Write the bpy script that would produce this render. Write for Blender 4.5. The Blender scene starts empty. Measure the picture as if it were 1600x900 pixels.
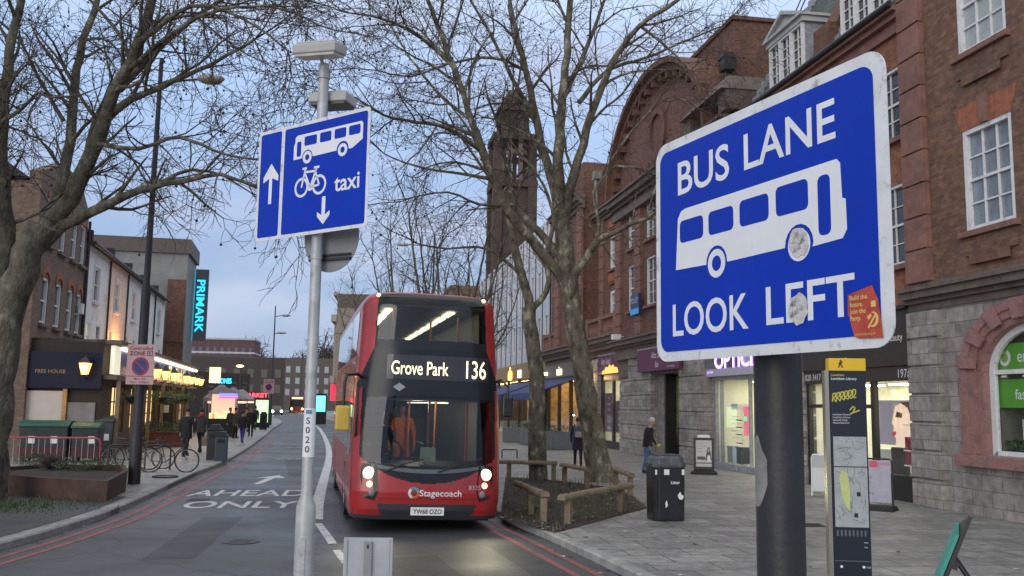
import bpy, bmesh, math, random
from mathutils import Matrix, Vector
R_ = math.radians
random.seed(7)
scene = bpy.context.scene
COL = scene.collection

# ------------------------------------------------------------------ camera
CAM_H, FOC = 2.25, 1450.0
PITCH, ROLL = math.atan(182 / 1450), R_(0.83)
cam_data = bpy.data.cameras.new('camera')
cam_data.sensor_width = 36.0
cam_data.lens = 36.0 * FOC / 1600
cam_data.clip_start, cam_data.clip_end = 0.1, 3000
cam = bpy.data.objects.new('camera', cam_data)
COL.objects.link(cam)
CAM_R = Matrix.Rotation(math.pi / 2 + PITCH, 3, 'X') @ Matrix.Rotation(ROLL, 3, 'Z')
cam.matrix_world = Matrix.Translation((0, 0, CAM_H)) @ CAM_R.to_4x4()
scene.camera = cam

# ------------------------------------------------------------------ sky, sun, exposure
SUN_EL, SUN_AZ = R_(14), R_(205)          # low in the south-west, behind the camera
world = bpy.data.worlds.new('World')
scene.world = world
world.use_nodes = True
wn, wl = world.node_tree.nodes, world.node_tree.links
wn.clear()
w_out = wn.new('ShaderNodeOutputWorld')
w_bg = wn.new('ShaderNodeBackground')
w_sky = wn.new('ShaderNodeTexSky')
w_sky.sky_type = 'NISHITA'
w_sky.sun_disc = False
w_sky.sun_elevation = SUN_EL
w_sky.sun_rotation = SUN_AZ
w_bg.inputs['Strength'].default_value = 0.1
w_tc = wn.new('ShaderNodeTexCoord')
w_sep = wn.new('ShaderNodeSeparateXYZ')
wl.new(w_tc.outputs['Generated'], w_sep.inputs[0])
w_ramp = wn.new('ShaderNodeValToRGB')      # dusk blue low down; unseen overhead brightened and neutral to light the ground
wl.new(w_sep.outputs['Z'], w_ramp.inputs['Fac'])
e = w_ramp.color_ramp.elements
e[0].position, e[0].color = 0.0, (2.6, 3.3, 5.0, 1)
e[1].position, e[1].color = 0.16, (2.6, 3.5, 5.4, 1)
for p, c in ((0.34, (3.7, 5.1, 7.6, 1)), (0.55, (7.6, 8.2, 8.8, 1)), (1.0, (11.5, 11.2, 10.2, 1))):
    q = e.new(p)
    q.color = c
w_map = wn.new('ShaderNodeMapping')
w_map.inputs['Scale'].default_value = (1.0, 1.0, 3.2)
w_map.inputs['Location'].default_value = (0.35, 0.2, 0.1)
wl.new(w_tc.outputs['Generated'], w_map.inputs[0])
w_n = wn.new('ShaderNodeTexNoise')
w_n.inputs['Scale'].default_value = 3.4
w_n.inputs['Detail'].default_value = 5
w_n.inputs['Roughness'].default_value = 0.52
wl.new(w_map.outputs[0], w_n.inputs['Vector'])
w_cr = wn.new('ShaderNodeValToRGB')
wl.new(w_n.outputs['Fac'], w_cr.inputs['Fac'])
w_cr.color_ramp.elements[0].position, w_cr.color_ramp.elements[0].color = 0.45, (0, 0, 0, 1)
w_cr.color_ramp.elements[1].position, w_cr.color_ramp.elements[1].color = 0.64, (1, 1, 1, 1)
w_cl = wn.new('ShaderNodeMixRGB')          # grey-violet cloud sheets over it
w_cl.inputs['Color2'].default_value = (4.2, 4.6, 6.1, 1)
w_cm = wn.new('ShaderNodeMath')
w_cm.operation = 'MULTIPLY'
w_cm.inputs[1].default_value = 0.75
wl.new(w_cr.outputs['Color'], w_cm.inputs[0])
wl.new(w_cm.outputs[0], w_cl.inputs['Fac'])
wl.new(w_ramp.outputs['Color'], w_cl.inputs['Color1'])
w_mx = wn.new('ShaderNodeMixRGB')
w_mx.inputs['Fac'].default_value = 0.85
wl.new(w_sky.outputs['Color'], w_mx.inputs['Color1'])
wl.new(w_cl.outputs['Color'], w_mx.inputs['Color2'])
wl.new(w_mx.outputs['Color'], w_bg.inputs['Color'])
wl.new(w_bg.outputs[0], w_out.inputs[0])

sun_d = bpy.data.lights.new('sun', 'SUN')
sun_d.energy = 0.9
sun_d.angle = R_(40)
sun_d.color = (1.0, 0.93, 0.86)
sun = bpy.data.objects.new('sun', sun_d)
COL.objects.link(sun)
_d = Vector((math.sin(SUN_AZ) * math.cos(SUN_EL), math.cos(SUN_AZ) * math.cos(SUN_EL), math.sin(SUN_EL)))
sun.rotation_euler = _d.to_track_quat('Z', 'Y').to_euler()
scene.view_settings.view_transform = 'Standard'
scene.view_settings.look = 'None'
scene.view_settings.gamma = 1
scene.view_settings.exposure = 0.55
scene.view_settings.use_curve_mapping = False
scene.cycles.use_denoising = True
scene.cycles.max_bounces = 8
scene.cycles.transparent_max_bounces = 24
scene.cycles.sample_clamp_indirect = 4

# ------------------------------------------------------------------ helpers
def at(u, v, Y):
    """world point at distance Y along the street, seen at pixel (u, v) of the 1600x900 photograph"""
    d = CAM_R @ Vector(((u - 800) / FOC, -(v - 450) / FOC, -1))
    return Vector((0, 0, CAM_H)) + d * (Y / d.y)

def ground_at(u, v, z=0.12):
    d = CAM_R @ Vector(((u - 800) / FOC, -(v - 450) / FOC, -1))
    return Vector((0, 0, CAM_H)) + d * ((z - CAM_H) / d.z)

def T3(x=0, y=0, z=0, rz=0):
    return Matrix.Translation((x, y, z)) @ Matrix.Rotation(rz, 4, 'Z')

def frame_from(origin, ax, up=Vector((0, 0, 1))):
    """4x4: local x = ax, local z = up, local y = z cross x (away from the viewer)"""
    ax = Vector(ax).normalized()
    y = Vector(up).cross(ax).normalized()
    z = ax.cross(y)
    m = Matrix((ax, y, z)).transposed().to_4x4()
    m.translation = Vector(origin)
    return m

_txt = {}
def text_geo(s, bold=0.0, spacing=1.0):
    key = (s, bold, spacing)
    if key not in _txt:
        cu = bpy.data.curves.new('lettering', 'FONT')
        cu.body = s
        cu.size = 1
        cu.offset = bold
        cu.resolution_u = 4
        cu.space_character = spacing
        cu.fill_mode = 'FRONT'
        ob = bpy.data.objects.new('lettering', cu)
        me = ob.to_mesh()
        vs = [v.co.copy() for v in me.vertices]
        fs = [tuple(p.vertices) for p in me.polygons]
        ob.to_mesh_clear()
        bpy.data.objects.remove(ob)
        bpy.data.curves.remove(cu)
        xs = [v.x for v in vs]
        ys = [v.y for v in vs]
        _txt[key] = (vs, fs, min(xs), max(xs), min(ys), max(ys))
    return _txt[key]

class MB:
    def __init__(self, T=None):
        self.v, self.f, self.m, self.s = [], [], [], []
        self.T = T
        self.cuts = [(0, 0)]
    def add(self, vs, fs, m=0, T=None, smooth=False):
        b = len(self.v)
        if T is not None:
            vs = [T @ Vector(p) for p in vs]
        if self.T is not None:
            vs = [self.T @ Vector(p) for p in vs]
        self.v.extend([tuple(p) for p in vs])
        for q in fs:
            self.f.append(tuple(i + b for i in q))
            self.m.append(m)
            self.s.append(smooth)
        return self
    def box(self, x0, x1, y0, y1, z0, z1, m=0, T=None):
        vs = [(x, y, z) for z in (z0, z1) for y in (y0, y1) for x in (x0, x1)]
        fs = [(0, 2, 3, 1), (4, 5, 7, 6), (0, 1, 5, 4), (2, 6, 7, 3), (0, 4, 6, 2), (1, 3, 7, 5)]
        return self.add(vs, fs, m, T)
    def hexa(self, lo, hi, m=0, T=None):
        """lo, hi: four points each, same winding"""
        fs = [(3, 2, 1, 0), (4, 5, 6, 7)] + [(i, (i + 1) % 4, 4 + (i + 1) % 4, 4 + i) for i in range(4)]
        return self.add(list(lo) + list(hi), fs, m, T)
    def quad(self, a, b, c, d, m=0, T=None):
        return self.add([a, b, c, d], [(0, 1, 2, 3)], m, T)
    def cyl(self, p, q, r0, r1=None, n=10, m=0, T=None, smooth=True, cap=True):
        return self.tube([p, q], [r0, r0 if r1 is None else r1], n, m, T, smooth, cap)
    def tube(self, pts, rs, n=8, m=0, T=None, smooth=True, cap=True):
        pts = [Vector(p) for p in pts]
        if isinstance(rs, (int, float)):
            rs = [rs] * len(pts)
        vs, fs = [], []
        ref = None
        for i, p in enumerate(pts):
            d = (pts[min(i + 1, len(pts) - 1)] - pts[max(i - 1, 0)])
            if d.length < 1e-9:
                d = Vector((0, 0, 1))
            d.normalize()
            if ref is None:
                ref = Vector((0, 0, 1)) if abs(d.z) < 0.9 else Vector((1, 0, 0))
            a = d.cross(ref)
            if a.length < 1e-6:
                a = d.orthogonal()
            a.normalize()
            b = d.cross(a)
            ref = b.cross(d)
            ref = a.cross(d) * -1 if ref.length < 1e-6 else ref
            ref = -(d.cross(a))
            for k in range(n):
                t = 2 * math.pi * k / n
                vs.append(p + a * (math.cos(t) * rs[i]) + b * (math.sin(t) * rs[i]))
        for i in range(len(pts) - 1):
            for k in range(n):
                k2 = (k + 1) % n
                fs.append((i * n + k, i * n + k2, (i + 1) * n + k2, (i + 1) * n + k))
        self.add(vs, fs, m, T, smooth)
        if cap and n > 3:
            L = len(pts) - 1
            self.add(vs[:n][::-1], [tuple(range(n))], m, T)
            self.add(vs[L * n:], [tuple(range(n))], m, T)
        return self
    def prism(self, poly, y0, y1, m=0, T=None, side=None):
        """polygon in local x,z; front face at y0 (towards -y), back at y1"""
        n = len(poly)
        area = sum(poly[i][0] * poly[(i + 1) % n][1] - poly[(i + 1) % n][0] * poly[i][1] for i in range(n))
        if area < 0:
            poly = poly[::-1]
        vs = [(x, y0, z) for x, z in poly] + [(x, y1, z) for x, z in poly]
        self.add(vs, [tuple(range(n)), tuple(range(2 * n - 1, n - 1, -1))], m, T)
        self.add(vs, [(i, n + i, n + (i + 1) % n, (i + 1) % n) for i in range(n)], m if side is None else side, T)
        return self
    def ring(self, outer, inner, y0, y1, m=0, T=None):
        """band between two outlines of equal length (open or closed strip) in x,z"""
        n = len(outer)
        for i in range(n - 1):
            a, b, c, d = outer[i], outer[i + 1], inner[i + 1], inner[i]
            self.prism([a, b, c, d], y0, y1, m, T)
        return self
    def lathe(self, prof, n=16, m=0, T=None, smooth=True):
        vs, fs = [], []
        for r, z in prof:
            for k in range(n):
                t = 2 * math.pi * k / n
                vs.append((r * math.cos(t), r * math.sin(t), z))
        for i in range(len(prof) - 1):
            for k in range(n):
                k2 = (k + 1) % n
                fs.append((i * n + k, i * n + k2, (i + 1) * n + k2, (i + 1) * n + k))
        return self.add(vs, fs, m, T, smooth)
    def ball(self, c, r, n=8, m=0, T=None, sx=1, sy=1, sz=1):
        prof = [(math.sin(math.pi * i / n), -math.cos(math.pi * i / n)) for i in range(n + 1)]
        vs, fs = [], []
        k_ = 2 * n
        for pr, pz in prof:
            for k in range(k_):
                t = 2 * math.pi * k / k_
                vs.append((c[0] + r * sx * pr * math.cos(t), c[1] + r * sy * pr * math.sin(t), c[2] + r * sz * pz))
        for i in range(n):
            for k in range(k_):
                fs.append((i * k_ + k, i * k_ + (k + 1) % k_, (i + 1) * k_ + (k + 1) % k_, (i + 1) * k_ + k))
        return self.add(vs, fs, m, T, True)
    def text(self, s, cx, cz, h, y, m=0, T=None, bold=0.0, width=None, align='C', depth=0, spacing=1.0, capital=None):
        """lettering in the x,z plane facing -y; h is the height of its capitals"""
        vs, fs, x0, x1, y0, y1 = text_geo(s, bold, spacing)
        cap = 0.70
        k = h / cap
        kx = k if width is None else width / (x1 - x0)
        off = {'C': (x0 + x1) / 2, 'L': x0, 'R': x1}[align]
        P = [(cx + (p.x - off) * kx, y, cz + (p.y - cap / 2) * k) for p in vs]
        # to_mesh fronts face +Z in text space; in x,z they must face -y
        self.add(P, fs, m, T)
        return self
    def next(self):
        """what follows is another piece: an object of its own"""
        if self.cuts[-1] != (len(self.v), len(self.f)):
            self.cuts.append((len(self.v), len(self.f)))
    def build(self, name, mats, parent=None, bevel=0, seg=2):
        if len(self.cuts) > 1:
            self.next()
            out = None
            for (va, fa), (vb, fb) in zip(self.cuts, self.cuts[1:]):
                q = MB()
                q.v = self.v[va:vb]
                q.f = [tuple(i - va for i in f) for f in self.f[fa:fb]]
                q.m, q.s = self.m[fa:fb], self.s[fa:fb]
                out = q.build(name, mats, parent, bevel, seg)
            return out
        me = bpy.data.meshes.new(name)
        me.from_pydata(self.v, [], self.f)
        if not isinstance(mats, (list, tuple)):
            mats = [mats]
        for q in mats:
            me.materials.append(q)
        me.polygons.foreach_set('material_index', self.m)
        me.polygons.foreach_set('use_smooth', self.s)
        me.update()
        o = bpy.data.objects.new(name, me)
        COL.objects.link(o)
        if parent is not None:
            o.parent = parent
        if bevel:
            b = o.modifiers.new('bevel', 'BEVEL')
            b.width = bevel
            b.segments = seg
            b.limit_method = 'ANGLE'
            b.angle_limit = R_(40)
        return o

def empty(name, loc=(0, 0, 0), rz=0.0):
    o = bpy.data.objects.new(name, None)
    o.location = loc
    o.rotation_euler = (0, 0, rz)
    o.empty_display_size = 0.2
    COL.objects.link(o)
    return o

def tag(o, label, cat, group=None):
    o['label'] = label
    o['category'] = cat
    if group:
        o['group'] = group
    return o

def thing(name, label, cat, loc=(0, 0, 0), rz=0.0, group=None):
    return tag(empty(name, loc, rz), label, cat, group)

def struct(o):
    o['kind'] = 'structure'
    return o

def stuff(o):
    o['kind'] = 'stuff'
    return o

def copy_tree(o, parent=None):
    c = o.copy()
    COL.objects.link(c)
    if parent is not None:
        c.parent = parent
    for ch in [q for q in COL.objects if q.parent is o]:
        copy_tree(ch, c)
    return c

def rrect(x0, x1, z0, z1, r, n=5):
    pts = []
    for cx, cz, a in ((x1 - r, z1 - r, 0), (x0 + r, z1 - r, 90), (x0 + r, z0 + r, 180), (x1 - r, z0 + r, 270)):
        for i in range(n + 1):
            t = R_(a + 90 * i / n)
            pts.append((cx + r * math.cos(t), cz + r * math.sin(t)))
    return pts

def circle(cx, cz, r, n=24, rz=None):
    return [(cx + r * math.cos(2 * math.pi * i / n), cz + (rz or r) * math.sin(2 * math.pi * i / n)) for i in range(n)]

# ------------------------------------------------------------------ materials
def srgb(r, g, b):
    f = lambda c: c / 12.92 if c <= 0.04045 else ((c + 0.055) / 1.055) ** 2.4
    return (f(r / 255), f(g / 255), f(b / 255))

def new_mat(name):
    m = bpy.data.materials.new(name)
    m.use_nodes = True
    nt = m.node_tree
    return m, nt.nodes, nt.links, nt.nodes['Principled BSDF']

def coords(n, l, scale=(1, 1, 1)):
    tc = n.new('ShaderNodeTexCoord')
    mp = n.new('ShaderNodeMapping')
    mp.inputs['Scale'].default_value = scale
    l.new(tc.outputs['Object'], mp.inputs[0])
    return mp.outputs[0]

def mat(name, col, rough=0.6, metal=0.0, vary=0.25, vscale=3.0, bump=0.0, bscale=30.0, emit=0.0, ecol=None, spec=0.5, coat=0.0, stretch=(1, 1, 1), dirt=None, dscale=1.5, dlo=0.55, dhi=0.7):
    m, n, l, b = new_mat(name)
    c = col
    b.inputs['Roughness'].default_value = rough
    b.inputs['Metallic'].default_value = metal
    b.inputs['Specular IOR Level'].default_value = spec
    b.inputs['Coat Weight'].default_value = coat
    b.inputs['Base Color'].default_value = (*c, 1)
    vec = None
    last = None
    if vary:
        vec = coords(n, l, stretch)
        t = n.new('ShaderNodeTexNoise')
        t.inputs['Scale'].default_value = vscale
        t.inputs['Detail'].default_value = 6
        t.inputs['Roughness'].default_value = 0.6
        l.new(vec, t.inputs['Vector'])
        r = n.new('ShaderNodeValToRGB')
        r.color_ramp.elements[0].position = 0.3
        r.color_ramp.elements[1].position = 0.7
        r.color_ramp.elements[0].color = (*[q * (1 - vary) for q in c], 1)
        r.color_ramp.elements[1].color = (*[min(1, q * (1 + vary)) for q in c], 1)
        l.new(t.outputs['Fac'], r.inputs['Fac'])
        last = r.outputs['Color']
    if dirt is not None:
        vec = vec or coords(n, l)
        t = n.new('ShaderNodeTexNoise')
        t.inputs['Scale'].default_value = dscale
        t.inputs['Detail'].default_value = 8
        t.inputs['Roughness'].default_value = 0.7
        l.new(vec, t.inputs['Vector'])
        r = n.new('ShaderNodeValToRGB')
        r.color_ramp.elements[0].position = dlo
        r.color_ramp.elements[1].position = dhi
        l.new(t.outputs['Fac'], r.inputs['Fac'])
        mx = n.new('ShaderNodeMixRGB')
        l.new(r.outputs['Color'], mx.inputs['Fac'])
        if last:
            l.new(last, mx.inputs['Color1'])
        else:
            mx.inputs['Color1'].default_value = (*c, 1)
        mx.inputs['Color2'].default_value = (*dirt, 1)
        last = mx.outputs['Color']
    if last:
        l.new(last, b.inputs['Base Color'])
    if bump:
        vec = vec or coords(n, l)
        t = n.new('ShaderNodeTexNoise')
        t.inputs['Scale'].default_value = bscale
        t.inputs['Detail'].default_value = 5
        l.new(vec, t.inputs['Vector'])
        bp = n.new('ShaderNodeBump')
        bp.inputs['Strength'].default_value = bump
        bp.inputs['Distance'].default_value = 0.02
        l.new(t.outputs['Fac'], bp.inputs['Height'])
        l.new(bp.outputs[0], b.inputs['Normal'])
    if emit:
        b.inputs['Emission Color'].default_value = (*(ecol or col), 1)
        b.inputs['Emission Strength'].default_value = emit
    return m

def brick_mat(name, c1, c2, mortar, bw=0.225, bh=0.075, ms=0.008, rough=0.85, plane='wall', bump=0.6, grime=(0.02, 0.018, 0.017), gamt=0.35, offset=0.5):
    m, n, l, b = new_mat(name)
    tc = n.new('ShaderNodeTexCoord')
    sp = n.new('ShaderNodeSeparateXYZ')
    l.new(tc.outputs['Object'], sp.inputs[0])
    cb = n.new('ShaderNodeCombineXYZ')
    if plane == 'wall':
        ad = n.new('ShaderNodeMath')
        ad.operation = 'ADD'
        l.new(sp.outputs['X'], ad.inputs[0])
        l.new(sp.outputs['Y'], ad.inputs[1])
        l.new(ad.outputs[0], cb.inputs['X'])
        l.new(sp.outputs['Z'], cb.inputs['Y'])
    else:
        l.new(sp.outputs['X'], cb.inputs['X'])
        l.new(sp.outputs['Y'], cb.inputs['Y'])
    t = n.new('ShaderNodeTexBrick')
    t.offset = offset
    t.inputs['Scale'].default_value = 1
    t.inputs['Brick Width'].default_value = bw
    t.inputs['Row Height'].default_value = bh
    t.inputs['Mortar Size'].default_value = ms
    t.inputs['Mortar Smooth'].default_value = 0.2
    t.inputs['Bias'].default_value = 0.0
    t.inputs['Color1'].default_value = (*c1, 1)
    t.inputs['Color2'].default_value = (*c2, 1)
    t.inputs['Mortar'].default_value = (*mortar, 1)
    l.new(cb.outputs[0], t.inputs['Vector'])
    ns = n.new('ShaderNodeTexNoise')
    ns.inputs['Scale'].default_value = 0.9
    ns.inputs['Detail'].default_value = 9
    ns.inputs['Roughness'].default_value = 0.65
    l.new(tc.outputs['Object'], ns.inputs['Vector'])
    r = n.new('ShaderNodeValToRGB')
    r.color_ramp.elements[0].position = 0.42
    r.color_ramp.elements[1].position = 0.75
    r.color_ramp.elements[1].color = (gamt, gamt, gamt, 1)
    l.new(ns.outputs['Fac'], r.inputs['Fac'])
    mx = n.new('ShaderNodeMixRGB')
    l.new(r.outputs['Color'], mx.inputs['Fac'])
    l.new(t.outputs['Color'], mx.inputs['Color1'])
    mx.inputs['Color2'].default_value = (*grime, 1)
    n2 = n.new('ShaderNodeTexNoise')
    n2.inputs['Scale'].default_value = 6
    n2.inputs['Detail'].default_value = 4
    l.new(tc.outputs['Object'], n2.inputs['Vector'])
    hs = n.new('ShaderNodeHueSaturation')
    mr = n.new('ShaderNodeMapRange')
    mr.inputs['From Min'].default_value, mr.inputs['From Max'].default_value = 0.3, 0.7
    mr.inputs['To Min'].default_value, mr.inputs['To Max'].default_value = 0.75, 1.25
    l.new(n2.outputs['Fac'], mr.inputs['Value'])
    l.new(mr.outputs[0], hs.inputs['Value'])
    l.new(mx.outputs['Color'], hs.inputs['Color'])
    l.new(hs.outputs['Color'], b.inputs['Base Color'])
    b.inputs['Roughness'].default_value = rough
    if bump:
        bp = n.new('ShaderNodeBump')
        bp.inputs['Strength'].default_value = bump
        bp.inputs['Distance'].default_value = 0.01
        bp.invert = True
        l.new(t.outputs['Fac'], bp.inputs['Height'])
        l.new(bp.outputs[0], b.inputs['Normal'])
    return m

def glass_mat(name, tint=(0.9, 0.95, 0.95), refl=0.06, rough=0.02, rcol=(0.9, 0.95, 1)):
    m, n, l, b = new_mat(name)
    n.remove(b)
    out = n['Material Output']
    tr = n.new('ShaderNodeBsdfTransparent')
    tr.inputs['Color'].default_value = (*tint, 1)
    gl = n.new('ShaderNodeBsdfGlossy')
    gl.inputs['Roughness'].default_value = rough
    gl.inputs['Color'].default_value = (*rcol, 1)
    lw = n.new('ShaderNodeLayerWeight')
    pw = n.new('ShaderNodeMath')
    pw.operation = 'POWER'
    pw.inputs[1].default_value = 4.0
    l.new(lw.outputs['Facing'], pw.inputs[0])
    ad = n.new('ShaderNodeMath')
    ad.operation = 'MULTIPLY_ADD'
    ad.use_clamp = True
    ad.inputs[1].default_value = 0.8
    ad.inputs[2].default_value = refl
    l.new(pw.outputs[0], ad.inputs[0])
    mx = n.new('ShaderNodeMixShader')
    l.new(ad.outputs[0], mx.inputs['Fac'])
    l.new(tr.outputs[0], mx.inputs[1])
    l.new(gl.outputs[0], mx.inputs[2])
    l.new(mx.outputs[0], out.inputs['Surface'])
    return m

def glow(name, col, k):
    m, n, l, b = new_mat(name)
    b.inputs['Base Color'].default_value = (*[min(0.8, q) for q in col], 1)
    b.inputs['Emission Color'].default_value = (*col, 1)
    b.inputs['Emission Strength'].default_value = k
    return m

def point_lamp(p, col, watts, r=0.08, parent=None, kind='POINT'):
    d = bpy.data.lights.new('lamp_light', kind)
    d.energy = watts
    d.color = col
    d.shadow_soft_size = r
    o = bpy.data.objects.new('lamp_light', d)
    COL.objects.link(o)
    o.location = p
    if parent is not None:
        o.parent = parent
    return o

def asphalt_mat(name, base, rough=0.55):
    m, n, l, b = new_mat(name)
    tc = n.new('ShaderNodeTexCoord')
    fine = n.new('ShaderNodeTexNoise')
    fine.inputs['Scale'].default_value = 110
    fine.inputs['Detail'].default_value = 4
    big = n.new('ShaderNodeTexNoise')
    big.inputs['Scale'].default_value = 0.35
    big.inputs['Detail'].default_value = 8
    big.inputs['Roughness'].default_value = 0.62
    for q in (fine, big):
        l.new(tc.outputs['Object'], q.inputs['Vector'])
    r = n.new('ShaderNodeValToRGB')
    r.color_ramp.elements[0].position, r.color_ramp.elements[1].position = 0.32, 0.7
    r.color_ramp.elements[0].color = (*[q * 0.72 for q in base], 1)
    r.color_ramp.elements[1].color = (*[q * 1.3 for q in base], 1)
    l.new(big.outputs['Fac'], r.inputs['Fac'])
    mx = n.new('ShaderNodeMixRGB')
    mx.blend_type = 'OVERLAY'
    mx.inputs['Fac'].default_value = 0.85
    l.new(r.outputs['Color'], mx.inputs['Color1'])
    l.new(fine.outputs['Fac'], mx.inputs['Color2'])
    cr = n.new('ShaderNodeTexVoronoi')          # hairline cracks
    cr.feature = 'DISTANCE_TO_EDGE'
    cr.inputs['Scale'].default_value = 0.55
    wv = n.new('ShaderNodeMixRGB')
    wv.inputs['Fac'].default_value = 0.35
    mdn = n.new('ShaderNodeTexNoise')
    mdn.inputs['Scale'].default_value = 1.3
    mdn.inputs['Detail'].default_value = 6
    l.new(tc.outputs['Object'], mdn.inputs['Vector'])
    l.new(tc.outputs['Object'], wv.inputs['Color1'])
    l.new(mdn.outputs['Color'], wv.inputs['Color2'])
    l.new(wv.outputs['Color'], cr.inputs['Vector'])
    ck = n.new('ShaderNodeValToRGB')
    ck.color_ramp.elements[0].position, ck.color_ramp.elements[0].color = 0.004, (0.45, 0.45, 0.45, 1)
    ck.color_ramp.elements[1].position, ck.color_ramp.elements[1].color = 0.012, (1, 1, 1, 1)
    l.new(cr.outputs['Distance'], ck.inputs['Fac'])
    mul = n.new('ShaderNodeMixRGB')
    mul.blend_type = 'MULTIPLY'
    mul.inputs['Fac'].default_value = 1
    l.new(mx.outputs['Color'], mul.inputs['Color1'])
    l.new(ck.outputs['Color'], mul.inputs['Color2'])
    l.new(mul.outputs['Color'], b.inputs['Base Color'])
    rr = n.new('ShaderNodeMapRange')
    rr.inputs['From Min'].default_value, rr.inputs['From Max'].default_value = 0.3, 0.7
    rr.inputs['To Min'].default_value, rr.inputs['To Max'].default_value = rough + 0.15, rough - 0.1
    l.new(big.outputs['Fac'], rr.inputs['Value'])
    l.new(rr.outputs[0], b.inputs['Roughness'])
    bp = n.new('ShaderNodeBump')
    bp.inputs['Strength'].default_value = 0.35
    bp.inputs['Distance'].default_value = 0.01
    l.new(fine.outputs['Fac'], bp.inputs['Height'])
    l.new(bp.outputs[0], b.inputs['Normal'])
    return m

def bark_mat(name, dark, mid, pale, pscale=4.0):
    m, n, l, b = new_mat(name)
    v1 = coords(n, l, (1, 1, 0.55))
    nz = n.new('ShaderNodeTexNoise')
    nz.inputs['Scale'].default_value = pscale
    nz.inputs['Detail'].default_value = 5
    nz.inputs['Roughness'].default_value = 0.6
    l.new(v1, nz.inputs['Vector'])
    r = n.new('ShaderNodeValToRGB')
    r.color_ramp.elements[0].position, r.color_ramp.elements[0].color = 0.36, (*dark, 1)
    r.color_ramp.elements[1].position, r.color_ramp.elements[1].color = 0.62, (*pale, 1)
    q = r.color_ramp.elements.new(0.47)
    q.color = (*mid, 1)
    q = r.color_ramp.elements.new(0.56)
    q.color = (*[c * 1.15 for c in mid], 1)
    l.new(nz.outputs['Fac'], r.inputs['Fac'])
    l.new(r.outputs['Color'], b.inputs['Base Color'])
    b.inputs['Roughness'].default_value = 0.9
    f = n.new('ShaderNodeTexNoise')
    f.inputs['Scale'].default_value = 14
    f.inputs['Detail'].default_value = 6
    l.new(v1, f.inputs['Vector'])
    bp = n.new('ShaderNodeBump')
    bp.inputs['Strength'].default_value = 1.0
    bp.inputs['Distance'].default_value = 0.06
    l.new(f.outputs['Fac'], bp.inputs['Height'])
    l.new(bp.outputs[0], b.inputs['Normal'])
    return m

M = {}
M['asphalt'] = asphalt_mat('asphalt', (0.06, 0.064, 0.07), 0.5)
M['tarmac_patch'] = asphalt_mat('dark tarmac', (0.04, 0.041, 0.045), 0.55)
M['paving'] = brick_mat('paving slabs', (0.31, 0.305, 0.29), (0.2, 0.2, 0.195), (0.085, 0.085, 0.08), 0.9, 0.6, 0.014, 0.5, 'floor', 0.3, (0.1, 0.1, 0.1), 0.75)
M['kerb'] = brick_mat('granite kerb', (0.3, 0.3, 0.3), (0.24, 0.24, 0.245), (0.1, 0.1, 0.1), 0.9, 5, 0.012, 0.7, 'floor', 0.3, (0.1, 0.1, 0.1), 0.5)
M['soil'] = mat('soil', (0.035, 0.028, 0.02), 0.95, vary=0.5, vscale=8, bump=1, bscale=20)
M['white_line'] = mat('road paint white', (0.55, 0.56, 0.57), 0.6, vary=0.12, vscale=12, dirt=(0.12, 0.12, 0.13), dscale=6, dlo=0.5, dhi=0.68)
M['worn_line'] = mat('road paint worn', (0.26, 0.27, 0.28), 0.6, vary=0.2, vscale=12, dirt=(0.07, 0.07, 0.075), dscale=7, dlo=0.42, dhi=0.62)
M['red_line'] = mat('road paint red', (0.29, 0.07, 0.065), 0.6, vary=0.25, vscale=8, dirt=(0.08, 0.065, 0.065), dscale=4, dlo=0.44, dhi=0.66)
M['grey_metal'] = mat('galvanised steel', (0.38, 0.39, 0.39), 0.5, 0.25, vary=0.2, vscale=6, dirt=(0.2, 0.2, 0.19), dscale=5)
M['back_metal'] = mat('sign back grey', (0.24, 0.25, 0.26), 0.55, 0.2, vary=0.15, vscale=4)
M['dark_pole'] = mat('dark painted steel', (0.022, 0.022, 0.026), 0.5, vary=0.3, vscale=3, bump=0.1, bscale=40)
M['black'] = mat('black paint', (0.014, 0.014, 0.016), 0.4, vary=0.3, vscale=5)
M['black_rubber'] = mat('black rubber', (0.016, 0.016, 0.017), 0.85, vary=0.2)
M['sign_blue'] = mat('sign blue', (0.0008, 0.031, 0.4), 0.45, vary=0.1, vscale=1.5, spec=0.18)
M['sign_white'] = mat('sign white', (0.72, 0.73, 0.75), 0.45, vary=0.06, vscale=5, dirt=(0.58, 0.58, 0.57), dscale=9, dlo=0.6, dhi=0.85)
M['sign_rim'] = mat('sign white rim with dirt', (0.66, 0.67, 0.68), 0.5, vary=0.1, vscale=9, dirt=(0.25, 0.24, 0.2), dscale=22, dlo=0.56, dhi=0.72)
M['lamp_grey'] = mat('lamp housing', (0.4, 0.4, 0.39), 0.5, vary=0.15)
M['lamp_lens'] = mat('lamp lens unlit', (0.5, 0.48, 0.44), 0.25, vary=0.2, vscale=8)
M['white'] = mat('white paint', (0.72, 0.73, 0.74), 0.5, vary=0.08, vscale=4)
M['frame_white'] = mat('white window paint', (0.66, 0.67, 0.68), 0.5, vary=0.1, vscale=6, dirt=(0.4, 0.4, 0.38), dscale=4)
M['brown_brick'] = brick_mat('brown brick', (0.23, 0.115, 0.068), (0.13, 0.066, 0.044), (0.12, 0.095, 0.08), grime=(0.045, 0.03, 0.025), gamt=0.5)
M['red_brick'] = brick_mat('orange red brick', (0.31, 0.125, 0.062), (0.21, 0.082, 0.044), (0.16, 0.1, 0.075), grime=(0.07, 0.03, 0.022), gamt=0.4)
M['dark_brick'] = brick_mat('sooty red brick', (0.2, 0.088, 0.054), (0.13, 0.06, 0.04), (0.1, 0.07, 0.058), grime=(0.035, 0.022, 0.019), gamt=0.5)
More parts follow.
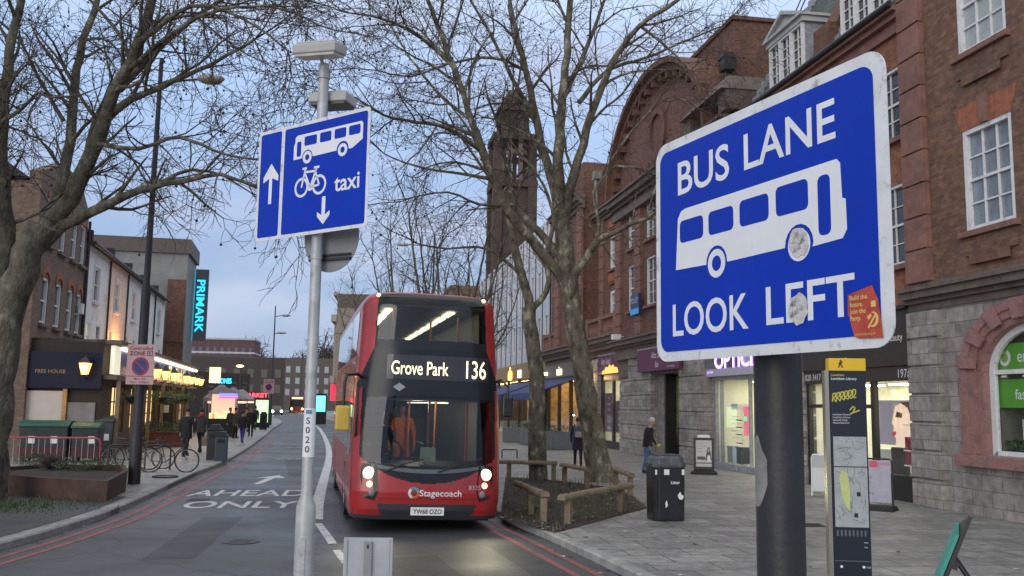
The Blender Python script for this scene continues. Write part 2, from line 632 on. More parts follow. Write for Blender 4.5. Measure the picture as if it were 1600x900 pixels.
M['tower_brick'] = brick_mat('tower brick', (0.085, 0.055, 0.04), (0.065, 0.043, 0.034), (0.07, 0.055, 0.048), grime=(0.03, 0.024, 0.02), gamt=0.4)
M['rub_brick'] = brick_mat('gauged brick arch', (0.34, 0.12, 0.06), (0.28, 0.09, 0.05), (0.24, 0.13, 0.09), 0.075, 0.4, 0.005, grime=(0.1, 0.04, 0.03))
M['pink_stone'] = mat('red sandstone', (0.215, 0.11, 0.088), 0.85, vary=0.22, vscale=3, bump=0.3, bscale=25, dirt=(0.1, 0.062, 0.052), dscale=2.5, dlo=0.48, dhi=0.75)
M['granite'] = mat('pink granite', (0.27, 0.145, 0.13), 0.6, vary=0.22, vscale=20, bump=0.1, bscale=30, dirt=(0.14, 0.08, 0.07), dscale=3, dlo=0.5, dhi=0.75)
M['stone'] = brick_mat('grey ashlar stone', (0.36, 0.335, 0.31), (0.22, 0.205, 0.19), (0.1, 0.095, 0.09), 0.62, 0.32, 0.007, 0.85, 'wall', 0.5, (0.1, 0.085, 0.08), 0.65)
M['stone_plain'] = mat('grey stone', (0.22, 0.21, 0.2), 0.85, vary=0.25, vscale=2.5, bump=0.35, bscale=18, dirt=(0.11, 0.1, 0.095), dscale=2, dlo=0.45, dhi=0.7)
M['cornice'] = mat('dark weathered stone', (0.13, 0.105, 0.09), 0.85, vary=0.3, vscale=3, bump=0.3, bscale=20)
M['slate'] = brick_mat('green slate', (0.075, 0.09, 0.078), (0.05, 0.062, 0.056), (0.025, 0.03, 0.028), 0.3, 0.22, 0.012, 0.7, 'wall', 0.8, (0.025, 0.03, 0.026), 0.5)
M['tile'] = brick_mat('dark roof tile', (0.05, 0.05, 0.052), (0.035, 0.036, 0.04), (0.018, 0.018, 0.02), 0.3, 0.2, 0.012, 0.8, 'wall', 0.8, (0.02, 0.02, 0.02), 0.4)
M['lead'] = mat('lead flashing', (0.26, 0.28, 0.3), 0.5, vary=0.3, vscale=6)
M['pane'] = mat('dark window glass', (0.03, 0.035, 0.045), 0.06, vary=0.6, vscale=1.7, spec=0.7)
M['pane_curtain'] = mat('window with net curtain', (0.2, 0.24, 0.28), 0.1, vary=0.22, vscale=5, spec=0.6, coat=0.6, stretch=(1.5, 1, 0.6))
M['pane_blind'] = mat('window with pale blind', (0.36, 0.4, 0.4), 0.15, vary=0.12, vscale=4, coat=0.6)
M['glass'] = glass_mat('clear shop glass')
M['black_sign'] = mat('black fascia', (0.018, 0.018, 0.02), 0.35, vary=0.2)
M['plum'] = mat('plum banner', (0.12, 0.025, 0.075), 0.5, vary=0.2, vscale=3)
M['banner_white'] = mat('banner lettering', (0.62, 0.55, 0.6), 0.5, vary=0)
M['interior'] = mat('white interior wall', (0.78, 0.76, 0.66), 0.7, vary=0.05)
M['interior_floor'] = mat('shop floor', (0.3, 0.28, 0.24), 0.4, vary=0.2)
M['shop_light'] = glow('shop ceiling light', (1.0, 0.93, 0.66), 14)
M['warm_light'] = glow('warm lamp', (1.0, 0.56, 0.16), 1.9)
M['warm_soft'] = glow('warm lit interior', (1.0, 0.66, 0.28), 0.9)
M['grass'] = mat('grass', (0.06, 0.085, 0.03), 0.9, vary=0.5, vscale=9)
M['leaf'] = mat('plant leaf', (0.045, 0.075, 0.03), 0.7, vary=0.5, vscale=5)
M['leaf_dry'] = mat('dry plant', (0.11, 0.095, 0.075), 0.9, vary=0.4, vscale=5)
M['rust'] = mat('rusty corten steel', (0.062, 0.036, 0.026), 0.85, vary=0.4, vscale=3, bump=0.15, bscale=40)
M['timber'] = mat('weathered timber', (0.2, 0.155, 0.1), 0.85, vary=0.3, vscale=4, bump=0.4, bscale=18, stretch=(1, 1, 1), dirt=(0.08, 0.075, 0.05), dscale=3)
M['bark'] = bark_mat('plane bark', (0.05, 0.045, 0.032), (0.125, 0.112, 0.08), (0.3, 0.28, 0.215), 4.5)
M['bark_dark'] = bark_mat('grey plane bark', (0.042, 0.038, 0.028), (0.095, 0.087, 0.062), (0.19, 0.18, 0.135), 3.2)
M['twig'] = mat('twig', (0.072, 0.056, 0.044), 0.9, vary=0.3, vscale=2)
M['seed'] = mat('seed ball', (0.035, 0.027, 0.022), 0.95, vary=0.3)
# ------------------------------------------------------------------ ground, road, pavements, markings
def smooth_line(pts, n=8):
    pts = [Vector((p[0], p[1], 0)) for p in pts]
    out = []
    for i in range(len(pts) - 1):
        p0, p1, p2, p3 = pts[max(i - 1, 0)], pts[i], pts[i + 1], pts[min(i + 2, len(pts) - 1)]
        for k in range(n):
            t = k / n
            out.append(0.5 * ((2 * p1) + (p2 - p0) * t + (2 * p0 - 5 * p1 + 4 * p2 - p3) * t * t + (3 * p1 - p0 - 3 * p2 + p3) * t ** 3))
    out.append(pts[-1])
    return out

def offset_line(line, d):
    """d > 0: to the right of the direction of travel"""
    out = []
    for i, p in enumerate(line):
        t = (line[min(i + 1, len(line) - 1)] - line[max(i - 1, 0)]).normalized()
        out.append(p + Vector((t.y, -t.x, 0)) * d)
    return out

KL = smooth_line([(-9.2, -20), (-8.1, 2), (-7.6, 9), (-7.49, 14.06), (-7.53, 16.1), (-7.8, 19.1), (-9.24, 27.5), (-10.48, 35.4), (-13.35, 49.5), (-18.4, 72.6), (-27.4, 111.4), (-52, 190), (-92, 330)])
KR = smooth_line([(3.4, -20), (3.1, 2), (2.45, 9), (1.69, 12.2), (0.72, 15.8), (-0.15, 18.9), (-2.3, 28.5), (-6.5, 48), (-11.8, 70), (-20.4, 108), (-44, 188), (-84, 328)])

def strip(mb, a, b, z, m=0):
    n = min(len(a), len(b))
    vs = [(p.x, p.y, z) for p in a[:n]] + [(p.x, p.y, z) for p in b[:n]]
    mb.add(vs, [(i, n + i, n + i + 1, i + 1) for i in range(n - 1)], m)

g = MB()
g.add([(-1500, -200, -0.06), (1500, -200, -0.06), (1500, 2500, -0.06), (-1500, 2500, -0.06)], [(0, 1, 2, 3)])
struct(g.build('ground', M['asphalt']))
g = MB()
strip(g, KL, KR, 0.0)
struct(g.build('road', M['asphalt']))
STREET = math.atan(0.17)
Ts = Matrix.Rotation(STREET, 4, 'Z')
for nm, line, side in (('pavement', offset_line(KL, -0.17), -1), ('pavement', offset_line(KR, 0.17), 1)):
    g = MB(Ts.inverted())
    far = [p + Vector((side * 90, 0, 0)) for p in line]
    a, b = (far, line) if side < 0 else (line, far)
    strip(g, a, b, 0.12)
    o = struct(g.build(nm, M['paving']))
    o.rotation_euler = (0, 0, STREET)
for line, side in ((KL, -1), (KR, 1)):
    g = MB(Ts.inverted())
    inner, lip, back = line, offset_line(line, 0.03 * side), offset_line(line, 0.17 * side)
    n = len(line)
    for A, za, B, zb in ((inner, -0.02, inner, 0.1), (inner, 0.1, lip, 0.124), (lip, 0.124, back, 0.124)):
        vs = [(p.x, p.y, za) for p in A] + [(p.x, p.y, zb) for p in B]
        fs = [(i, n + i, n + i + 1, i + 1) for i in range(n - 1)]
        g.add(vs, fs if side > 0 else [f[::-1] for f in fs], 0)
    o = struct(g.build('kerb', M['kerb']))
    o.rotation_euler = (0, 0, STREET)
# crossing island under the camera
g = MB()
g.prism(rrect(-2.5, 1.4, -2.5, 8.6, 0.9), -0.12, 0.06, 0, Matrix(((1, 0, 0, 0), (0, 0, 1, 0), (0, -1, 0, 0), (0, 0, 0, 1))))
struct(g.build('pavement', M['paving'], bevel=0.02))
# dark tarmac surround of the big plane tree and the soil pit of the right-hand trees
g = MB()
ed = [p for p in offset_line(KL, -0.3) if 9 < p.y < 21.0]
g.add([(p.x, p.y, 0.126) for p in ed] + [(-9.6, 20.9, 0.126), (-12.5, 20.9, 0.126), (-14.5, 16, 0.126), (-14.5, 9, 0.126)], [tuple(range(len(ed) + 4))])
struct(g.build('tarmac_path', M['tarmac_patch']))
pit = [(782, 806), (800, 817), (868, 833), (945, 812), (1012, 794), (985, 773), (955, 762), (880, 752), (790, 745)]
g = MB()
g.add([(*ground_at(u, v).xy, 0.13) for u, v in pit], [tuple(range(len(pit)))])
struct(g.build('soil', M['soil']))

# ---- painted markings
def mark(name, m, z=0.004):
    return MB(), name, m

def line_mark(line, w, mb, z=0.006):
    strip(mb, offset_line(line, -w / 2), offset_line(line, w / 2), z)

def cut(line, y0, y1):
    return [p for p in line if y0 <= p.y <= y1]

g = MB()
for d in (0.32, 0.62):
    line_mark(cut(offset_line(KL, d), 3, 60), 0.11, g, 0.005)
    line_mark(cut(offset_line(KR, -d), 3, 60), 0.11, g, 0.005)
struct(g.build('red_lines', M['red_line']))

rr = random.Random(77)
g = MB()                                   # trench repairs in darker tarmac
for cx, cy, a, L, wd in ((-5.2, 16, .15, 5, .7), (-4.6, 24, -.35, 7, .9), (-1.2, 12.6, .3, 3, 1.1), (-7.5, 33, .25, 9, .6), (.4, 13.4, .25, 4, .5)):
    M2 = Matrix.Translation((cx, cy, 0)) @ Matrix.Rotation(a, 4, 'Z')
    g.add([(-wd / 2, -L / 2, .0025), (wd / 2, -L / 2 + .1, .0025), (wd / 2 + .05, L / 2, .0025), (-wd / 2, L / 2 - .08, .0025)], [(0, 1, 2, 3)], 0, M2)
struct(g.build('road_patches', M['tarmac_patch']))
for i, (x, y, lab) in enumerate(((-4.3, 15.3, 'round iron drain cover in the road left of the bus'), (-7.05, 21.5, 'iron gully grate by the red lines at the left kerb'), (5.6, 17.5, 'iron cover in the right pavement between the bin and the map post'))):
    t = thing('drain_cover', lab, 'drain cover', (x, y, .126 if x > 3 else .004))
    w = MB()
    if i == 0:
        w.lathe([(.3, 0), (.3, .006), (.0, .006)], 24, 0, None, False)
    else:
        w.box(-.2, .2, -.25, .25, 0, .006)
    w.build('cover', mat('cast iron', (.05, .048, .046), .5, .4, vary=.4, vscale=20, bump=.6, bscale=40), t)
    w = MB()
    for k in range(6):
        w.box(-.16, .16, -.2 + k * .07, -.17 + k * .07, .006, .01)
    w.build('ribs', mat('cast iron edge', (.03, .03, .03), .5), t)
gp = lambda u, v: Vector((*ground_at(u, v, 0.0).xy, 0))
g = MB()
lane = [gp(u, v) for u, v in ((494, 812), (496, 790), (501, 768), (508, 742), (513, 722), (514, 706), (511, 692), (505, 679), (497, 668), (484, 660))]
lane = smooth_line([(p.x, p.y) for p in lane], 5)
ws = 0.26
strip(g, offset_line(lane, -ws / 2), offset_line(lane, ws / 2), 0.006)
line_mark([gp(497, 818), gp(509, 834), gp(520, 850)], 0.14, g)
line_mark([gp(526, 860), gp(540, 880)], 0.12, g)
struct(g.build('lane_line', M['white_line']))
g = MB()
for u, v, w, h in ((453, 717, 0.9, 0.5), (450, 699, 1.6, 0.35), (452, 690, 1.7, 0.3), (458, 684, 1.6, 0.4), (455, 673, 1.6, 0.5), (462, 664, 1.4, 0.7), (466, 656, 1.4, 0.9)):
    p = gp(u, v)
    for k in range(3):
        g.quad(*[(p.x + (k - 1) * w / 3 + a * w / 8, p.y + b * h + (k - 1) * 0.07, 0.005) for a, b in ((-1, -1), (1, -1), (1, 1), (-1, 1))])
struct(g.build('worn_markings', M['worn_line']))

def road_frame(p, ang):
    ax = Vector((math.cos(ang), math.sin(ang), 0))
    fw = Vector((-ax.y, ax.x, 0))
    m = Matrix((ax, Vector((0, 0, -1)), fw)).transposed().to_4x4()
    m.translation = Vector((p.x, p.y, 0))
    return m

RA = R_(9)
for s, (u, v), w, h in (('AHEAD', (389, 770.5), 2.75, 1.5), ('ONLY', (378, 788.5), 2.4, 1.35)):
    g = MB()
    g.text(s, 0, 0, h, -0.006, 0, road_frame(gp(u, v), RA), bold=0.012, width=w)
    struct(g.build('road_lettering', M['white_line']))
g = MB()
g.prism([(-0.09, -1.6), (0.09, -1.6), (0.12, 0.5), (0.42, 0.45), (0.05, 1.5), (-0.42, 0.45), (-0.11, 0.5)], -0.006, -0.001, 0, road_frame(gp(419, 749), R_(4)))
struct(g.build('road_arrow', M['white_line']))
# ------------------------------------------------------------------ buildings
RK = math.sqrt(1 + 0.17 ** 2)
R_ANG = math.atan2(-1, 0.17)
R0 = Vector((9.68, 20, 0))
RXV = Vector((0.17 / RK, -1 / RK, 0))
def rbld(name, label, cat, x0):
    t = thing(name, label, cat, R0 + RXV * x0, R_ANG)
    return t, Matrix.Translation((-x0, 0, 0))
def rpos(x, y, z=0.12):
    return R0 + RXV * x + Vector((1 / RK, 0.17 / RK, 0)) * y + Vector((0, 0, z))

def wall(mb, x0, x1, z0, z1, holes=(), y=0.0, depth=0.22, m=0, reveal=None):
    xs = sorted({x0, x1, *[h[0] for h in holes], *[h[1] for h in holes]})
    zs = sorted({z0, z1, *[h[2] for h in holes], *[h[3] for h in holes]})
    for i in range(len(xs) - 1):
        for k in range(len(zs) - 1):
            cx, cz = (xs[i] + xs[i + 1]) / 2, (zs[k] + zs[k + 1]) / 2
            if any(h[0] < cx < h[1] and h[2] < cz < h[3] for h in holes):
                continue
            mb.quad((xs[i], y, zs[k]), (xs[i + 1], y, zs[k]), (xs[i + 1], y, zs[k + 1]), (xs[i], y, zs[k + 1]), m)
    r = m if reveal is None else reveal
    for a, b, c, d in holes:
        Y = y + depth
        mb.quad((a, y, c), (a, Y, c), (b, Y, c), (b, y, c), r)
        mb.quad((a, y, d), (b, y, d), (b, Y, d), (a, Y, d), r)
        mb.quad((a, y, c), (a, y, d), (a, Y, d), (a, Y, c), r)
        mb.quad((b, y, c), (b, Y, c), (b, Y, d), (b, y, d), r)

def shell(mb, x0, x1, z0, z1, y0, y1, m=0, top=None):
    """side and back walls and a lid"""
    mb.quad((x1, y0, z0), (x1, y1, z0), (x1, y1, z1), (x1, y0, z1), m)
    mb.quad((x0, y1, z0), (x0, y0, z0), (x0, y0, z1), (x0, y1, z1), m)
    mb.quad((x1, y1, z0), (x0, y1, z0), (x0, y1, z1), (x1, y1, z1), m)
    mb.quad((x0, y0, z1), (x1, y0, z1), (x1, y1, z1), (x0, y1, z1), m if top is None else top)

def sash(parent, T, h, y=0.0, cols=3, rows=4, pane='pane', fr='frame_white', depth=0.16, fw=0.075, bar=0.025, sill=None, meeting=True, open_arch=0):
    """white sash window in hole h: frame with glazing bars > pane (> and a sill)"""
    a, b, c, d = h
    cx = (a + b) / 2
    w = MB()
    x0, x1 = a - cx, b - cx
    z0, z1 = 0, d - c
    for q in ((x0, x0 + fw, z0, z1), (x1 - fw, x1, z0, z1), (x0 + fw, x1 - fw, z0, z0 + fw), (x0 + fw, x1 - fw, z1 - fw, z1)):
        w.box(q[0], q[1], depth - 0.09, depth + 0.03, q[2], q[3])
    for i in range(1, cols):
        x = x0 + fw + (x1 - x0 - 2 * fw) * i / cols
        w.box(x - bar / 2, x + bar / 2, depth - 0.03, depth + 0.012, z0 + fw, z1 - fw)
    for k in range(1, rows):
        z = z0 + fw + (z1 - z0 - 2 * fw) * k / rows
        hb = 0.03 if (meeting and k * 2 == rows) else bar / 2
        w.box(x0 + fw, x1 - fw, depth - (0.045 if hb == 0.03 else 0.028), depth + 0.01, z - hb, z + hb)
    o = w.build('window', M[fr], parent)
    o.location = T @ Vector((cx, y, c))
    p = MB()
    p.quad((x0 + fw * .5, depth + 0.015, z0 + fw * .5), (x1 - fw * .5, depth + 0.015, z0 + fw * .5), (x1 - fw * .5, depth + 0.015, z1 - fw * .5), (x0 + fw * .5, depth + 0.015, z1 - fw * .5))
    p.build('pane', M[pane], o)
    if sill:
        s = MB()
        s.box(x0 - 0.14, x1 + 0.14, -0.14, depth - 0.09, -0.13, -0.003)
        s.build('sill', M[sill], o, bevel=0.012)
    return o

def room(mb, x0, x1, z0, z1, y0, y1, floor=1, light=2):
    """an interior open towards the street, with two glowing ceiling strips"""
    mb.quad((x0, y1, z0), (x1, y1, z0), (x1, y1, z1), (x0, y1, z1))
    mb.quad((x0, y0, z0), (x0, y1, z0), (x0, y1, z1), (x0, y0, z1))
    mb.quad((x1, y1, z0), (x1, y0, z0), (x1, y0, z1), (x1, y1, z1))
    mb.quad((x0, y1, z1), (x1, y1, z1), (x1, y0, z1), (x0, y0, z1))
    mb.quad((x0, y0, z0), (x1, y0, z0), (x1, y1, z0), (x0, y1, z0), floor)
    n = max(1, int((x1 - x0) / 1.6))
    for i in range(n):
        cx = x0 + (x1 - x0) * (i + .5) / n
        for cy in (y0 + (y1 - y0) * 0.3, y0 + (y1 - y0) * 0.7):
            mb.box(cx - 0.3, cx + 0.3, cy - 0.3, cy + 0.3, z1 - 0.04, z1 - 0.01, light)

def ell(cx, cz, a, b, t0, t1, n=16):
    return [(cx + a * math.cos(R_(t0 + (t1 - t0) * i / n)), cz + b * math.sin(R_(t0 + (t1 - t0) * i / n))) for i in range(n + 1)]

def quoin_pier(mb, x0, x1, z0, z1, y, dep=0.12, h=0.62, gap=0.035, m=0):
    n = max(1, round((z1 - z0) / h))
    for i in range(n):
        a, b = z0 + (z1 - z0) * i / n, z0 + (z1 - z0) * (i + 1) / n
        mb.box(x0, x1, y - dep, y + 0.3, a + gap / 2, b - gap / 2, m)
    mb.box(x0 + 0.03, x1 - 0.03, y - dep + 0.05, y + 0.295, z0, z1, m)

def cornice(mb, x0, x1, z, y, m=0, k=1.0):
    for dz, hh, pr in ((0, 0.16, 0.10), (0.16, 0.1, 0.2), (0.26, 0.16, 0.34), (0.42, 0.07, 0.42)):
        mb.box(x0, x1, y - pr * k, y + 0.05, z + dz * k, z + (dz + hh) * k - 0.002, m)

# ================= brown brick corner building with the stone ground floor
b1, T = rbld('brick_building', 'brown brick building with grey stone ground floor and a pink arched shop window', 'building', -1.65)
hs = [(x, x + 1.52, z0, z0 + 2.22) for z0 in (6.05, 9.95) for x in (0.4, 3.9, 7.4)]
w = MB(T)
wall(w, -1.65, 12, 4.9, 13.6, hs, 0, 0.2)
shell(w, -1.65, 12, 0.0, 13.6, 0.02, 9)
w.build('wall', M['brown_brick'], b1)
for i, h in enumerate(hs):
    sash(b1, T, h, 0, 3, 4, 'pane_curtain' if i != 3 else 'pane_blind', 'frame_white', 0.1, 0.1, 0.035, 'pink_stone')
w = MB(T)
for a, b, c, d in hs:          # splayed gauged arches and keystones, aprons under the sills
    w.next()
    w.prism([(a - 0.02, d), (b + 0.02, d), (b + 0.22, d + 0.52), (a - 0.22, d + 0.52)], -0.012, 0.0, 0)
    cx = (a + b) / 2
    w.prism([(cx - 0.11, d + 0.005), (cx + 0.11, d + 0.005), (cx + 0.17, d + 0.62), (cx - 0.17, d + 0.62)], -0.06, -0.013, 1)
    w.box(a - 0.05, b + 0.05, -0.05, 0.0, c - 0.52, c - 0.14, 2)
    w.box(a + 0.15, b - 0.15, -0.085, -0.05, c - 0.72, c - 0.53, 2)
w.build('window_surround', [M['rub_brick'], M['pink_stone'], M['brown_brick']], b1)
w = MB(T)
quoin_pier(w, -1.65, -0.82, 5.15, 13.6, 0, 0.16, 0.78)
w.build('pilaster', M['pink_stone'], b1, bevel=0.015)
w = MB(T)
cornice(w, -1.68, 12, 4.52, 0, 0)
w.box(-1.68, 12, -0.1, 0.05, 4.95, 5.14)
w.build('cornice', M['cornice'], b1)
w = MB(T)
AX = 2.25
wall(w, -1.65, 12, 0.0, 4.52, [(0.8, 3.7, 1.37, 4.02), (5.65, 8.55, 1.37, 4.02)], -0.06, 0.3)
w.quad((-1.65, -0.06, 0), (-1.65, 0.05, 0), (-1.65, 0.05, 4.52), (-1.65, -0.06, 4.52))
w.build('stone_wall', M['stone'], b1)
w = MB(T)
quoin_pier(w, -1.63, -0.52, 0.1, 4.5, -0.06, 0.15, 0.63, 0.04)
w.build('stone_pier', M['stone'], b1, bevel=0.02)
for ax in (AX, AX + 4.85):
    w = MB(T)
    for k, (g0, g1, yy) in enumerate(((0.0, 0.2, -0.06), (0.2, 0.42, -0.1), (0.42, 0.66, -0.13))):
        o_ = [(ax + 1.42 + g1, 1.36)] + ell(ax, 3.05, 1.42 + g1, 0.95 + g1 * .75, 0, 180) + [(ax - 1.42 - g1, 1.36)]
        i_ = [(ax + 1.42 + g0, 1.36)] + ell(ax, 3.05, 1.42 + g0, 0.95 + g0 * .75, 0, 180) + [(ax - 1.42 - g0, 1.36)]
        w.ring(o_, i_, yy - 0.06, 0.24)
    for t in range(15, 180, 25):       # projecting voussoirs
        o_ = ell(ax, 3.05, 2.06, 1.43, t, t + 11, 3)
        i_ = ell(ax, 3.05, 1.5, 1.02, t, t + 11, 3)
        w.ring(o_, i_, -0.255, -0.2)
    w.build('window_surround', M['granite'], b1, bevel=0.012)
    w = MB(T)
    w.box(ax - 2.2, ax + 2.2, -0.3, 0.2, 1.12, 1.355)
    w.build('window_sill', M['granite'], b1, bevel=0.012)
    f = MB(T)
    o_ = [(ax + 1.42, 1.36)] + ell(ax, 3.05, 1.42, 0.95, 0, 180) + [(ax - 1.42, 1.36)]
    i_ = [(ax + 1.28, 1.46)] + ell(ax, 3.05, 1.28, 0.82, 0, 180) + [(ax - 1.28, 1.46)]
    f.ring(o_, i_, 0.05, 0.14)
    f.box(ax - 1.28, ax + 1.28, 0.051, 0.139, 1.36, 1.46)
    f.box(ax - 1.28, ax + 1.28, 0.06, 0.13, 3.0, 3.09)
    f.box(ax - 0.04, ax + 0.04, 0.062, 0.128, 1.46, 3.0)
    fo = f.build('window', M['frame_white'], b1)
    g = MB(T)
    _o = [(ax + 1.4, 1.4)] + ell(ax, 3.05, 1.4, 0.93, 0, 180) + [(ax - 1.4, 1.4)]
    g.add([(x, .1, z) for x, z in _o], [tuple(range(len(_o)))[::-1]])
    g.build('pane', M['glass'], fo)
    r = MB(T)
    room(r, ax - 1.4, ax + 1.4, 1.2, 4.1, 0.25, 2.6)
    r.build('shop_interior', [mat('dim interior', (0.16, 0.15, 0.13), 0.7), M['interior_floor'], glow('dim shop lamp', (1, 0.9, 0.7), 1.2)], b1)
M['banner_green'] = mat('green banner', (0.12, 0.36, 0.04), 0.45, vary=0.08)
for s, z0, z1, zc, hh, x0, x1 in (('emmaus', 3.1, 3.62, 3.36, 0.24, AX - 1.45, AX + 1.25), ('fashion & home', 2.33, 2.9, 2.6, 0.2, AX - 1.38, AX + 1.2)):
    g = MB(T)
    g.box(x0, x1, 0.2, 0.215, z0, z1)
    bo = g.build('window_banner', M['banner_green'], b1)
    g = MB(T)
    g.next()
    g.text(s, x0 + (0.68 if s == 'emmaus' else 0.5), zc, hh, 0.196, 0, bold=0.015, align='L')
    g.next()
    if s == 'emmaus':
        g.ring(ell(x0 + 0.32, zc - 0.02, 0.17, 0.17, 100, 420, 18), ell(x0 + 0.32, zc - 0.02, 0.10, 0.10, 100, 420, 18), 0.195, 0.198)
        g.prism([(x0 + 0.22, zc + 0.1), (x0 + 0.32, zc + 0.06), (x0 + 0.3, zc + 0.21)], 0.195, 0.198)
    g.build('lettering', M['sign_white'], bo)
g = MB(T)
g.box(AX - 1.1, AX - .5, 0.5, 0.53, 1.62, 2.1)
g.box(AX - .85, AX - .78, 0.54, 0.6, 1.2, 1.63, 0)
tag(g.build('display_card', M['sign_white']), 'white display card standing inside the arched shop window', 'display card').matrix_world = Matrix.Translation(R0 + RXV * -1.65) @ Matrix.Rotation(R_ANG, 4, 'Z')
g = MB(T)
for i in range(70):
    p = Vector((AX - 1.25 + random.gauss(0, .2), 0.4 + random.uniform(-.1, .1), 1.42 + random.uniform(0, .24)))
    d = Vector((random.gauss(0, 1), random.gauss(0, 1), random.uniform(.2, 1))).normalized() * .1
    s = d.orthogonal().normalized() * .03
    g.add([p - s, p + s, p + d], [(0, 1, 2)])
g.cyl((AX - 1.25, 0.4, 1.2), (AX - 1.25, 0.4, 1.45), 0.1, 0.14, 10)
tag(g.build('potted_plant', M['leaf']), 'small leafy plant inside the arched shop window by its frame', 'plant').matrix_world = Matrix.Translation(R0 + RXV * -1.65) @ Matrix.Rotation(R_ANG, 4, 'Z')

# ================= orange brick block with the slate mansard and shops
b2, T = rbld('brick_terrace', 'orange brick block with green slate mansard roof above the black salon fascia', 'building', -11)
hs = [(x, x + 1.3, z0, z0 + hh) for z0, hh in ((5.75, 2.0), (8.9, 1.8)) for x in (-9.9, -7.9, -4.6, -3.2)]
w = MB(T)
wall(w, -10.8, -1.66, 4.72, 11.8, hs, 0.12, 0.2)
shell(w, -10.8, -1.66, 0.1, 11.8, 4.6, 9)
w.quad((-10.8, 9, 4.7), (-10.8, 0.12, 4.7), (-10.8, 0.12, 11.8), (-10.8, 9, 11.8))
w.quad((-10.8, 0.12, 11.8), (-1.66, 0.12, 11.8), (-1.66, 9, 11.8), (-10.8, 9, 11.8))
w.quad((-10.8, 0.14, 4.72), (-10.8, 9, 4.72), (-1.66, 9, 4.72), (-1.66, 0.14, 4.72))
w.build('wall', M['red_brick'], b2)
for h in hs:
    sash(b2, T, h, 0.12, 2, 4, 'pane', 'frame_white', 0.12, sill='pink_stone')
w = MB(T)
w.box(-10.8, -1.66, -0.12, 0.14, 11.8, 11.95)
w.box(-10.8, -1.66, -0.25, 0.14, 11.95, 12.05)
w.box(-10.8, -1.66, 0.02, 0.14, 11.5, 11.8)
w.build('eaves', M['pink_stone'], b2)
w = MB(T)
w.tube([(-10.6, -0.3, 12.1), (-1.66, -0.3, 12.1)], 0.08, 8)
w.build('gutter', M['dark_pole'], b2)
w = MB(T)
MZ0, MZ1, MD = 12.06, 15.6, 1.75          # mansard slope
def roofy(z):
    return -0.05 + (z - MZ0) / (MZ1 - MZ0) * MD
for a, b in ((-10.3, -5.75), (-4.85, -1.66)):
    w.quad((a, roofy(MZ0), MZ0), (b, roofy(MZ0), MZ0), (b, roofy(MZ1), MZ1), (a + (1.35 if a < -9 else 0), roofy(MZ1), MZ1))
    w.quad((a + (1.35 if a < -9 else 0), roofy(MZ1), MZ1), (b, roofy(MZ1), MZ1), (b, 9, MZ1 + 0.3), (a, 9, MZ1 + 0.3))
w.add([(-10.3, roofy(MZ0), MZ0), (-8.95, roofy(MZ1), MZ1), (-10.3, 9, MZ1 + .3), (-10.3, 9, MZ0)], [(0, 1, 2, 3)])
w.build('roof', M['slate'], b2)
w = MB(T)
for xa, dx in ((-10.3, 1.35), (-4.84, 0.0)):     # stepped lead along the hip and the party wall
    w.next()
    for i in range(14):
        z = MZ0 + (MZ1 - MZ0) * i / 14
        zz = MZ0 + (MZ1 - MZ0) * (i + 1) / 14
        x = xa + dx * i / 14
        w.box(x - 0.1, x + 0.2, roofy(z) - 0.05, roofy(z) + 0.12, z, zz)
w.build('lead_flashing', M['lead'], b2)
w = MB(T)
vs = [(-5.74, -0.12, 12.06), (-4.86, -0.12, 12.06), (-4.86, -0.12, 13.0), (-5.74, -0.12, 13.0)]
w.box(-5.74, -4.86, -0.14, 1.2, 12.06, 13.0)
w.hexa([(-5.74, 0.1, 13), (-4.86, 0.1, 13), (-4.86, 1.2, 13), (-5.74, 1.2, 13)], [(-5.74, 1.55, MZ1 + .15), (-4.86, 1.55, MZ1 + .15), (-4.86, 2.2, MZ1 + .15), (-5.74, 2.2, MZ1 + .15)])
w.next()
w.box(-6.9, -5.76, 2.0, 3.4, 15.4, 17.6)
w.box(-7.02, -5.64, 1.88, 3.52, 17.6, 17.8)
w.build('chimney', M['dark_brick'], b2)
for dx0, dx1 in ((-8.7, -6.5), (-4.3, -2.15)):      # dormers: cheeks, pediment, window
    w = MB(T)
    zb, zt = 12.3, 13.68
    yf = 0.0
    w.quad((dx1, yf, zb), (dx1, roofy(zb) + .02, zb), (dx1, roofy(zt) + .1, zt), (dx1, yf, zt))
    w.quad((dx0, yf, zb), (dx0, yf, zt), (dx0, roofy(zt) + .1, zt), (dx0, roofy(zb) + .02, zb))
    w.box(dx0 - 0.12, dx1 + 0.12, yf - 0.14, roofy(zt) + .2, zt, zt + 0.16, 1)
    w.box(dx0 - 0.2, dx1 + 0.2, yf - 0.24, roofy(zt) + .3, zt + 0.16, zt + 0.24, 1)
    cx = (dx0 + dx1) / 2
    w.prism([(dx0 - 0.15, zt + 0.242), (dx1 + 0.15, zt + 0.242), (cx, zt + 0.72)], yf - 0.08, roofy(zt + .9) + .3, 1)
    for q in ([(dx0 - 0.22, zt + .242), (dx0 + .05, zt + .242), (cx, zt + .68), (cx, zt + .8)], [(dx1 + .22, zt + .242), (cx, zt + .8), (cx, zt + .68), (dx1 - .05, zt + .242)]):
        w.prism(q, yf - 0.22, yf - 0.081, 1)
    w.box(dx0 - 0.05, dx1 + 0.05, yf - 0.14, yf + 0.1, zb - 0.1, zb - 0.002, 1)
    d = w.build('dormer', [M['lead'], mat('weathered dormer paint', (.42, .43, .43), .6, vary=.2, vscale=5)], b2)
    for k in range(3):
        xa = dx0 + (dx1 - dx0) * k / 3
        sash(d, T, (xa, xa + (dx1 - dx0) / 3 - 0.002, zb, zt - 0.002), yf - 0.1, 2, 4, 'pane', 'frame_white', 0.09, 0.07, 0.03, meeting=False)
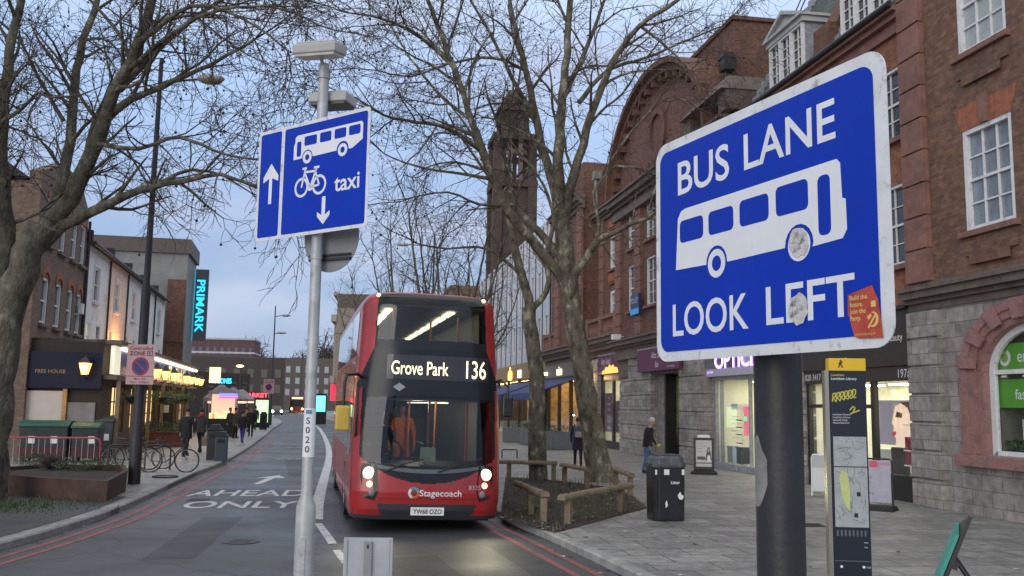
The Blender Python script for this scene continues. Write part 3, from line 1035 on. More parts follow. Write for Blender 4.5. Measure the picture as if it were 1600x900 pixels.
w = MB(T)                                  # roof rail and aerial
for z in (16.25, 16.6):
    w.tube([(-13.5, 3, z), (-9.5, 1.8, z), (-1.8, 1.8, z)], 0.025, 5)
for x in (-12, -9.4, -6.6, -3.8):
    w.tube([(x, 2, 15.6), (x, 2, 16.6)], 0.025, 5)
w.build('roof_rail', M['grey_metal'], b2)

# ---- ground floor of the block: stone piers, salon, optician
w = MB(T)
quoin_pier(w, -7.55, -6.95, 0.1, 4.7, 0, 0.1, 0.62)
w.build('stone_pier', M['stone'], b2, bevel=0.015)
w = MB(T)
w.box(-6.95, -1.68, -0.12, 0.3, 3.3, 4.62)
w.box(-6.95, -1.68, -0.22, 0.3, 4.62, 4.72)
w.box(-6.95, -1.68, -0.05, 0.3, 2.95, 3.3)
fo = w.build('shop_fascia', M['black_sign'], b2, bevel=0.01)
w = MB(T)
w.text("Carla's", -2.55, 4.3, 0.2, -0.126, 0, align='C')
w.text('Hair & Beauty', -2.6, 3.98, 0.17, -0.126, 0)
w.text('Hair & Beauty', -4.6, 3.5, 0.2, -0.126, 0)
w.text('020 3417', -6.9, 3.13, 0.17, -0.056, 0, align='L')
w.text('197a', -2.02, 3.12, 0.2, -0.056, 0, align='C')
w.build('lettering', M['white'], fo)
w = MB(T)
for x0, x1 in ((-6.95, -6.8), (-3.6, -3.42), (-1.8, -1.68)):
    w.box(x0, x1, 0.0, 0.12, 0.12, 2.95)
w.box(-6.8, -3.6, 0.02, 0.1, 2.28, 2.38)
w.box(-3.42, -1.8, 0.0, 0.14, 0.12, 0.72)
w.box(-5.15, -5.05, 0.02, 0.1, 0.12, 2.28)
w.box(-6.8, -3.6, 0.01, 0.11, 0.12, 0.3)
sf = w.build('shop_front', M['black_sign'], b2, bevel=0.008)
w = MB(T)
w.quad((-6.9, 0.06, 0.2), (-1.7, 0.06, 0.2), (-1.7, 0.06, 2.95), (-6.9, 0.06, 2.95))
w.build('pane', M['glass'], sf)
w = MB(T)
room(w, -6.95, -1.68, 0.14, 2.94, 0.13, 4.5)
w.build('shop_interior', [M['interior'], M['interior_floor'], M['shop_light']], b2)

# optician (lit box fascia, tall bright window)
w = MB(T)
w.box(-13.9, -7.56, -0.3, 0.2, 3.33, 4.28)
w.box(-13.9, -7.56, -0.1, 0.3, 3.2, 3.33, 1)
fo = w.build('shop_fascia', [mat('pale fascia box', (0.42, 0.42, 0.5), 0.4, vary=0.05), M['grey_metal']], b2, bevel=0.01)
M['neon'] = glow('violet neon', (0.42, 0.22, 1.0), 2.2)
M['neon_white'] = glow('white neon', (0.85, 0.75, 1.0), 1.4)
w = MB(T)
w.text('OPTICIAN', -13.0, 3.86, 0.5, -0.33, 0, bold=0.03, align='L', width=4.6)
w.text('OPTICIAN', -13.0, 3.86, 0.5, -0.335, 1, bold=-0.012, align='L', width=4.6)
w.text('your local', -13.75, 3.5, 0.09, -0.31, 0, align='L')
w.build('lettering', [M['neon'], M['neon_white']], fo)
w = MB(T)
for x0, x1 in ((-13.88, -13.72), (-13.3, -13.24), (-10.9, -10.84), (-8.2, -8.1), (-7.68, -7.56)):
    w.box(x0, x1, -0.02, 0.1, 0.12, 3.2)
w.box(-13.72, -7.68, -0.04, 0.14, 0.12, 0.34)
sf = w.build('shop_front', M['lead'], b2, bevel=0.008)
w = MB(T)
w.quad((-13.8, 0.04, 0.3), (-7.6, 0.04, 0.3), (-7.6, 0.04, 3.2), (-13.8, 0.04, 3.2))
w.build('pane', M['glass'], sf)
w = MB(T)
room(w, -13.9, -7.56, 0.14, 3.19, 0.15, 4.5)
w.build('shop_interior', [M['interior'], M['interior_floor'], M['shop_light']], b2)

def rthing(name, label, cat, x, y, z=0.14, group=None, rz=0.0):
    t = thing(name, label, cat, rpos(x, y, z), R_ANG + rz, group)
    return t

def display_tower(x, y, label):
    t = rthing('display_tower', label, 'display stand', x, y)
    b = MB()
    b.box(-.25, .25, -.2, .2, 0, 0.75)
    for z in (1.05, 1.3, 1.55, 1.8):
        b.box(-.25, .25, -.2, .2, z, z + 0.02)
    for sx in (-.24, .24):
        b.box(sx - .01, sx + .01, .17, .2, 0.75, 2.05)
    b.box(-.27, .27, -.21, .21, 2.05, 2.25)
    b.build('cabinet', M['white'], t)
    for z in (0.77, 1.07, 1.32, 1.57):
        q = MB()
        for k in (-.14, .12):
            q.tube([(k - .07, 0, z + .1), (k - .06, -.08, z + .12), (k, -.08, z + .12), (k + .06, -.08, z + .12), (k + .07, 0, z + .1)], 0.014, 5)
        q.build('spectacles', M['black'], t)
display_tower(-12.9, 0.55, 'white spectacle tower inside the optician window beside the sign pole')
t = rthing('product_poster', 'pink and green backlit poster inside the optician window', 'poster', -12.2, 0.5, 1.7)
q = MB()
q.box(-.3, .3, 0, .03, -.4, .6)
q.build('panel', glow('poster pink', (0.9, 0.18, 0.25), 0.5), t)
q = MB()
q.box(-.25, .0, -.01, -.002, .1, .25)
q.build('lettering', glow('poster green', (0.1, 0.9, 0.4), 0.7), t)
for x, lab in ((-13.4, 'low grey display block at the foot of the optician window'), (-12.6, 'low dark display block at the foot of the optician window')):
    t = rthing('display_block', lab, 'display block', x, 0.5)
    q = MB()
    q.box(-.2, .2, -.15, .15, 0.2, 0.72)
    q.box(-.22, .22, -.17, .17, 0.72, 0.76)
    q.build('block', M['lead'] if 'grey' in lab else M['black_sign'], t)

# inside the salon: face poster, counter, chair, product shelf
t = rthing('portrait_poster', "pale poster of a woman's face with red lips inside the salon window", 'poster', -4.0, 1.0, 1.35)
q = MB()
q.box(-.95, .95, 0, .04, 0, 1.15)
q.build('panel', glow('glowing poster paper', (0.34, 0.3, 0.37), 0.3), t)  # poster glows by itself, the light on it put in as emission
q = MB()
q.prism([(-.15, 0), (.55, 0), (.62, .5), (.5, .95), (.2, 1.1), (-.1, 1.0), (-.22, .75), (-.3, .55), (-.2, .48), (-.24, .3), (-.12, .16)], -.006, -.001, 0)
q.prism([(-.3, .32), (-.12, .36), (-.1, .28), (-.24, .22)], -.012, -.007, 1)
q.prism([(-.12, .72), (.18, .7), (.2, .82), (-.05, .86)], -.012, -.007, 2)
q.prism([(.1, 1.1), (.9, 1.1), (.95, .3), (.62, .2), (.62, .6), (.45, .95)], -.011, -.007, 2)
q.build('face', [glow('glowing poster skin', (0.85, 0.6, 0.46), 0.55), glow('glowing poster lips', (0.6, 0.05, 0.06), 0.4), mat('poster dark', (0.12, 0.07, 0.06), 0.6)], t)
t = rthing('reception_counter', 'white reception counter inside the salon below the face poster', 'counter', -4.9, 1.5)
q = MB()
q.box(-1.0, 1.0, 0, .6, 0, 1.0)
q.box(-1.06, 1.06, -.06, .66, 1.0, 1.06)
q.box(-.95, -.1, -.02, 0, .1, .9)
q.box(.0, .95, -.02, 0, .1, .9)
q.build('counter', M['white'], t, bevel=0.01)
t = rthing('salon_chair', 'dark salon chair back seen behind the black stall riser', 'chair', -3.1, 0.5)
q = MB()
q.box(-.34, .34, -.1, 0, .5, 1.2)
q.build('backrest', mat('dark leather', (0.05, 0.045, 0.042), 0.5), t, bevel=0.04)
q = MB()
q.box(-.32, .32, -.0, .5, .42, .55)
q.build('seat', mat('dark leather seat', (0.05, 0.045, 0.042), 0.5), t, bevel=0.04)
q = MB()
q.cyl((0, .2, 0), (0, .2, .42), .05)
q.cyl((0, .2, 0), (0, .2, .04), .28)
q.build('base', M['grey_metal'], t)
t = rthing('product_shelf', 'white product shelf with red packs at the right side of the salon window', 'shelf', -2.2, 0.35)
q = MB()
for z in (0.2, .8, 1.15, 1.75):
    q.box(-.12, .12, -.3, .3, z, z + .03)
q.box(-.13, .13, .3, .33, 0, 2.3)
q.build('frame', M['white'], t)
for z in (0.83, 1.18):
    for k in range(5):
        q = MB()
        q.box(-.1, .05, -.27 + k * .11, -.19 + k * .11, z, z + .3)
        q.build('pack', mat('red pack', (0.3, 0.03, 0.06), 0.5) if k % 2 == 0 else M['white'], t)

# ================= pavilion with the curved gable
b3, T = rbld('gabled_pavilion', 'dark red brick pavilion with a great curved gable, set behind the bus lane sign', 'building', -25.2)
PX0, PX1 = -25.2, -10.82
hs = [(x, x + 1.2, z0, z0 + hh) for z0, hh in ((6.6, 2.1), (9.5, 1.7)) for x in (-23.3, -20.6, -17.4, -14.7)]
w = MB(T)
wall(w, PX0, PX1, 4.72, 12.0, hs, -0.35, 0.2)
shell(w, PX0, PX1, 4.72, 12.0, -0.35, 9)
w.build('wall', M['dark_brick'], b3)
for h in hs:
    sash(b3, T, h, -0.35, 2, 4, 'pane', 'frame_white', 0.12, sill='pink_stone')
w = MB(T)
for x0 in (PX0 + .05, -22.0, -18.9, -16.0, -13.3, PX1 - 0.95):
    w.next()
    quoin_pier(w, x0, x0 + 0.9, 4.8, 11.4, -0.35, 0.14, 0.6)
w.build('pilaster', M['pink_stone'], b3)
w = MB(T)
cornice(w, PX0 - .1, PX1 + .1, 11.4, -0.35, 0, 1.5)
w.box(PX0 - .05, PX1 + 0.05, -0.62, 0.1, 11.1, 11.4)
w.build('cornice', M['cornice'], b3)
w = MB(T)                                 # attic with curved gable
gx, gz = -19.1, 12.1
arc = ell(gx, gz, 6.1, 4.1, 180, 0, 28)
w.prism(arc, -0.3, 3.5, 0)
w.build('gable', M['dark_brick'], b3)
w = MB(T)
for a, c, yy in ((0.0, 0.28, -0.62), (0.28, 0.5, -0.85)):
    w.ring(ell(gx, gz, 6.1 + c, 4.1 + c, 180, 0, 28), ell(gx, gz, 6.1 + a, 4.1 + a, 180, 0, 28), yy, 1.2)
for t_ in range(8, 180, 9):               # modillions under the curved cornice
    x, z = gx + 5.95 * math.cos(R_(t_)), gz + 3.95 * math.sin(R_(t_))
    w.box(x - .12, x + .12, -0.6, -0.29, z - .14, z + .14)
w.build('gable_cornice', M['dark_brick'], b3)
w = MB(T)
w.ring(ell(gx, 13.9, 1.15, 1.15, 0, 360, 28), ell(gx, 13.9, .85, .85, 0, 360, 28), -0.42, -0.29)
for k in range(-3, 4):
    w.next()
    w.box(gx + k * 1.3 - .2, gx + k * 1.3 + .2, -0.4, -0.29, 12.4, 12.9)
w.build('gable_carving', M['dark_brick'], b3)
w = MB(T)
w.box(-18.4, -13.05, 0.6, 8.5, 12.0, 16.55)
w.box(-18.5, -12.95, 0.5, 8.6, 16.55, 16.7)
w.build('parapet_block', M['dark_brick'], b3)
w = MB(T)
for x in (-14.4, -11.0):                  # stone caps over the end pilasters
    w.box(x - .35, x + .35, -0.75, 0.6, 12.3, 13.02)
w.hexa([(-14.7, -0.95, 13.0), (-10.6, -0.95, 13.0), (-10.6, 1.2, 13.0), (-14.7, 1.2, 13.0)], [(-14.3, -0.5, 13.6), (-11.0, -0.5, 13.6), (-11.0, 1.0, 13.6), (-14.3, 1.0, 13.6)])
w.build('pilaster_cap', M['cornice'], b3)
w = MB(T)
w.tube([(-12.9, 0.2, 13.2), (-12.9, 0.2, 14.6)], 0.06, 6)
w.box(-13.15, -12.65, 0.05, 0.5, 14.5, 14.95)
w.prism([(-13.2, 14.95), (-12.6, 14.95), (-12.9, 15.25)], 0.0, 0.5)
w.build('rainwater_head', M['black'], b3)
# ground floor: piers, plum banner, doorway with the face poster
w = MB(T)
for x0, x1 in ((-23.3, -20.1), (-16.6, -13.95)):
    w.next()
    quoin_pier(w, x0, x1, 0.1, 4.7, -0.25, 0.12, 0.63, 0.05)
w.build('stone_pier', M['stone'], b3, bevel=0.02)
w = MB(T)
cornice(w, PX0, PX1, 4.72, -0.35, 0, 1.2)
w.box(PX0, PX1, -0.5, 0.2, 4.4, 4.72)
w.box(PX0, PX1, -0.3, 0.3, 3.6, 4.4)
w.build('ground_cornice', M['cornice'], b3)
w = MB(T)
w.box(-21.3, -16.0, -0.56, -0.44, 3.72, 4.66)
w.box(-21.3, -16.0, -0.57, -0.42, 4.66, 4.72, 1)
bo = w.build('shop_banner', [M['plum'], M['lead']], b3)
w = MB(T)
w.text('Alto Salad', -18.6, 4.38, 0.26, -0.565, 0, bold=0.01)
w.text('Bar', -18.6, 3.98, 0.24, -0.565, 0, bold=0.01)
w.text('fresh every day', -16.9, 3.86, 0.1, -0.565, 0)
w.build('lettering', M['banner_white'], bo)
w = MB(T)
w.box(-20.1, -19.25, -0.05, 0.4, 0.12, 3.6)
w.box(-19.25, -16.6, 0.5, 0.6, 0.12, 3.6, 1)
w.box(-19.25, -19.1, -0.02, 0.5, 0.12, 3.6, 1)
w.box(-17.1, -16.6, -0.02, 0.5, 0.12, 3.6, 1)
w.box(-19.1, -17.1, -0.3, 0.5, 0.12, 0.25, 0)
w.build('doorway', [M['stone_plain'], M['black_sign']], b3)
w = MB(T)
w.box(-19.05, -17.15, 0.42, 0.47, 0.7, 3.5)
po = w.build('door_poster', mat('poster green', (0.16, 0.2, 0.06), 0.4, vary=0.5, vscale=2.5), b3)
w = MB(T)
w.prism(ell(-17.7, 2.2, 0.5, 0.85, 0, 360, 22)[:-1], 0.40, 0.415, 0)
w.prism([(-18.25, 2.45), (-18.1, 3.0), (-17.7, 3.2), (-17.2, 3.0), (-17.16, 2.5), (-17.5, 2.85), (-18.0, 2.75)], 0.385, 0.399, 1)
w.prism([(-19.0, 0.72), (-17.2, 0.72), (-17.25, 1.1), (-17.6, 1.45), (-18.2, 1.9), (-18.75, 1.5)], 0.38, 0.399, 2)
w.build('face', [mat('poster face', (0.3, 0.2, 0.13), 0.5, vary=0.2), mat('poster hair', (0.09, 0.06, 0.04), 0.5), mat('poster coat', (0.025, 0.03, 0.025), 0.5, vary=0.3)], po)
w = MB(T)                                  # bits of the pavilion's ground floor behind the sign
w.box(PX0, -23.3, -0.1, 0.3, 0.12, 3.6)
w.box(-13.95, PX1, 0.2, 0.3, 4.3, 4.72)
w.build('ground_wall', M['stone_plain'], b3)
w = MB(T)
w.box(-22.1, -20.9, -0.62, -0.5, 6.3, 7.2)
bo = w.build('agent_board', mat('navy board', (0.02, 0.03, 0.12), 0.4), b3)
w = MB(T)
w.box(-22.1, -20.9, -0.63, -0.621, 6.3, 6.55)
w.text('TO LET', -21.5, 6.92, 0.22, -0.63, 1)
w.build('lettering', [glow('cyan stripe', (0.03, 0.3, 0.6), 0.2), M['sign_white']], bo)
# alarm box and cctv
w = MB(T)
w.box(-24.3, -24.0, -0.9, -0.5, 5.35, 5.6)
w.tube([(-24.15, -0.5, 5.5), (-24.15, -0.3, 5.5)], 0.04, 6)
w.build('security_camera', M['white'], b3)

# ================= lower wing with salad shop, balustrade and mansard
b4, T = rbld('mansard_wing', 'red brick wing with stone balustrade and dark mansard beyond the curved gable', 'building', -43.3)
WX0, WX1 = -43.2, -25.25
hs = [(x, x + 1.25, z0, z0 + hh) for z0, hh in ((6.85, 1.35), (9.35, 1.7)) for x in (-28.7, -26.4)]
hs += [(x, x + 1.1, z0, z0 + hh) for z0, hh in ((6.6, 2.3), (9.9, 2.2)) for x in (-42.4, -40.3)] + [(-35.6, -34.3, 7, 9), (-35.6, -34.3, 10, 12)]
w = MB(T)
wall(w, WX0, WX1, 5.6, 12.5, hs, 0.3, 0.2)
shell(w, WX0, WX1, 0.1, 12.5, 4.5, 9)
w.quad((WX0, 9, 5.6), (WX0, 0.3, 5.6), (WX0, 0.3, 12.5), (WX0, 9, 12.5))
w.quad((WX0, 0.3, 12.5), (WX1, 0.3, 12.5), (WX1, 9, 12.5), (WX0, 9, 12.5))
w.quad((WX0, 0.3, 5.6), (WX0, 9, 5.6), (WX1, 9, 5.6), (WX1, 0.3, 5.6))
w.build('wall', M['dark_brick'], b4)
for h in hs:
    sash(b4, T, h, 0.3, 2, 2, 'pane_curtain', 'frame_white', 0.1, 0.14, 0.05, sill='pink_stone')
w = MB(T)
for a, b, c, d in hs:
    w.next()
    w.box(a - .05, b + .05, 0.2, 0.3, d + .35, d + .9)
    w.box(a + .1, b - .1, 0.15, 0.2, d + .45, d + .8)
w.build('brick_panel', M['rub_brick'], b4)
w = MB(T)                                 # projecting end bay
wall(w, -38.2, -31.4, 5.6, 15.6, [], -0.5)
shell(w, -38.2, -31.4, 5.6, 15.6, -0.5, 7)
w.box(-36.5, -33.5, 0, 5, 15.6, 16.4)
w.build('projecting_bay', M['dark_brick'], b4)
w = MB(T)
for x in (-38.2, -32.5):
    w.next()
    quoin_pier(w, x, x + 1.1, 5.7, 13.2, -0.5, 0.14, 0.62)
for x in (-30.6, -25.2 - 1.0):
    w.next()
    quoin_pier(w, x, x + .8, 5.7, 12.2, 0.3, 0.12, 0.62)
w.build('pilaster', M['pink_stone'], b4)
w = MB(T)
cornice(w, -38.4, -31.2, 13.2, -0.5, 0, 1.5)
cornice(w, WX0, WX1, 12.2, 0.3, 0, 1.2)
w.build('cornice', M['cornice'], b4)
w = MB(T)
w.hexa([(WX0, 0.1, 12.75), (WX1, 0.1, 12.75), (WX1, 8.5, 12.75), (WX0, 8.5, 12.75)], [(WX0, 1.8, 15.2), (WX1, 1.8, 15.2), (WX1, 7, 15.2), (WX0, 7, 15.2)])
w.build('roof', M['tile'], b4)
w = MB(T)
w.quad((-24.9, 0.1, 12.9), (-24.9, 1.6, 12.9), (-24.9, 1.6, 14.4), (-24.9, 0.1, 14.4))
w.box(-27.3, -25.3, 0.1, 1.6, 14.25, 14.4)
w.box(-27.3, -27.2, 0.1, 1.6, 12.8, 14.25)
w.box(-25.4, -25.3, 0.1, 1.6, 12.8, 14.25)
d = w.build('dormer', M['lead'], b4)
for k in range(2):
    sash(d, T, (-27.2 + k * 0.9, -26.3 + k * .9, 12.8, 14.24), 0.0, 2, 3, 'pane_curtain', 'frame_white', 0.1, 0.09, 0.04, meeting=False)
w = MB(T)
w.tube([(-30.0, -0.15, 14.6), (-30.0, -0.15, 12.9)], 0.1, 8)
w.box(-30.3, -29.7, -0.3, 0.1, 14.5, 14.95)
w.build('downpipe', M['stone_plain'], b4)
w = MB(T)                                  # balustrade over the shops
for x0, x1 in ((-31.3, -25.3), (-43, -38.4)):
    w.next()
    w.box(x0, x1, -0.35, -0.05, 5.72, 5.9)
    w.box(x0, x1, -0.37, -0.03, 6.65, 6.82)
    n = int((x1 - x0) / 0.32)
    for i in range(n):
        x = x0 + .16 + i * .32
        w.lathe([(.06, 0), (.11, .2), (.11, .3), (.05, .55), (.08, .75)], 6, 0, Matrix.Translation((x, -0.2, 5.9)))
    for x in (x0 + .25, (x0 + x1) / 2, x1 - .25):
        w.box(x - .25, x + .25, -0.4, 0, 5.72, 6.9)
w.build('balustrade', M['pink_stone'], b4)
w = MB(T)
cornice(w, WX0, WX1, 5.1, -0.2, 0, 1.3)
w.box(WX0, WX1, -0.1, 0.3, 4.8, 5.1)
w.build('ground_cornice', M['cornice'], b4)
w = MB(T)
quoin_pier(w, -25.3, -23.4, 0.1, 4.7, -0.1, 0.1, 0.63, 0.05)
w.next()
quoin_pier(w, -30.6, -29.4, 0.1, 4.7, -0.1, 0.1, 0.63, 0.05)
w.next()
quoin_pier(w, -33.0, -32.2, 0.1, 4.7, -0.1, 0.1, 0.63, 0.05)
w.build('stone_pier', M['stone'], b4)
# salad shop
w = MB(T)
w.box(-29.4, -25.3, -0.16, 0.2, 3.85, 4.8)
w.box(-29.4, -25.3, -0.2, 0.22, 4.8, 4.86, 1)
bo = w.build('shop_banner', [M['plum'], M['lead']], b4)
w = MB(T)
w.text('Alto Salad', -27.9, 4.5, 0.3, -0.166, 0, bold=0.01)
w.text('Bar', -27.9, 4.12, 0.26, -0.166, 0, bold=0.01)
w.build('lettering', M['banner_white'], bo)
w = MB(T)
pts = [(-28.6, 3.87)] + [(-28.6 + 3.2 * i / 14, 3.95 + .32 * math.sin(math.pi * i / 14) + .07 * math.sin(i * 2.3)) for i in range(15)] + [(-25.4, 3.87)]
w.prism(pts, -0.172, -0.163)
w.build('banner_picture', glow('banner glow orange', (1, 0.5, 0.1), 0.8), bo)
w = MB(T)
for x0, x1 in ((-29.4, -29.1), (-27.3, -27.1), (-25.45, -25.3)):
    w.box(x0, x1, 0.0, 0.14, 0.12, 3.85)
w.box(-29.1, -25.45, 0.0, 0.15, 0.12, 0.5)
w.box(-29.1, -25.45, 0.01, 0.13, 3.5, 3.85)
sf = w.build('shop_front', M['black_sign'], b4)
w = MB(T)
w.quad((-29.1, 0.07, 0.5), (-25.4, 0.07, 0.5), (-25.4, 0.07, 3.5), (-29.1, 0.07, 3.5))
w.build('pane', M['glass'], sf)
w = MB(T)
room(w, -29.4, -25.3, 0.14, 3.84, 0.2, 4.2)
w.build('shop_interior', [M['interior'], M['interior_floor'], M['shop_light']], b4)
for x0, x1, z1 in ((-29.05, -27.35, 2.9), (-27.05, -25.5, 2.5)):
    w = MB(T)
    w.box(x0, x1, 0.1, 0.12, 0.95, z1)
    po = w.build('window_poster', mat('menu poster', (0.17, 0.09, 0.12), 0.5, vary=0.2), b4)
    w = MB(T)
    for i, s in enumerate(('WE', 'WRAP', 'BOX', 'SALAD', 'AND', 'FRESH')):
        z = z1 - 0.25 - i * 0.3
        if z > 1.05:
            w.text(s, (x0 + x1) / 2, z, 0.13, 0.094, 0, bold=0.015)
    w.build('lettering', M['sign_white'], po)
w = MB(T)
w.box(-26.7, -25.7, 0.3, 0.38, 2.7, 3.4)
w.build('menu_screen', M['black_sign'], b4)
# cafe front
M['cafe_wall'] = mat('grey taupe fascia', (0.17, 0.15, 0.13), 0.6, vary=0.15)
w = MB(T)
w.box(-43.2, -33.1, -0.12, 0.3, 3.9, 4.8)
fo = w.build('shop_fascia', M['cafe_wall'], b4)
w = MB(T)
w.text("miso", -39.5, 4.4, 0.55, -0.16, 0, bold=0.02, align='L')
w.box(-42.9, -42.5, -0.3, -0.12, 4.2, 4.4)
w.build('lettering', glow('lit letters', (1, 0.85, 0.45), 2.2), fo)
w = MB(T)
for i in range(4):
    x = -43.1 + i * 3.2
    w.box(x, x + .2, 0.0, 0.2, 0.12, 3.9)
w.box(-43.2, -33.1, 0.02, 0.18, 0.12, 0.6)
sf = w.build('shop_front', M['black_sign'], b4)
w = MB(T)
w.quad((-43.2, 0.1, 0.6), (-33.1, 0.1, 0.6), (-33.1, 0.1, 3.9), (-43.2, 0.1, 3.9))
w.build('pane', M['glass'], sf)
w = MB(T)
room(w, -43.2, -33.1, 0.14, 3.89, 0.25, 4.2)
w.build('shop_interior', [mat('cafe interior', (0.5, 0.36, 0.2), 0.7, vary=0.4), M['interior_floor'], glow('cafe lamp', (1, 0.66, 0.28), 14)], b4)
for x, z in ((-31.5, 3.2), (-31.5, 2.6), (-31.9, 1.6), (-30.2, 3.75)):
    w = MB(T)
    w.cyl((x, -0.32, z - .18), (x, -0.32, z + .18), 0.09, 0.09, 8)
    w.build('wall_lamp', glow('bright sconce', (1, .66, .26), 4), b4)
    point_lamp(T @ Vector((x, -.55, z)), (1, .6, .25), 9, .06, b4)

# ================= white gridded office block beyond
b5, T = rbld('office_block', 'white gridded office block with dark vertical fins, half hidden by the bus', 'building', -80)
hs = []
for r in range(3):
    for i in range(14):
        x = -79.0 + i * 2.6
        hs.append((x, x + 1.25, 6.4 + r * 3.3, 8.5 + r * 3.3))
w = MB(T)
wall(w, -80, -43.4, 5.4, 14.9, hs, 0.2, 0.15)
shell(w, -80, -43.4, 0.1, 14.9, 4, 12)
w.quad((-43.4, .2, 5.4), (-43.4, 4, 5.4), (-43.4, 4, 14.9), (-43.4, .2, 14.9))
w.quad((-80, .2, 14.9), (-43.4, .2, 14.9), (-43.4, 12, 14.9), (-80, 12, 14.9))
w.build('wall', mat('white panel', (0.5, 0.52, 0.58), 0.5, vary=0.1), b5)
proto = None
for a, b, c, d in hs:
    if proto is None:
        proto = sash(b5, T, (a, b, c, d), 0.2, 2, 1, 'pane', 'frame_white', 0.1, 0.09, 0.06)
    else:
        q = copy_tree(proto, b5)
        q.location = T @ Vector(((a + b) / 2, 0.2, c))
w = MB(T)
for i in range(15):
    x = -79.7 + i * 2.6
    w.next()
    w.box(x - .07, x + .07, 0.16, 0.2, 5.4, 14.9)
w.build('fin', M['black'], b5)
w = MB(T)
w.box(-80, -43.4, -0.1, 0.4, 4.2, 5.4)
fo = w.build('shop_fascia', mat('tan fascia', (0.3, 0.2, 0.08), 0.5, vary=0.1), b5)
w = MB(T)
w.text('olo', -57.3, 4.75, 1.0, -0.15, 0, bold=0.04)
w.box(-53.5, -52.3, -0.2, -0.11, 4.3, 4.9, 1)
w.build('lettering', [glow('amber letters', (1, 0.6, 0.08), 3), glow('white lamp box', (0.95, 0.95, 0.9), 1)], fo)
w = MB(T)
for i in range(8):
    x = -79.8 + i * 5.1
    w.box(x, x + .25, 0, 0.2, 0.12, 4.2)
sf = w.build('shop_front', M['black_sign'], b5)
w = MB(T)
w.quad((-80, 0.1, 0.2), (-43.4, 0.1, 0.2), (-43.4, 0.1, 4.2), (-80, 0.1, 4.2))
w.build('pane', M['glass'], sf)
w = MB(T)
room(w, -80, -43.4, 0.14, 4.19, 0.25, 3.8)
w.build('shop_interior', [mat('restaurant interior', (0.6, 0.42, 0.16), 0.7, vary=0.4), M['interior_floor'], glow('restaurant lamp', (1, 0.72, 0.26), 12)], b5)

# awnings: blue folding-arm canopies over the terrace
M['awning'] = mat('blue awning cloth', (0.035, 0.05, 0.17), 0.7, vary=0.15)
for x0, x1, lab, pb in ((-42.9, -33.3, 'nearer blue awning sloping over the cafe terrace', b4), (-56.0, -44.6, 'farther blue awning by the amber letters', b5)):
    w = MB(T if pb is b5 else Matrix.Translation((43.3, 0, 0)))
    w.hexa([(x0, -0.14, 3.85), (x1, -0.14, 3.85), (x1, -2.9, 2.85), (x0, -2.9, 2.85)], [(x0, -0.14, 3.9), (x1, -0.14, 3.9), (x1, -2.9, 2.9), (x0, -2.9, 2.9)])
    w.box(x0, x1, -2.96, -2.9, 2.55, 2.92)
    w.box(x0, x1, -0.3, -0.13, 3.72, 3.98, 1)
    for x in (x0 + .5, x1 - .5):
        w.tube([(x, -0.2, 3.75), (x, -2.85, 2.82)], 0.03, 5, 1)
    w.build('awning', [M['awning'], M['black']], pb)

# ================= church tower
tc = at(798, 400, 92)
TW = 3.5
t = thing('church_tower', 'dark brick bell tower rising behind the bare trees and the bus', 'tower', (tc.x, 92, 0.1), STREET)
w = MB()
w.box(-TW / 2, TW / 2, -TW / 2, TW / 2, 0, 24)
for sx in (-1, 1):
    for sy in (-1, 1):
        w.box(sx * TW / 2 - .45, sx * TW / 2 + .45, sy * TW / 2 - .45, sy * TW / 2 + .45, 0, 23.6)
        w.box(sx * TW / 2 - .4, sx * TW / 2 + .4, sy * TW / 2 - .4, sy * TW / 2 + .4, 24.3, 29)
w.box(-TW / 2 - .5, TW / 2 + .5, -TW / 2 - .5, TW / 2 + .5, 23.6, 24.3)
w.box(-TW / 2 - .5, TW / 2 + .5, -TW / 2 - .5, TW / 2 + .5, 28.4, 29)
w.box(-TW / 2 + .3, TW / 2 - .3, -TW / 2 + .3, TW / 2 - .3, 29, 31.5)
w.hexa([(-1.8, -1.8, 31.5), (1.8, -1.8, 31.5), (1.8, 1.8, 31.5), (-1.8, 1.8, 31.5)], [(-.5, -.5, 34), (.5, -.5, 34), (.5, .5, 34), (-.5, .5, 34)])
w.build('tower_shaft', M['tower_brick'], t)
w = MB()
for x in (-.55, .55):
    for y in (-TW / 2, TW / 2):
        w.next()
        w.box(x - .2, x + .2, y - .2, y + .2, 24.3, 28.4)
        w.prism(ell(x, 26.9, .7, .7, 0, 180, 8), y - .15, y + .15)
w.build('belfry_arch', M['cornice'], t)
w = MB()
w.tube([(0, 0, 34), (0, 0, 38.5)], [.12, .03], 5)
w.box(-.5, .5, -.06, .06, 36.6, 36.8)
w.build('cross', M['dark_pole'], t)

# ================= stone-finned department store beyond the bus
sp = at(524, 640, 125)
t = thing('department_store', 'pale stone store with vertical fins beyond the bus, left of it', 'building', (sp.x, 125, 0.1), R_ANG + R_(-3))
w = MB()
w.box(-26, 4, 0, 18, 4.6, 16.3)
w.box(-26, 4, 0.6, 18, 0, 4.6, 1)
w.box(-26, 4, 0.2, 18, 14.4, 16.2)
w.build('wall', [mat('buff stone', (0.25, 0.215, 0.18), 0.8, vary=0.15), M['black_sign']], t)
w = MB()
for i in range(26):
    x = -24.5 + i * 1.05
    w.next()
    w.box(x, x + .34, -0.4, 0.0, 5.6, 12.6)
w.build('fin', mat('pale stone fin', (0.34, 0.3, 0.25), 0.8, vary=0.1), t)
w = MB()
w.box(-26.2, 4.2, -0.7, 0, 12.6, 13.5)
w.box(-26.2, 4.2, -0.5, 0, 16.0, 16.5)
w.box(-26.2, 4.2, -0.6, 0, 4.6, 5.5)
w.build('cornice', mat('pale stone band', (0.33, 0.3, 0.26), 0.8, vary=0.1), t)
w = MB()
w.box(-8, -2, -0.9, -0.5, 2.3, 4.6)
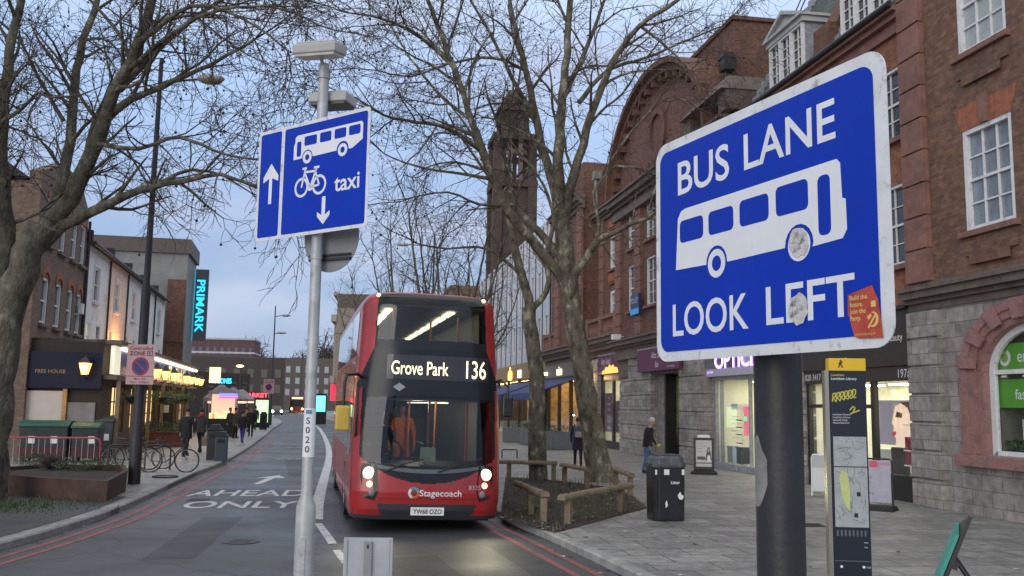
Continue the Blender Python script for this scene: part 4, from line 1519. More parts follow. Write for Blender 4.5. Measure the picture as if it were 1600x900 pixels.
w.build('shop_sign', glow('red shop sign', (0.8, 0.03, 0.08), 0.8), t)
w = MB()
w.box(-25, -9, 0.3, 0.58, 0.4, 3.6)
w.box(-1.5, 3.5, 0.3, 0.58, 0.4, 3.6)
w.build('shop_window', glow('lit shop window', (0.75, 0.6, 0.4), 0.35), t)
t2 = thing('brown_block', 'plain brown block rising behind the stone-finned store', 'building', (sp.x + 12, 165, 0.1), R_ANG)
w = MB()
w.box(-30, 5, 0, 12, 0, 22)
w.box(-30.2, 5.2, -.2, 12.2, 22, 22.6)
w.build('wall', mat('brown render', (0.2, 0.13, 0.09), 0.8, vary=0.15), t2)

# ------------------------------------------------------------------ left side of the street
LK = math.sqrt(1 + 0.23 ** 2)
L_ANG = math.atan2(1, -0.23)
L0 = Vector((-18.8, 40, 0))
LXV = Vector((-0.23 / LK, 1 / LK, 0))
LYV = Vector((-1 / LK, -0.23 / LK, 0))
def lbld(name, label, cat, x0, y0=0.0):
    return thing(name, label, cat, L0 + LXV * x0 + LYV * y0, L_ANG), Matrix.Translation((-x0, -y0, 0))
def lpos(x, y, z=0.12):
    return L0 + LXV * x + LYV * y + Vector((0, 0, z))

# brick house at the near end
bh, T = lbld('brick_house', 'brown brick house with slate roof behind the trunk of the big left tree', 'house', -7)
hs = [(x, x + 0.95, z0, z0 + hh) for z0, hh in ((5.0, 1.75), (8.0, 1.75)) for x in (-5.9, -3.9, -1.95, -0.35)]
w = MB(T)
wall(w, -7, 0.95, 0.1, 10.1, hs, 0, 0.2)
shell(w, -7, 0.95, 0.1, 10.1, 0, 8)
w.prism([(-7, 10.1), (0.95, 10.1), (0.95, 10.5), (-1.0, 11.5), (-4, 11.5), (-7, 10.5)], 0, 0.4)
w.build('wall', brick_mat('pub brown brick', (0.21, 0.14, 0.1), (0.14, 0.095, 0.07), (0.12, 0.1, 0.085), grime=(0.05, 0.035, 0.03)), bh)
for h in hs:
    sash(bh, T, h, 0, 1, 2, 'pane', 'frame_white', 0.12, 0.1, 0.05, sill='cornice')
w = MB(T)
for a, b, c, d in hs:
    w.next()
    if c < 6:
        w.ring(ell((a + b) / 2, d - .1, .62, .55, 0, 180, 10), ell((a + b) / 2, d - .1, .46, .3, 0, 180, 10), -0.05, 0.0)
    else:
        w.box(a - .1, b + .1, -0.04, 0, d, d + .22)
w.build('window_arch', M['rub_brick'], bh)
w = MB(T)
w.hexa([(-7.2, .4, 10.2), (1.0, .4, 10.2), (1.0, 8.2, 10.2), (-7.2, 8.2, 10.2)], [(-7.2, 3.6, 12.4), (1.0, 3.6, 12.4), (1.0, 4.4, 12.4), (-7.2, 4.4, 12.4)])
w.build('roof', M['tile'], bh)
w = MB(T)
w.box(-0.3, 0.95, 0.41, 1.6, 10.12, 11.0)
w.box(-0.4, 1.05, 0.35, 1.7, 11.0, 11.2)
w.next()
w.box(-6.9, -5.2, 3.2, 4.8, 11.5, 14.6)
w.box(-7.0, -5.1, 3.1, 4.9, 14.6, 14.9)
w.build('chimney', M['dark_brick'], bh)
w = MB(T)
w.tube([(0.9, -0.08, 4.3), (0.9, -0.08, 10.1)], 0.06, 8)
w.build('downpipe', M['dark_pole'], bh)
w = MB(T)
w.box(0.2, 0.55, -0.16, 0.0, 5.9, 6.35)
w.build('alarm_box', M['white'], bh)

# terrace of rendered houses (each a house of its own)
M['render_white'] = mat('white render', (0.74, 0.74, 0.74), 0.8, vary=0.08, vscale=1.2, dirt=(0.3, 0.3, 0.31), dscale=1.2, dlo=0.5, dhi=0.75)
M['render_cream'] = mat('peach render', (0.7, 0.58, 0.48), 0.8, vary=0.1, vscale=1.2)
M['render_grey'] = mat('off white render', (0.7, 0.7, 0.68), 0.8, vary=0.12, vscale=1.2)
M['lit_window'] = glow('lit window', (1.0, 0.55, 0.22), 0.55)
M['dim_window'] = glow('dimly lit window', (0.75, 0.65, 0.4), 0.3)
houses = [('white rendered house next to the brown brick house', 'render_white', 'window'), ('peach rendered house glowing orange over the pub roof', 'render_cream', 'orange'),
          ('off white rendered house behind the tall dark lamp post', 'render_grey', 'plain'), ('white rendered house third from the peach one toward the store', 'render_white', 'plain'),
          ('pale rendered house at the far end of the terrace against the grey store', 'render_grey', 'plain')]
for i, (lab, rm, kind) in enumerate(houses):
    x0 = 1.0 + i * 5.15
    t, T = lbld('terrace_house', lab, 'house', x0)
    t['group'] = 'rendered terrace houses above the pub'
    hs = [(x0 + 1.9, x0 + 3.0, 6.75, 8.35), (x0 + 0.9, x0 + 1.85, 4.4, 5.75), (x0 + 3.1, x0 + 4.05, 4.4, 5.75)]
    w = MB(T)
    wall(w, x0, x0 + 5.14, 0.1, 9.2, hs, 0, 0.2)
    shell(w, x0, x0 + 5.14, 0.1, 9.2, 0.0, 8)
    w.build('wall', M[rm], t)
    for k, h in enumerate(hs):
        pn = 'pane'
        if kind == 'orange':
            pn = ('pane_curtain', 'lit_window', 'lit_window')[k]
        if kind == 'window' and k == 1:
            pn = 'dim_window'
        sash(t, T, h, 0, 1, 2, pn, 'frame_white', 0.1, 0.09, 0.05, sill='frame_white')
    w = MB(T)
    for a, b, c, d in hs[:1]:
        w.box(a - .14, a - .003, -.04, 0, c, d + .14)
        w.box(b + .003, b + .14, -.04, 0, c, d + .14)
        w.box(a - .003, b + .003, -.04, 0, d + .003, d + .14)
    w.build('window_surround', M['frame_white'], t)
    w = MB(T)
    w.hexa([(x0, -0.25, 9.25), (x0 + 5.14, -0.25, 9.25), (x0 + 5.14, 8, 9.25), (x0, 8, 9.25)], [(x0, 3.5, 11.0), (x0 + 5.14, 3.5, 11.0), (x0 + 5.14, 4.2, 11.0), (x0, 4.2, 11.0)])
    w.box(x0, x0 + 0.25, -.2, 4.4, 9.3, 9.75)
    w.build('roof', M['tile'], t)
    w = MB(T)
    w.tube([(x0, -0.32, 9.17), (x0 + 5.14, -0.32, 9.17)], 0.09, 8)
    w.tube([(x0 + .1, -0.07, 4.0), (x0 + .1, -0.07, 9.1)], 0.05, 6)
    w.build('gutter', M['dark_pole'], t)
    if kind == 'orange':
        w = MB(T)
        w.cyl((x0 + 2.5, -0.5, 4.0), (x0 + 2.5, -0.5, 4.2), 0.12, 0.16, 8)
        point_lamp(T @ Vector((x0 + 2.5, -.75, 4.6)), (1, .42, .12), 170, .1, t)
        w.build('wall_lamp', glow('orange flood lamp', (1, 0.45, 0.12), 40), t)

# big grey store
bs, T = lbld('big_store', 'tall grey clad store with brown parapet behind the rendered terrace', 'building', 30, -1.0)
w = MB(T)
w.box(30, 36, -1.0, 24, 0.1, 13.2)
w.build('wall', mat('grey cladding', (0.2, 0.205, 0.2), 0.7, vary=0.2, vscale=0.8), bs)
w = MB(T)
w.box(29.8, 36.2, -1.2, 24.2, 13.2, 14.3)
w.build('parapet', mat('brown metal parapet', (0.085, 0.065, 0.058), 0.6, vary=0.1), bs)
w = MB(T)
w.box(29.7, 29.98, -0.98, 0.3, 6.5, 11.2)
w.box(29.75, 30, -1.02, 2.2, 0.1, 6.5)
w.build('brick_corner', M['dark_brick'], bs)
w = MB(T)
w.box(33.9, 34.4, -2.2, -1.22, 6.9, 12.6, 0)
w.box(33.85, 33.9, -2.2, -2.12, 6.9, 12.6, 0)
so = w.build('blade_sign', mat('slate grey sign', (0.1, 0.11, 0.125), 0.5, vary=0.1), bs)
w = MB(T)
w.box(33.84, 34.42, -1.22, -1.16, 6.9, 12.6)
w.build('lit_edge', glow('cyan edge light', (0.02, 0.4, 0.6), 0.4), so)
# lettering reads downwards on the face towards the viewer
ax = Vector((0, 0, -1))
face = Matrix((ax, LXV, -LYV)).transposed().to_4x4()
face.translation = lpos(33.835, -1.68, 9.65)
w = MB()
w.text('PRIMARK', 0, 0, 0.6, 0, 0, face, bold=0.02, width=4.2)
lo = w.build('lettering', glow('cyan letters', (0.02, 0.6, 0.95), 1.05))
lo.parent = so
lo.matrix_parent_inverse = (Matrix.Translation(bs.location) @ Matrix.Rotation(L_ANG, 4, 'Z')).inverted()

# far buildings closing the street
def far_block(name, label, u, Y, width, depth, h, m, rz=0.0, floors=0, wmat=None, band=None, wcols=8, base=0.1):
    p = at(u, 640, Y)
    t = thing(name, label, 'building', (p.x, Y, base), rz)
    w = MB()
    w.box(-width / 2, width / 2, 0, depth, 0, h)
    w.build('wall', M[m] if isinstance(m, str) else m, t)
    if band:
        w = MB()
        for k in range(floors + 1):
            z = h - k * (h * .8 / max(1, floors)) - .3
            w.box(-width / 2 - .2, width / 2 + .2, -.2, depth, z, z + .5)
        w.build('floor_band', band, t)
    if floors:
        proto = None
        for k in range(floors):
            for c in range(wcols):
                x = -width / 2 + width * (c + .5) / wcols
                z = 3.6 + (h - 4.4) * k / floors
                if proto is None:
                    q = MB()
                    hw = width / wcols * .22
                    q.box(-hw, hw, -.06, 0, 0, (h - 4.4) / floors * .55)
                    proto = q.build('window', wmat or M['pane'], t)
                    o = proto
                else:
                    o = proto.copy()
                    COL.objects.link(o)
                    o.parent = t
                o.location = (x, 0, z)
    return t
far_block('flats', 'dark red flats with white bands far behind the blade sign', 342, 255, 17, 14, 19, mat('flats red panel', (0.1, 0.055, 0.055), 0.8, vary=0.2), R_(8), 4, mat('flats window', (0.1, 0.11, 0.15), 0.2), mat('white band', (0.42, 0.42, 0.46), 0.8), 9)
far_block('brick_offices', 'long brown brick building with pale windows closing the far end of the street', 425, 225, 32, 14, 12.6, mat('far brown brick', (0.1, 0.082, 0.075), 0.85, vary=0.15), R_(6), 3, mat('pale far window', (0.34, 0.36, 0.38), 0.3), None, 14)
far_block('brick_shops', 'low dark brick shop row behind the market stall lights', 345, 170, 22, 12, 10, mat('far dark brick', (0.06, 0.048, 0.046), 0.85, vary=0.2), R_(14), 2, mat('dim far window', (0.12, 0.11, 0.1), 0.3), None, 9)
far_block('shop_terrace', 'low dark shop terrace beyond the queue of people on the left pavement', 318, 108, 14, 12, 5.4, mat('sooty far brick', (0.06, 0.045, 0.04), 0.85, vary=0.2), R_(60), 2, mat('dim shop window', (0.1, 0.09, 0.08), 0.3), None, 8)
g = MB()
n = 60
for i in range(n):
    x0, x1 = -420 + i * 14, -420 + (i + 1) * 14
    f = lambda x: 16 + 7 * math.sin(x * .011 + 1) + 3 * math.sin(x * .05)
    g.quad((x0, 420, -1), (x1, 420, -1), (x1, 520, f(x1)), (x0, 520, f(x0)))
struct(g.build('hill', mat('wooded hill', (0.035, 0.04, 0.04), 0.9, vary=0.3, vscale=.1)))

# ================= the pub
PX, PE = -6.7, 22.0
pb, T = lbld('pub', 'pub with dark end wall, blue fascia and glowing lanterns behind the tall dark lamp post', 'pub', PX, 0.0)
PY0 = -2.46
w = MB(T)
w.box(PX, PE, PY0, -0.01, 4.3, 4.4, 1)                    # flat roof
wall(w, PX, PE, 0.1, 4.3, [(-4.8 + i * 4.4, -1.8 + i * 4.4, .9, 2.8) for i in range(6)], PY0, .3)
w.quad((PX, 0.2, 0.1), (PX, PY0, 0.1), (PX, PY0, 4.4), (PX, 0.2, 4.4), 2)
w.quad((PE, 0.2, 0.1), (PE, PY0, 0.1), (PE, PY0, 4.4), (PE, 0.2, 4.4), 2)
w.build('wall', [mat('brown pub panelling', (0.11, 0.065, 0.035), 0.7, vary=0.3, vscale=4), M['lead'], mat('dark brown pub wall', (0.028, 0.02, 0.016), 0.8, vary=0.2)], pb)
for i in range(6):
    sash(pb, T, (-4.8 + i * 4.4, -1.8 + i * 4.4, .9, 2.8), PY0, 4, 3, 'pub_pane' if 'pub_pane' in M else 'warm_soft', 'rust', 0.15, 0.12, 0.05)
# street fascia
w = MB(T)
w.box(PX, PE, PY0 - .5, PY0 - .02, 2.95, 3.1)
w.box(-5.2, PE, PY0 - .3, PY0 - .02, 3.1, 4.25, 1)
w.box(PX, PE, PY0 - .6, PY0 - .02, 4.25, 4.39)
fo = w.build('shop_fascia', [M['cornice'], mat('royal blue fascia', (0.04, 0.05, 0.2), 0.4, vary=0.1)], pb)
w = MB(T)
w.box(-5.2, PE, PY0 - .46, PY0 - .34, 4.1, 4.2)
w.box(-6.5, -5.3, PY0 - .35, PY0 - .2, 3.15, 4.2, 1)
w.build('strip_light', [glow('white strip light', (1, 0.9, 0.66), 3), glow('lit sign panel', (0.75, 0.72, 0.55), .55)], fo)
w = MB(T)
w.text('The Watch House', 14, 3.65, 0.72, PY0 - .31, 0, bold=0.02, width=10)
w.build('lettering', glow('gold letters', (1, 0.74, 0.32), 0.8), fo)
# end wall fascia FREE HOUSE (faces the viewer along the street)
ef = Matrix((-LYV, LXV, Vector((0, 0, 1)))).transposed().to_4x4()
ef.translation = lpos(PX, 0, 0.0)
inv = (Matrix.Translation(pb.location) @ Matrix.Rotation(L_ANG, 4, 'Z')).inverted()
TE = inv @ ef          # end-wall frame: x towards the street, z up, -y to the viewer
w = MB(TE)
w.box(-0.1, 2.47, -0.18, -0.01, 2.6, 3.9)
eo = w.build('end_fascia', mat('navy board', (0.008, 0.012, 0.03), 0.5, vary=0.15, spec=.2), pb)
w = MB(TE)
w.text('FREE HOUSE', 0.75, 3.2, 0.13, -0.186, 0, width=1.0)
w.build('lettering', mat('dull gold letters', (0.3, 0.2, 0.07), 0.5), eo)
w = MB(TE)
w.box(-0.1, 1.2, -0.08, -0.01, 0.12, 2.5)
w.build('roller_shutter', mat('cream shutter', (0.5, 0.46, 0.41), 0.6, vary=0.06), pb)
w = MB(TE)
w.box(1.2, 1.34, -0.14, -0.01, 0.12, 2.58)
w.build('door_post', mat('gold door post', (0.4, 0.24, 0.08), 0.6), pb)
w = MB(TE)
w.box(1.36, 2.3, -0.05, -0.01, 0.12, 2.1)
w.build('door', mat('grey door', (0.19, 0.18, 0.18), 0.6), pb)

def lantern(T_, x, z, y, parent):
    w = MB(T_ @ Matrix.Translation((x, y, z)))
    w.hexa([(-.1, -.1, -.2), (.1, -.1, -.2), (.1, .1, -.2), (-.1, .1, -.2)], [(-.19, -.19, .2), (.19, -.19, .2), (.19, .19, .2), (-.19, .19, .2)])
    o = w.build('lantern', M['warm_light'], parent)
    point_lamp(T_ @ Vector((x, y - .3, z)), (1, .5, .16), 14, .1, parent)
    w = MB(T_ @ Matrix.Translation((x, y, z)))
    w.hexa([(-.22, -.22, .2), (.22, -.22, .2), (.22, .22, .2), (-.22, .22, .2)], [(-.05, -.05, .42), (.05, -.05, .42), (.05, .05, .42), (-.05, .05, .42)])
    for sx in (-1, 1):
        for sy in (-1, 1):
            w.tube([(sx * .1, sy * .1, -.2), (sx * .19, sy * .19, .2)], .015, 4)
    w.tube([(0, 0, -.2), (0, 0, -.3), (0, .3, -.35)], .025, 5)
    w.ball((0, 0, .45), .05, 4)
    w.build('lantern_frame', M['black'], o)
lantern(TE, 1.95, 3.3, -0.45, pb)
for i in range(7):
    lantern(T, (1.5, 7.6, 13.2, 16.2, 19.2, 21.8, 4.4)[i], 3.4, PY0 - .75, pb)
# hanging baskets
def leaves(mb, c, rx, rz, n, L=.1, m=0, ry=None):
    for i in range(n):
        while True:
            q = Vector((random.uniform(-1, 1), random.uniform(-1, 1), random.uniform(-1, 1)))
            if q.length < 1:
                break
        p = Vector(c) + Vector((q.x * rx, q.y * (ry or rx), q.z * rz))
        d = (q + Vector((random.gauss(0, .5), random.gauss(0, .5), random.gauss(0, .5)))).normalized() * L * random.uniform(.6, 1.4)
        s = d.orthogonal().normalized() * L * .3
        mb.add([p - s, p + d * .5 - s * .6, p + d, p + d * .5 + s * .6], [(0, 1, 2, 3)], m)
for i, x in enumerate((-5.6, 2.2, 4.2, 6.4, 8.8, 11.6)):
    pos = L0 + LXV * x + LYV * (PY0 - .9)
    t = thing('hanging_basket', ('flowering basket hanging from the pub corner nearest the bins', 'leafy basket hanging under the blue pub fascia', )[min(i, 1)], 'hanging basket', (pos.x, pos.y, 2.3), L_ANG, 'hanging baskets along the pub front')
    w = MB()
    w.lathe([(0.03, -.25), (.2, -.15), (.28, .05)], 10)
    for k in range(3):
        w.tube([(.27 * math.cos(k * 2.1), .27 * math.sin(k * 2.1), .05), (0, 0, .75)], .008, 4)
    w.build('basket', M['black'], t)
    w = MB()
    leaves(w, (0, 0, .08), .52, .32, 260, .13)
    w.build('foliage', M['leaf'] if i != 1 else M['leaf'], t)
# porch timber posts
for i, x in enumerate((-6.4, -3.0, 1.2, 5.4, 9.6, 13.8)):
    w = MB(T)
    w.box(x - .07, x + .07, PY0 - .6, PY0 - .46, 0.12, 2.95)
    w.build('timber_post', M['timber'], pb)
# ------------------------------------------------------------------ bare plane trees
class Tree:
    def __init__(self, seed, zmax=40):
        self.rnd = random.Random(seed)
        self.trunk, self.crown, self.balls = MB(), MB(), MB()
        self.nb = 0
    def limb(self, pts, r0, r1, n=9, kids=True, crown=None, spacing=0.62, klen=(1.6, 3.4), start=0.25, up=0.25, level=1, stop=1.0, bend=0.12):
        """a limb through given points, roughened, with side branches"""
        rnd = self.rnd
        P = []
        for i in range(len(pts) - 1):
            p0, p1, p2, p3 = pts[max(i - 1, 0)], pts[i], pts[i + 1], pts[min(i + 2, len(pts) - 1)]
            L = (p2 - p1).length
            k_ = max(2, int(L / 0.35))
            for k in range(k_):
                t = k / k_
                P.append(0.5 * ((2 * p1) + (p2 - p0) * t + (2 * p0 - 5 * p1 + 4 * p2 - p3) * t * t + (3 * p1 - p0 - 3 * p2 + p3) * t ** 3))
        P.append(pts[-1].copy())
        N = len(P)
        for i in range(1, N - 1):
            P[i] = P[i] + Vector((rnd.gauss(0, 1), rnd.gauss(0, 1), rnd.gauss(0, 1))) * bend * min(1, (r0 + .05) * 2) * .35
        rs = [r0 + (r1 - r0) * (i / (N - 1)) ** 0.8 for i in range(N)]
        rs = [r * (1 + rnd.uniform(-.05, .05)) for r in rs]
        self.trunk.tube(P, rs, n)
        if kids:
            acc = 0
            for i in range(1, N):
                acc += (P[i] - P[i - 1]).length
                f = i / (N - 1)
                if f < start or f > stop:
                    continue
                if acc > spacing * rnd.uniform(.6, 1.4):
                    acc = 0
                    d = (P[i] - P[i - 1]).normalized()
                    self.branch(P[i], self.side(d, up), rnd.uniform(*klen) * (1 - .35 * f), min(rs[i] * .55, .05), level)
            d = (P[-1] - P[-2]).normalized()
            for _ in range(2):
                self.branch(P[-1], (d + self.rv() * .3).normalized(), rnd.uniform(*klen), r1 * .9, level)
        return P
    def rv(self):
        r = self.rnd
        return Vector((r.gauss(0, 1), r.gauss(0, 1), r.gauss(0, 1)))
    def side(self, d, up):
        s = d.cross(self.rv())
        if s.length < 1e-4:
            s = d.orthogonal()
        s.normalize()
        a = R_(self.rnd.uniform(35, 70))
        v = d * math.cos(a) + s * math.sin(a) + Vector((0, 0, up))
        return v.normalized()
    def branch(self, p, d, L, r, level):
        """level 1 branch, 2 spray, 3 twig"""
        rnd = self.rnd
        step = (0.0, 0.3, 0.2, 0.12)[level]
        n = max(2, int(L / step))
        wig = (0, .13, .17, .2)[level]
        grav = (0, .012, -.03, -.05)[level]
        P = [p.copy()]
        dirs = [d.copy()]
        q = p.copy()
        for i in range(n):
            d = (d + self.rv() * wig + Vector((0, 0, grav))).normalized()
            q = q + d * (L / n)
            P.append(q.copy())
            dirs.append(d.copy())
        r1 = max(.0045, r * .35)
        rs = [r + (r1 - r) * i / n for i in range(n + 1)]
        big = r > .03
        (self.trunk if big else self.crown).tube(P, rs, 6 if big else (4 if level == 1 else 3), 0, cap=False)
        if level == 3:
            if rnd.random() < self.ballp and self.nb < 900:
                self.nb += 1
                c = P[-1] + Vector((0, 0, -.12))
                self.crown.tube([P[-1], c], .004, 3, cap=False)
                self.balls.ball(c, rnd.uniform(.024, .036), 3)
            return
        sp = (0, self.sp1, self.sp2)[level]
        acc = rnd.uniform(0, sp)
        for i in range(1, n + 1):
            acc += L / n
            while acc > sp:
                acc -= sp
                f = i / n
                if f < .12:
                    continue
                if level == 1:
                    self.branch(P[i], self.side(dirs[i], .05), rnd.uniform(.7, 1.6) * (1.1 - .45 * f), max(.009, rs[i] * .5), 2)
                else:
                    self.branch(P[i], self.side(dirs[i], -.02), rnd.uniform(.25, .6), .0065, 3)
    ballp, sp1, sp2 = .06, .34, .19
    def finish(self, name, label, group, barkm, base):
        t = thing(name, label, 'tree', base, 0, group)
        inv = Matrix.Translation(-Vector(base))
        for mb, nm, m in ((self.trunk, 'trunk', barkm), (self.crown, 'crown', M['twig']), (self.balls, 'seed_balls', M['seed'])):
            if mb.v:
                mb.v = [(a - base[0], b - base[1], c - base[2]) for a, b, c in mb.v]
                o = mb.build(nm, m, t)
                if nm == 'seed_balls':
                    stuff(o)
        return t

def pts(Y, *uv):
    """points of a limb: (u, v[, change of distance])"""
    return [at(q[0], q[1], Y + (q[2] if len(q) > 2 else 0)) for q in uv]

# --- the big tree on the left
Y = 21.2
tr = Tree(11)
tr.ballp, tr.sp1, tr.sp2 = .06, .25, .15
base = ground_at(8, 783)
base = (base.x, base.y, 0.12)
tr.limb(pts(base[1], (-30, 795), (-26, 760), (-20, 690), (-8, 600), (8, 510), (32, 425), (66, 352)), .48, .29, 18, kids=False, bend=.08)
tr.trunk.tube([at(-30, 798, Y), at(-27, 765, Y), at(-22, 710, Y)], [.68, .53, .46], 18)
tr.limb(pts(Y, (18, 490), (46, 400), (95, 330), (130, 265, -.2), (160, 195, -.5), (192, 115, -.9), (228, 40, -1.2), (250, -60, -1.6)), .28, .08, 14, start=.35, spacing=.42)
tr.limb(pts(Y, (18, 480), (50, 400, .1), (88, 315, .4), (108, 220, .8), (120, 110, 1.2), (150, 0, 1.6), (165, -90, 2)), .19, .055, 10, start=.3, spacing=.42)
tr.limb(pts(Y, (0, 560), (4, 450, -.1), (10, 350, -.4), (2, 250, -.6), (8, 130, -1.0), (30, 10, -1.2), (45, -90, -1.3)), .25, .06, 10, start=.3, spacing=.42)
tr.limb(pts(Y, (40, 415), (80, 368), (140, 332, -.4), (195, 308, -1.0), (240, 292, -1.4), (300, 281, -1.8), (345, 272, -2), (400, 290, -2.2)), .17, .028, 9, start=.25, spacing=.4, up=.0, klen=(1.0, 2.4))
tr.limb(pts(Y, (235, 298, -1.4), (262, 278, -1.0), (300, 266, -.8), (350, 274, -.6), (395, 292, -.4)), .055, .02, 6, spacing=.36, up=0, klen=(.9, 2))
tr.limb(pts(Y, (168, 185, -.4), (205, 155, -.8), (255, 135, -1.2), (330, 100, -1.8), (400, 60, -2.5)), .1, .025, 8, start=.1, spacing=.34, klen=(1.2, 2.8))
tr.limb(pts(Y, (185, 140, -.6), (240, 85, -.3), (300, 30, 0), (380, -20, .4)), .11, .03, 8, start=.15, spacing=.34, klen=(1.2, 2.8))
tr.limb(pts(Y, (128, 270, .2), (150, 185, .2), (200, 90, -.2), (160, 20, -.4), (110, -30, -.6)), .09, .03, 8, start=.2, spacing=.4)
tr.limb(pts(Y, (150, 225, -.4), (215, 232, -1.4), (280, 215, -2.4), (350, 240, -3.2), (410, 250, -3.8)), .06, .02, 7, start=.1, spacing=.32, up=-.05, klen=(.9, 2.2))
tr.limb(pts(Y, (6, 320, -.5), (-20, 220, -1), (20, 180, -2), (60, 145, -3)), .08, .03, 7, spacing=.4)
tr.limb(pts(Y, (100, 190, 1), (60, 120, .5), (30, 60, 0), (-20, 20, -.5)), .06, .02, 7, spacing=.38)
tr.limb(pts(Y, (225, 60, -1.2), (300, 10, -2), (380, 30, -3), (450, 80, -3.6)), .06, .018, 7, start=.1, spacing=.3, klen=(1.2, 2.6), up=-.05)
tr.limb(pts(Y, (205, 105, -1.0), (260, 60, -1.8), (330, 20, -2.6), (430, 10, -3.4), (500, 40, -4)), .06, .018, 7, start=.1, spacing=.3, klen=(1.2, 2.6), up=-.05)
tr.limb(pts(Y, (-6, 470, -.3), (-60, 330, -1.2), (-80, 200, -1.6), (-70, 60, -1.8)), .2, .05, 8, spacing=.6)
tr.finish('plane_tree', 'big bare plane tree at the left edge with one long low limb', 'bare plane trees', M['bark_dark'], base)

# --- the two right-hand trees in the fenced soil pit
tr = Tree(23)
tr.ballp, tr.sp1, tr.sp2 = .08, .26, .165
base = ground_at(932, 752)
Y = base.y
base = (base.x, base.y, 0.12)
tr.limb(pts(Y, (942, 762), (936, 735), (926, 680), (914, 600), (902, 530), (892, 470), (884, 400), (876, 330)), .36, .23, 16, kids=False, bend=.08)
tr.trunk.tube([at(944, 764, Y - .05), at(938, 742, Y), at(930, 700, Y)], [.54, .4, .33], 16)
tr.limb(pts(Y, (878, 350), (858, 270, .3), (838, 190, .6), (822, 110, 1), (800, 20, 1.4), (788, -80, 1.8)), .17, .05, 10, start=.2, spacing=.5)
tr.limb(pts(Y, (876, 345), (872, 250, -.3), (880, 150, -.6), (886, 60, -.9), (892, -70, -1.3)), .21, .07, 10, start=.25, spacing=.5)
tr.limb(pts(Y, (880, 340), (898, 270, -.4), (925, 180, -.8), (955, 100, -1.2), (1000, 40, -1.5), (1060, 0, -1.8), (1120, -50, -2)), .17, .04, 9, start=.15, spacing=.44)
tr.limb(pts(Y, (905, 160, -.6), (950, 110, 0), (1010, 90, .5), (1080, 60, 1), (1130, 40, 1.4)), .08, .02, 7, start=.1, spacing=.38)
tr.limb(pts(Y, (888, 480), (898, 430, -.3), (915, 405, -.5), (935, 375, -.8), (965, 362, -1.1), (1010, 342, -1.6)), .17, .06, 9, start=.5, spacing=.4, klen=(1.2, 2.4))
tr.limb(pts(Y, (930, 382, -.7), (936, 350, -1), (928, 300, -1.2), (960, 260, -1.2), (1010, 268, -1.3)), .07, .03, 7, start=.3, spacing=.4, klen=(1, 2.2))
tr.limb(pts(Y, (880, 440), (850, 400, -.3), (818, 360, -.6), (795, 330, -.9), (775, 290, -1.3), (752, 235, -1.8), (725, 150, -2.3), (692, 60, -3), (660, -20, -3.6)), .17, .05, 10, start=.3, spacing=.46)
tr.limb(pts(Y, (876, 400), (840, 360, .4), (806, 320, .8), (786, 250, 1.2), (780, 200, 1.5)), .14, .06, 8, start=.4, spacing=.5)
tr.limb(pts(Y, (752, 235, -1.8), (700, 200, -2.6), (650, 190, -3.4), (600, 180, -4.2), (550, 150, -5)), .08, .02, 7, start=.05, spacing=.36, up=.05)
tr.limb(pts(Y, (768, 280, -1.4), (710, 270, -1.2), (650, 260, -1), (600, 240, -.8)), .06, .02, 7, start=.1, spacing=.36, up=-.05)
tr.limb(pts(Y, (715, 110, -2.6), (660, 60, -3), (600, 30, -3.6), (545, 20, -4.4)), .07, .02, 7, start=.1, spacing=.36)
tr.limb(pts(Y, (838, 190, .6), (800, 120, 0), (770, 60, -.5), (730, -10, -1)), .09, .03, 7, start=.2, spacing=.4)
tr.limb(pts(Y, (880, 150, -.6), (915, 80, 0), (940, 10, .4), (960, -60, .8)), .1, .03, 7, start=.2, spacing=.4)
tr.limb(pts(Y, (1000, 40, -1.5), (1050, 80, -1.5), (1100, 130, -1.5)), .05, .015, 6, spacing=.3, up=-.1)
tr.limb(pts(Y, (955, 250, -1.0), (1000, 190, -.6), (1050, 150, -.4), (1090, 170, -.2)), .05, .015, 6, spacing=.32)
tr.limb(pts(Y, (822, 110, 1), (770, 90, .4), (700, 100, -.2), (640, 120, -.8), (590, 110, -1.4)), .06, .02, 7, start=.1, spacing=.32, klen=(1.2, 2.6))
tr.limb(pts(Y, (740, 190, -2), (690, 150, -1.2), (640, 90, -.6), (610, 40, 0)), .06, .02, 7, start=.1, spacing=.32, klen=(1.2, 2.6))
tr.limb(pts(Y, (806, 320, .8), (750, 320, .4), (700, 300, 0), (640, 310, -.4)), .06, .02, 7, start=.1, spacing=.34, klen=(1.2, 2.4), up=-.03)
tr.finish('plane_tree', 'thick mottled bare plane tree with leaning trunk rising over the timber rails', 'bare plane trees', M['bark'], base)

tr = Tree(31)
tr.ballp, tr.sp1, tr.sp2 = .05, .3, .18
base = ground_at(840, 750)
Y = base.y
base = (base.x, base.y, 0.12)
tr.limb(pts(Y, (841, 756), (840, 735), (838, 660), (838, 590), (832, 530), (826, 480)), .29, .2, 12, kids=False, bend=.07)
tr.limb(pts(Y, (828, 492), (818, 440, .2), (806, 395, .4), (795, 340, .6), (770, 270, .9), (740, 190, 1.2), (700, 90, 1.6)), .15, .04, 8, start=.3, spacing=.55)
tr.limb(pts(Y, (829, 488), (845, 470, -.2), (858, 440, -.4), (852, 400, -.4), (866, 350, -.6), (850, 290, -.7)), .11, .04, 8, start=.4, spacing=.55, klen=(1, 2.2))
tr.limb(pts(Y, (815, 430, .2), (780, 400, -.2), (745, 385, -.5), (700, 390, -1), (650, 380, -1.6)), .06, .02, 7, start=.2, spacing=.42, klen=(1, 2.2), up=0)
tr.finish('plane_tree', 'slender pale bare plane tree with a forked trunk beside the bus', 'bare plane trees', M['bark'], base)

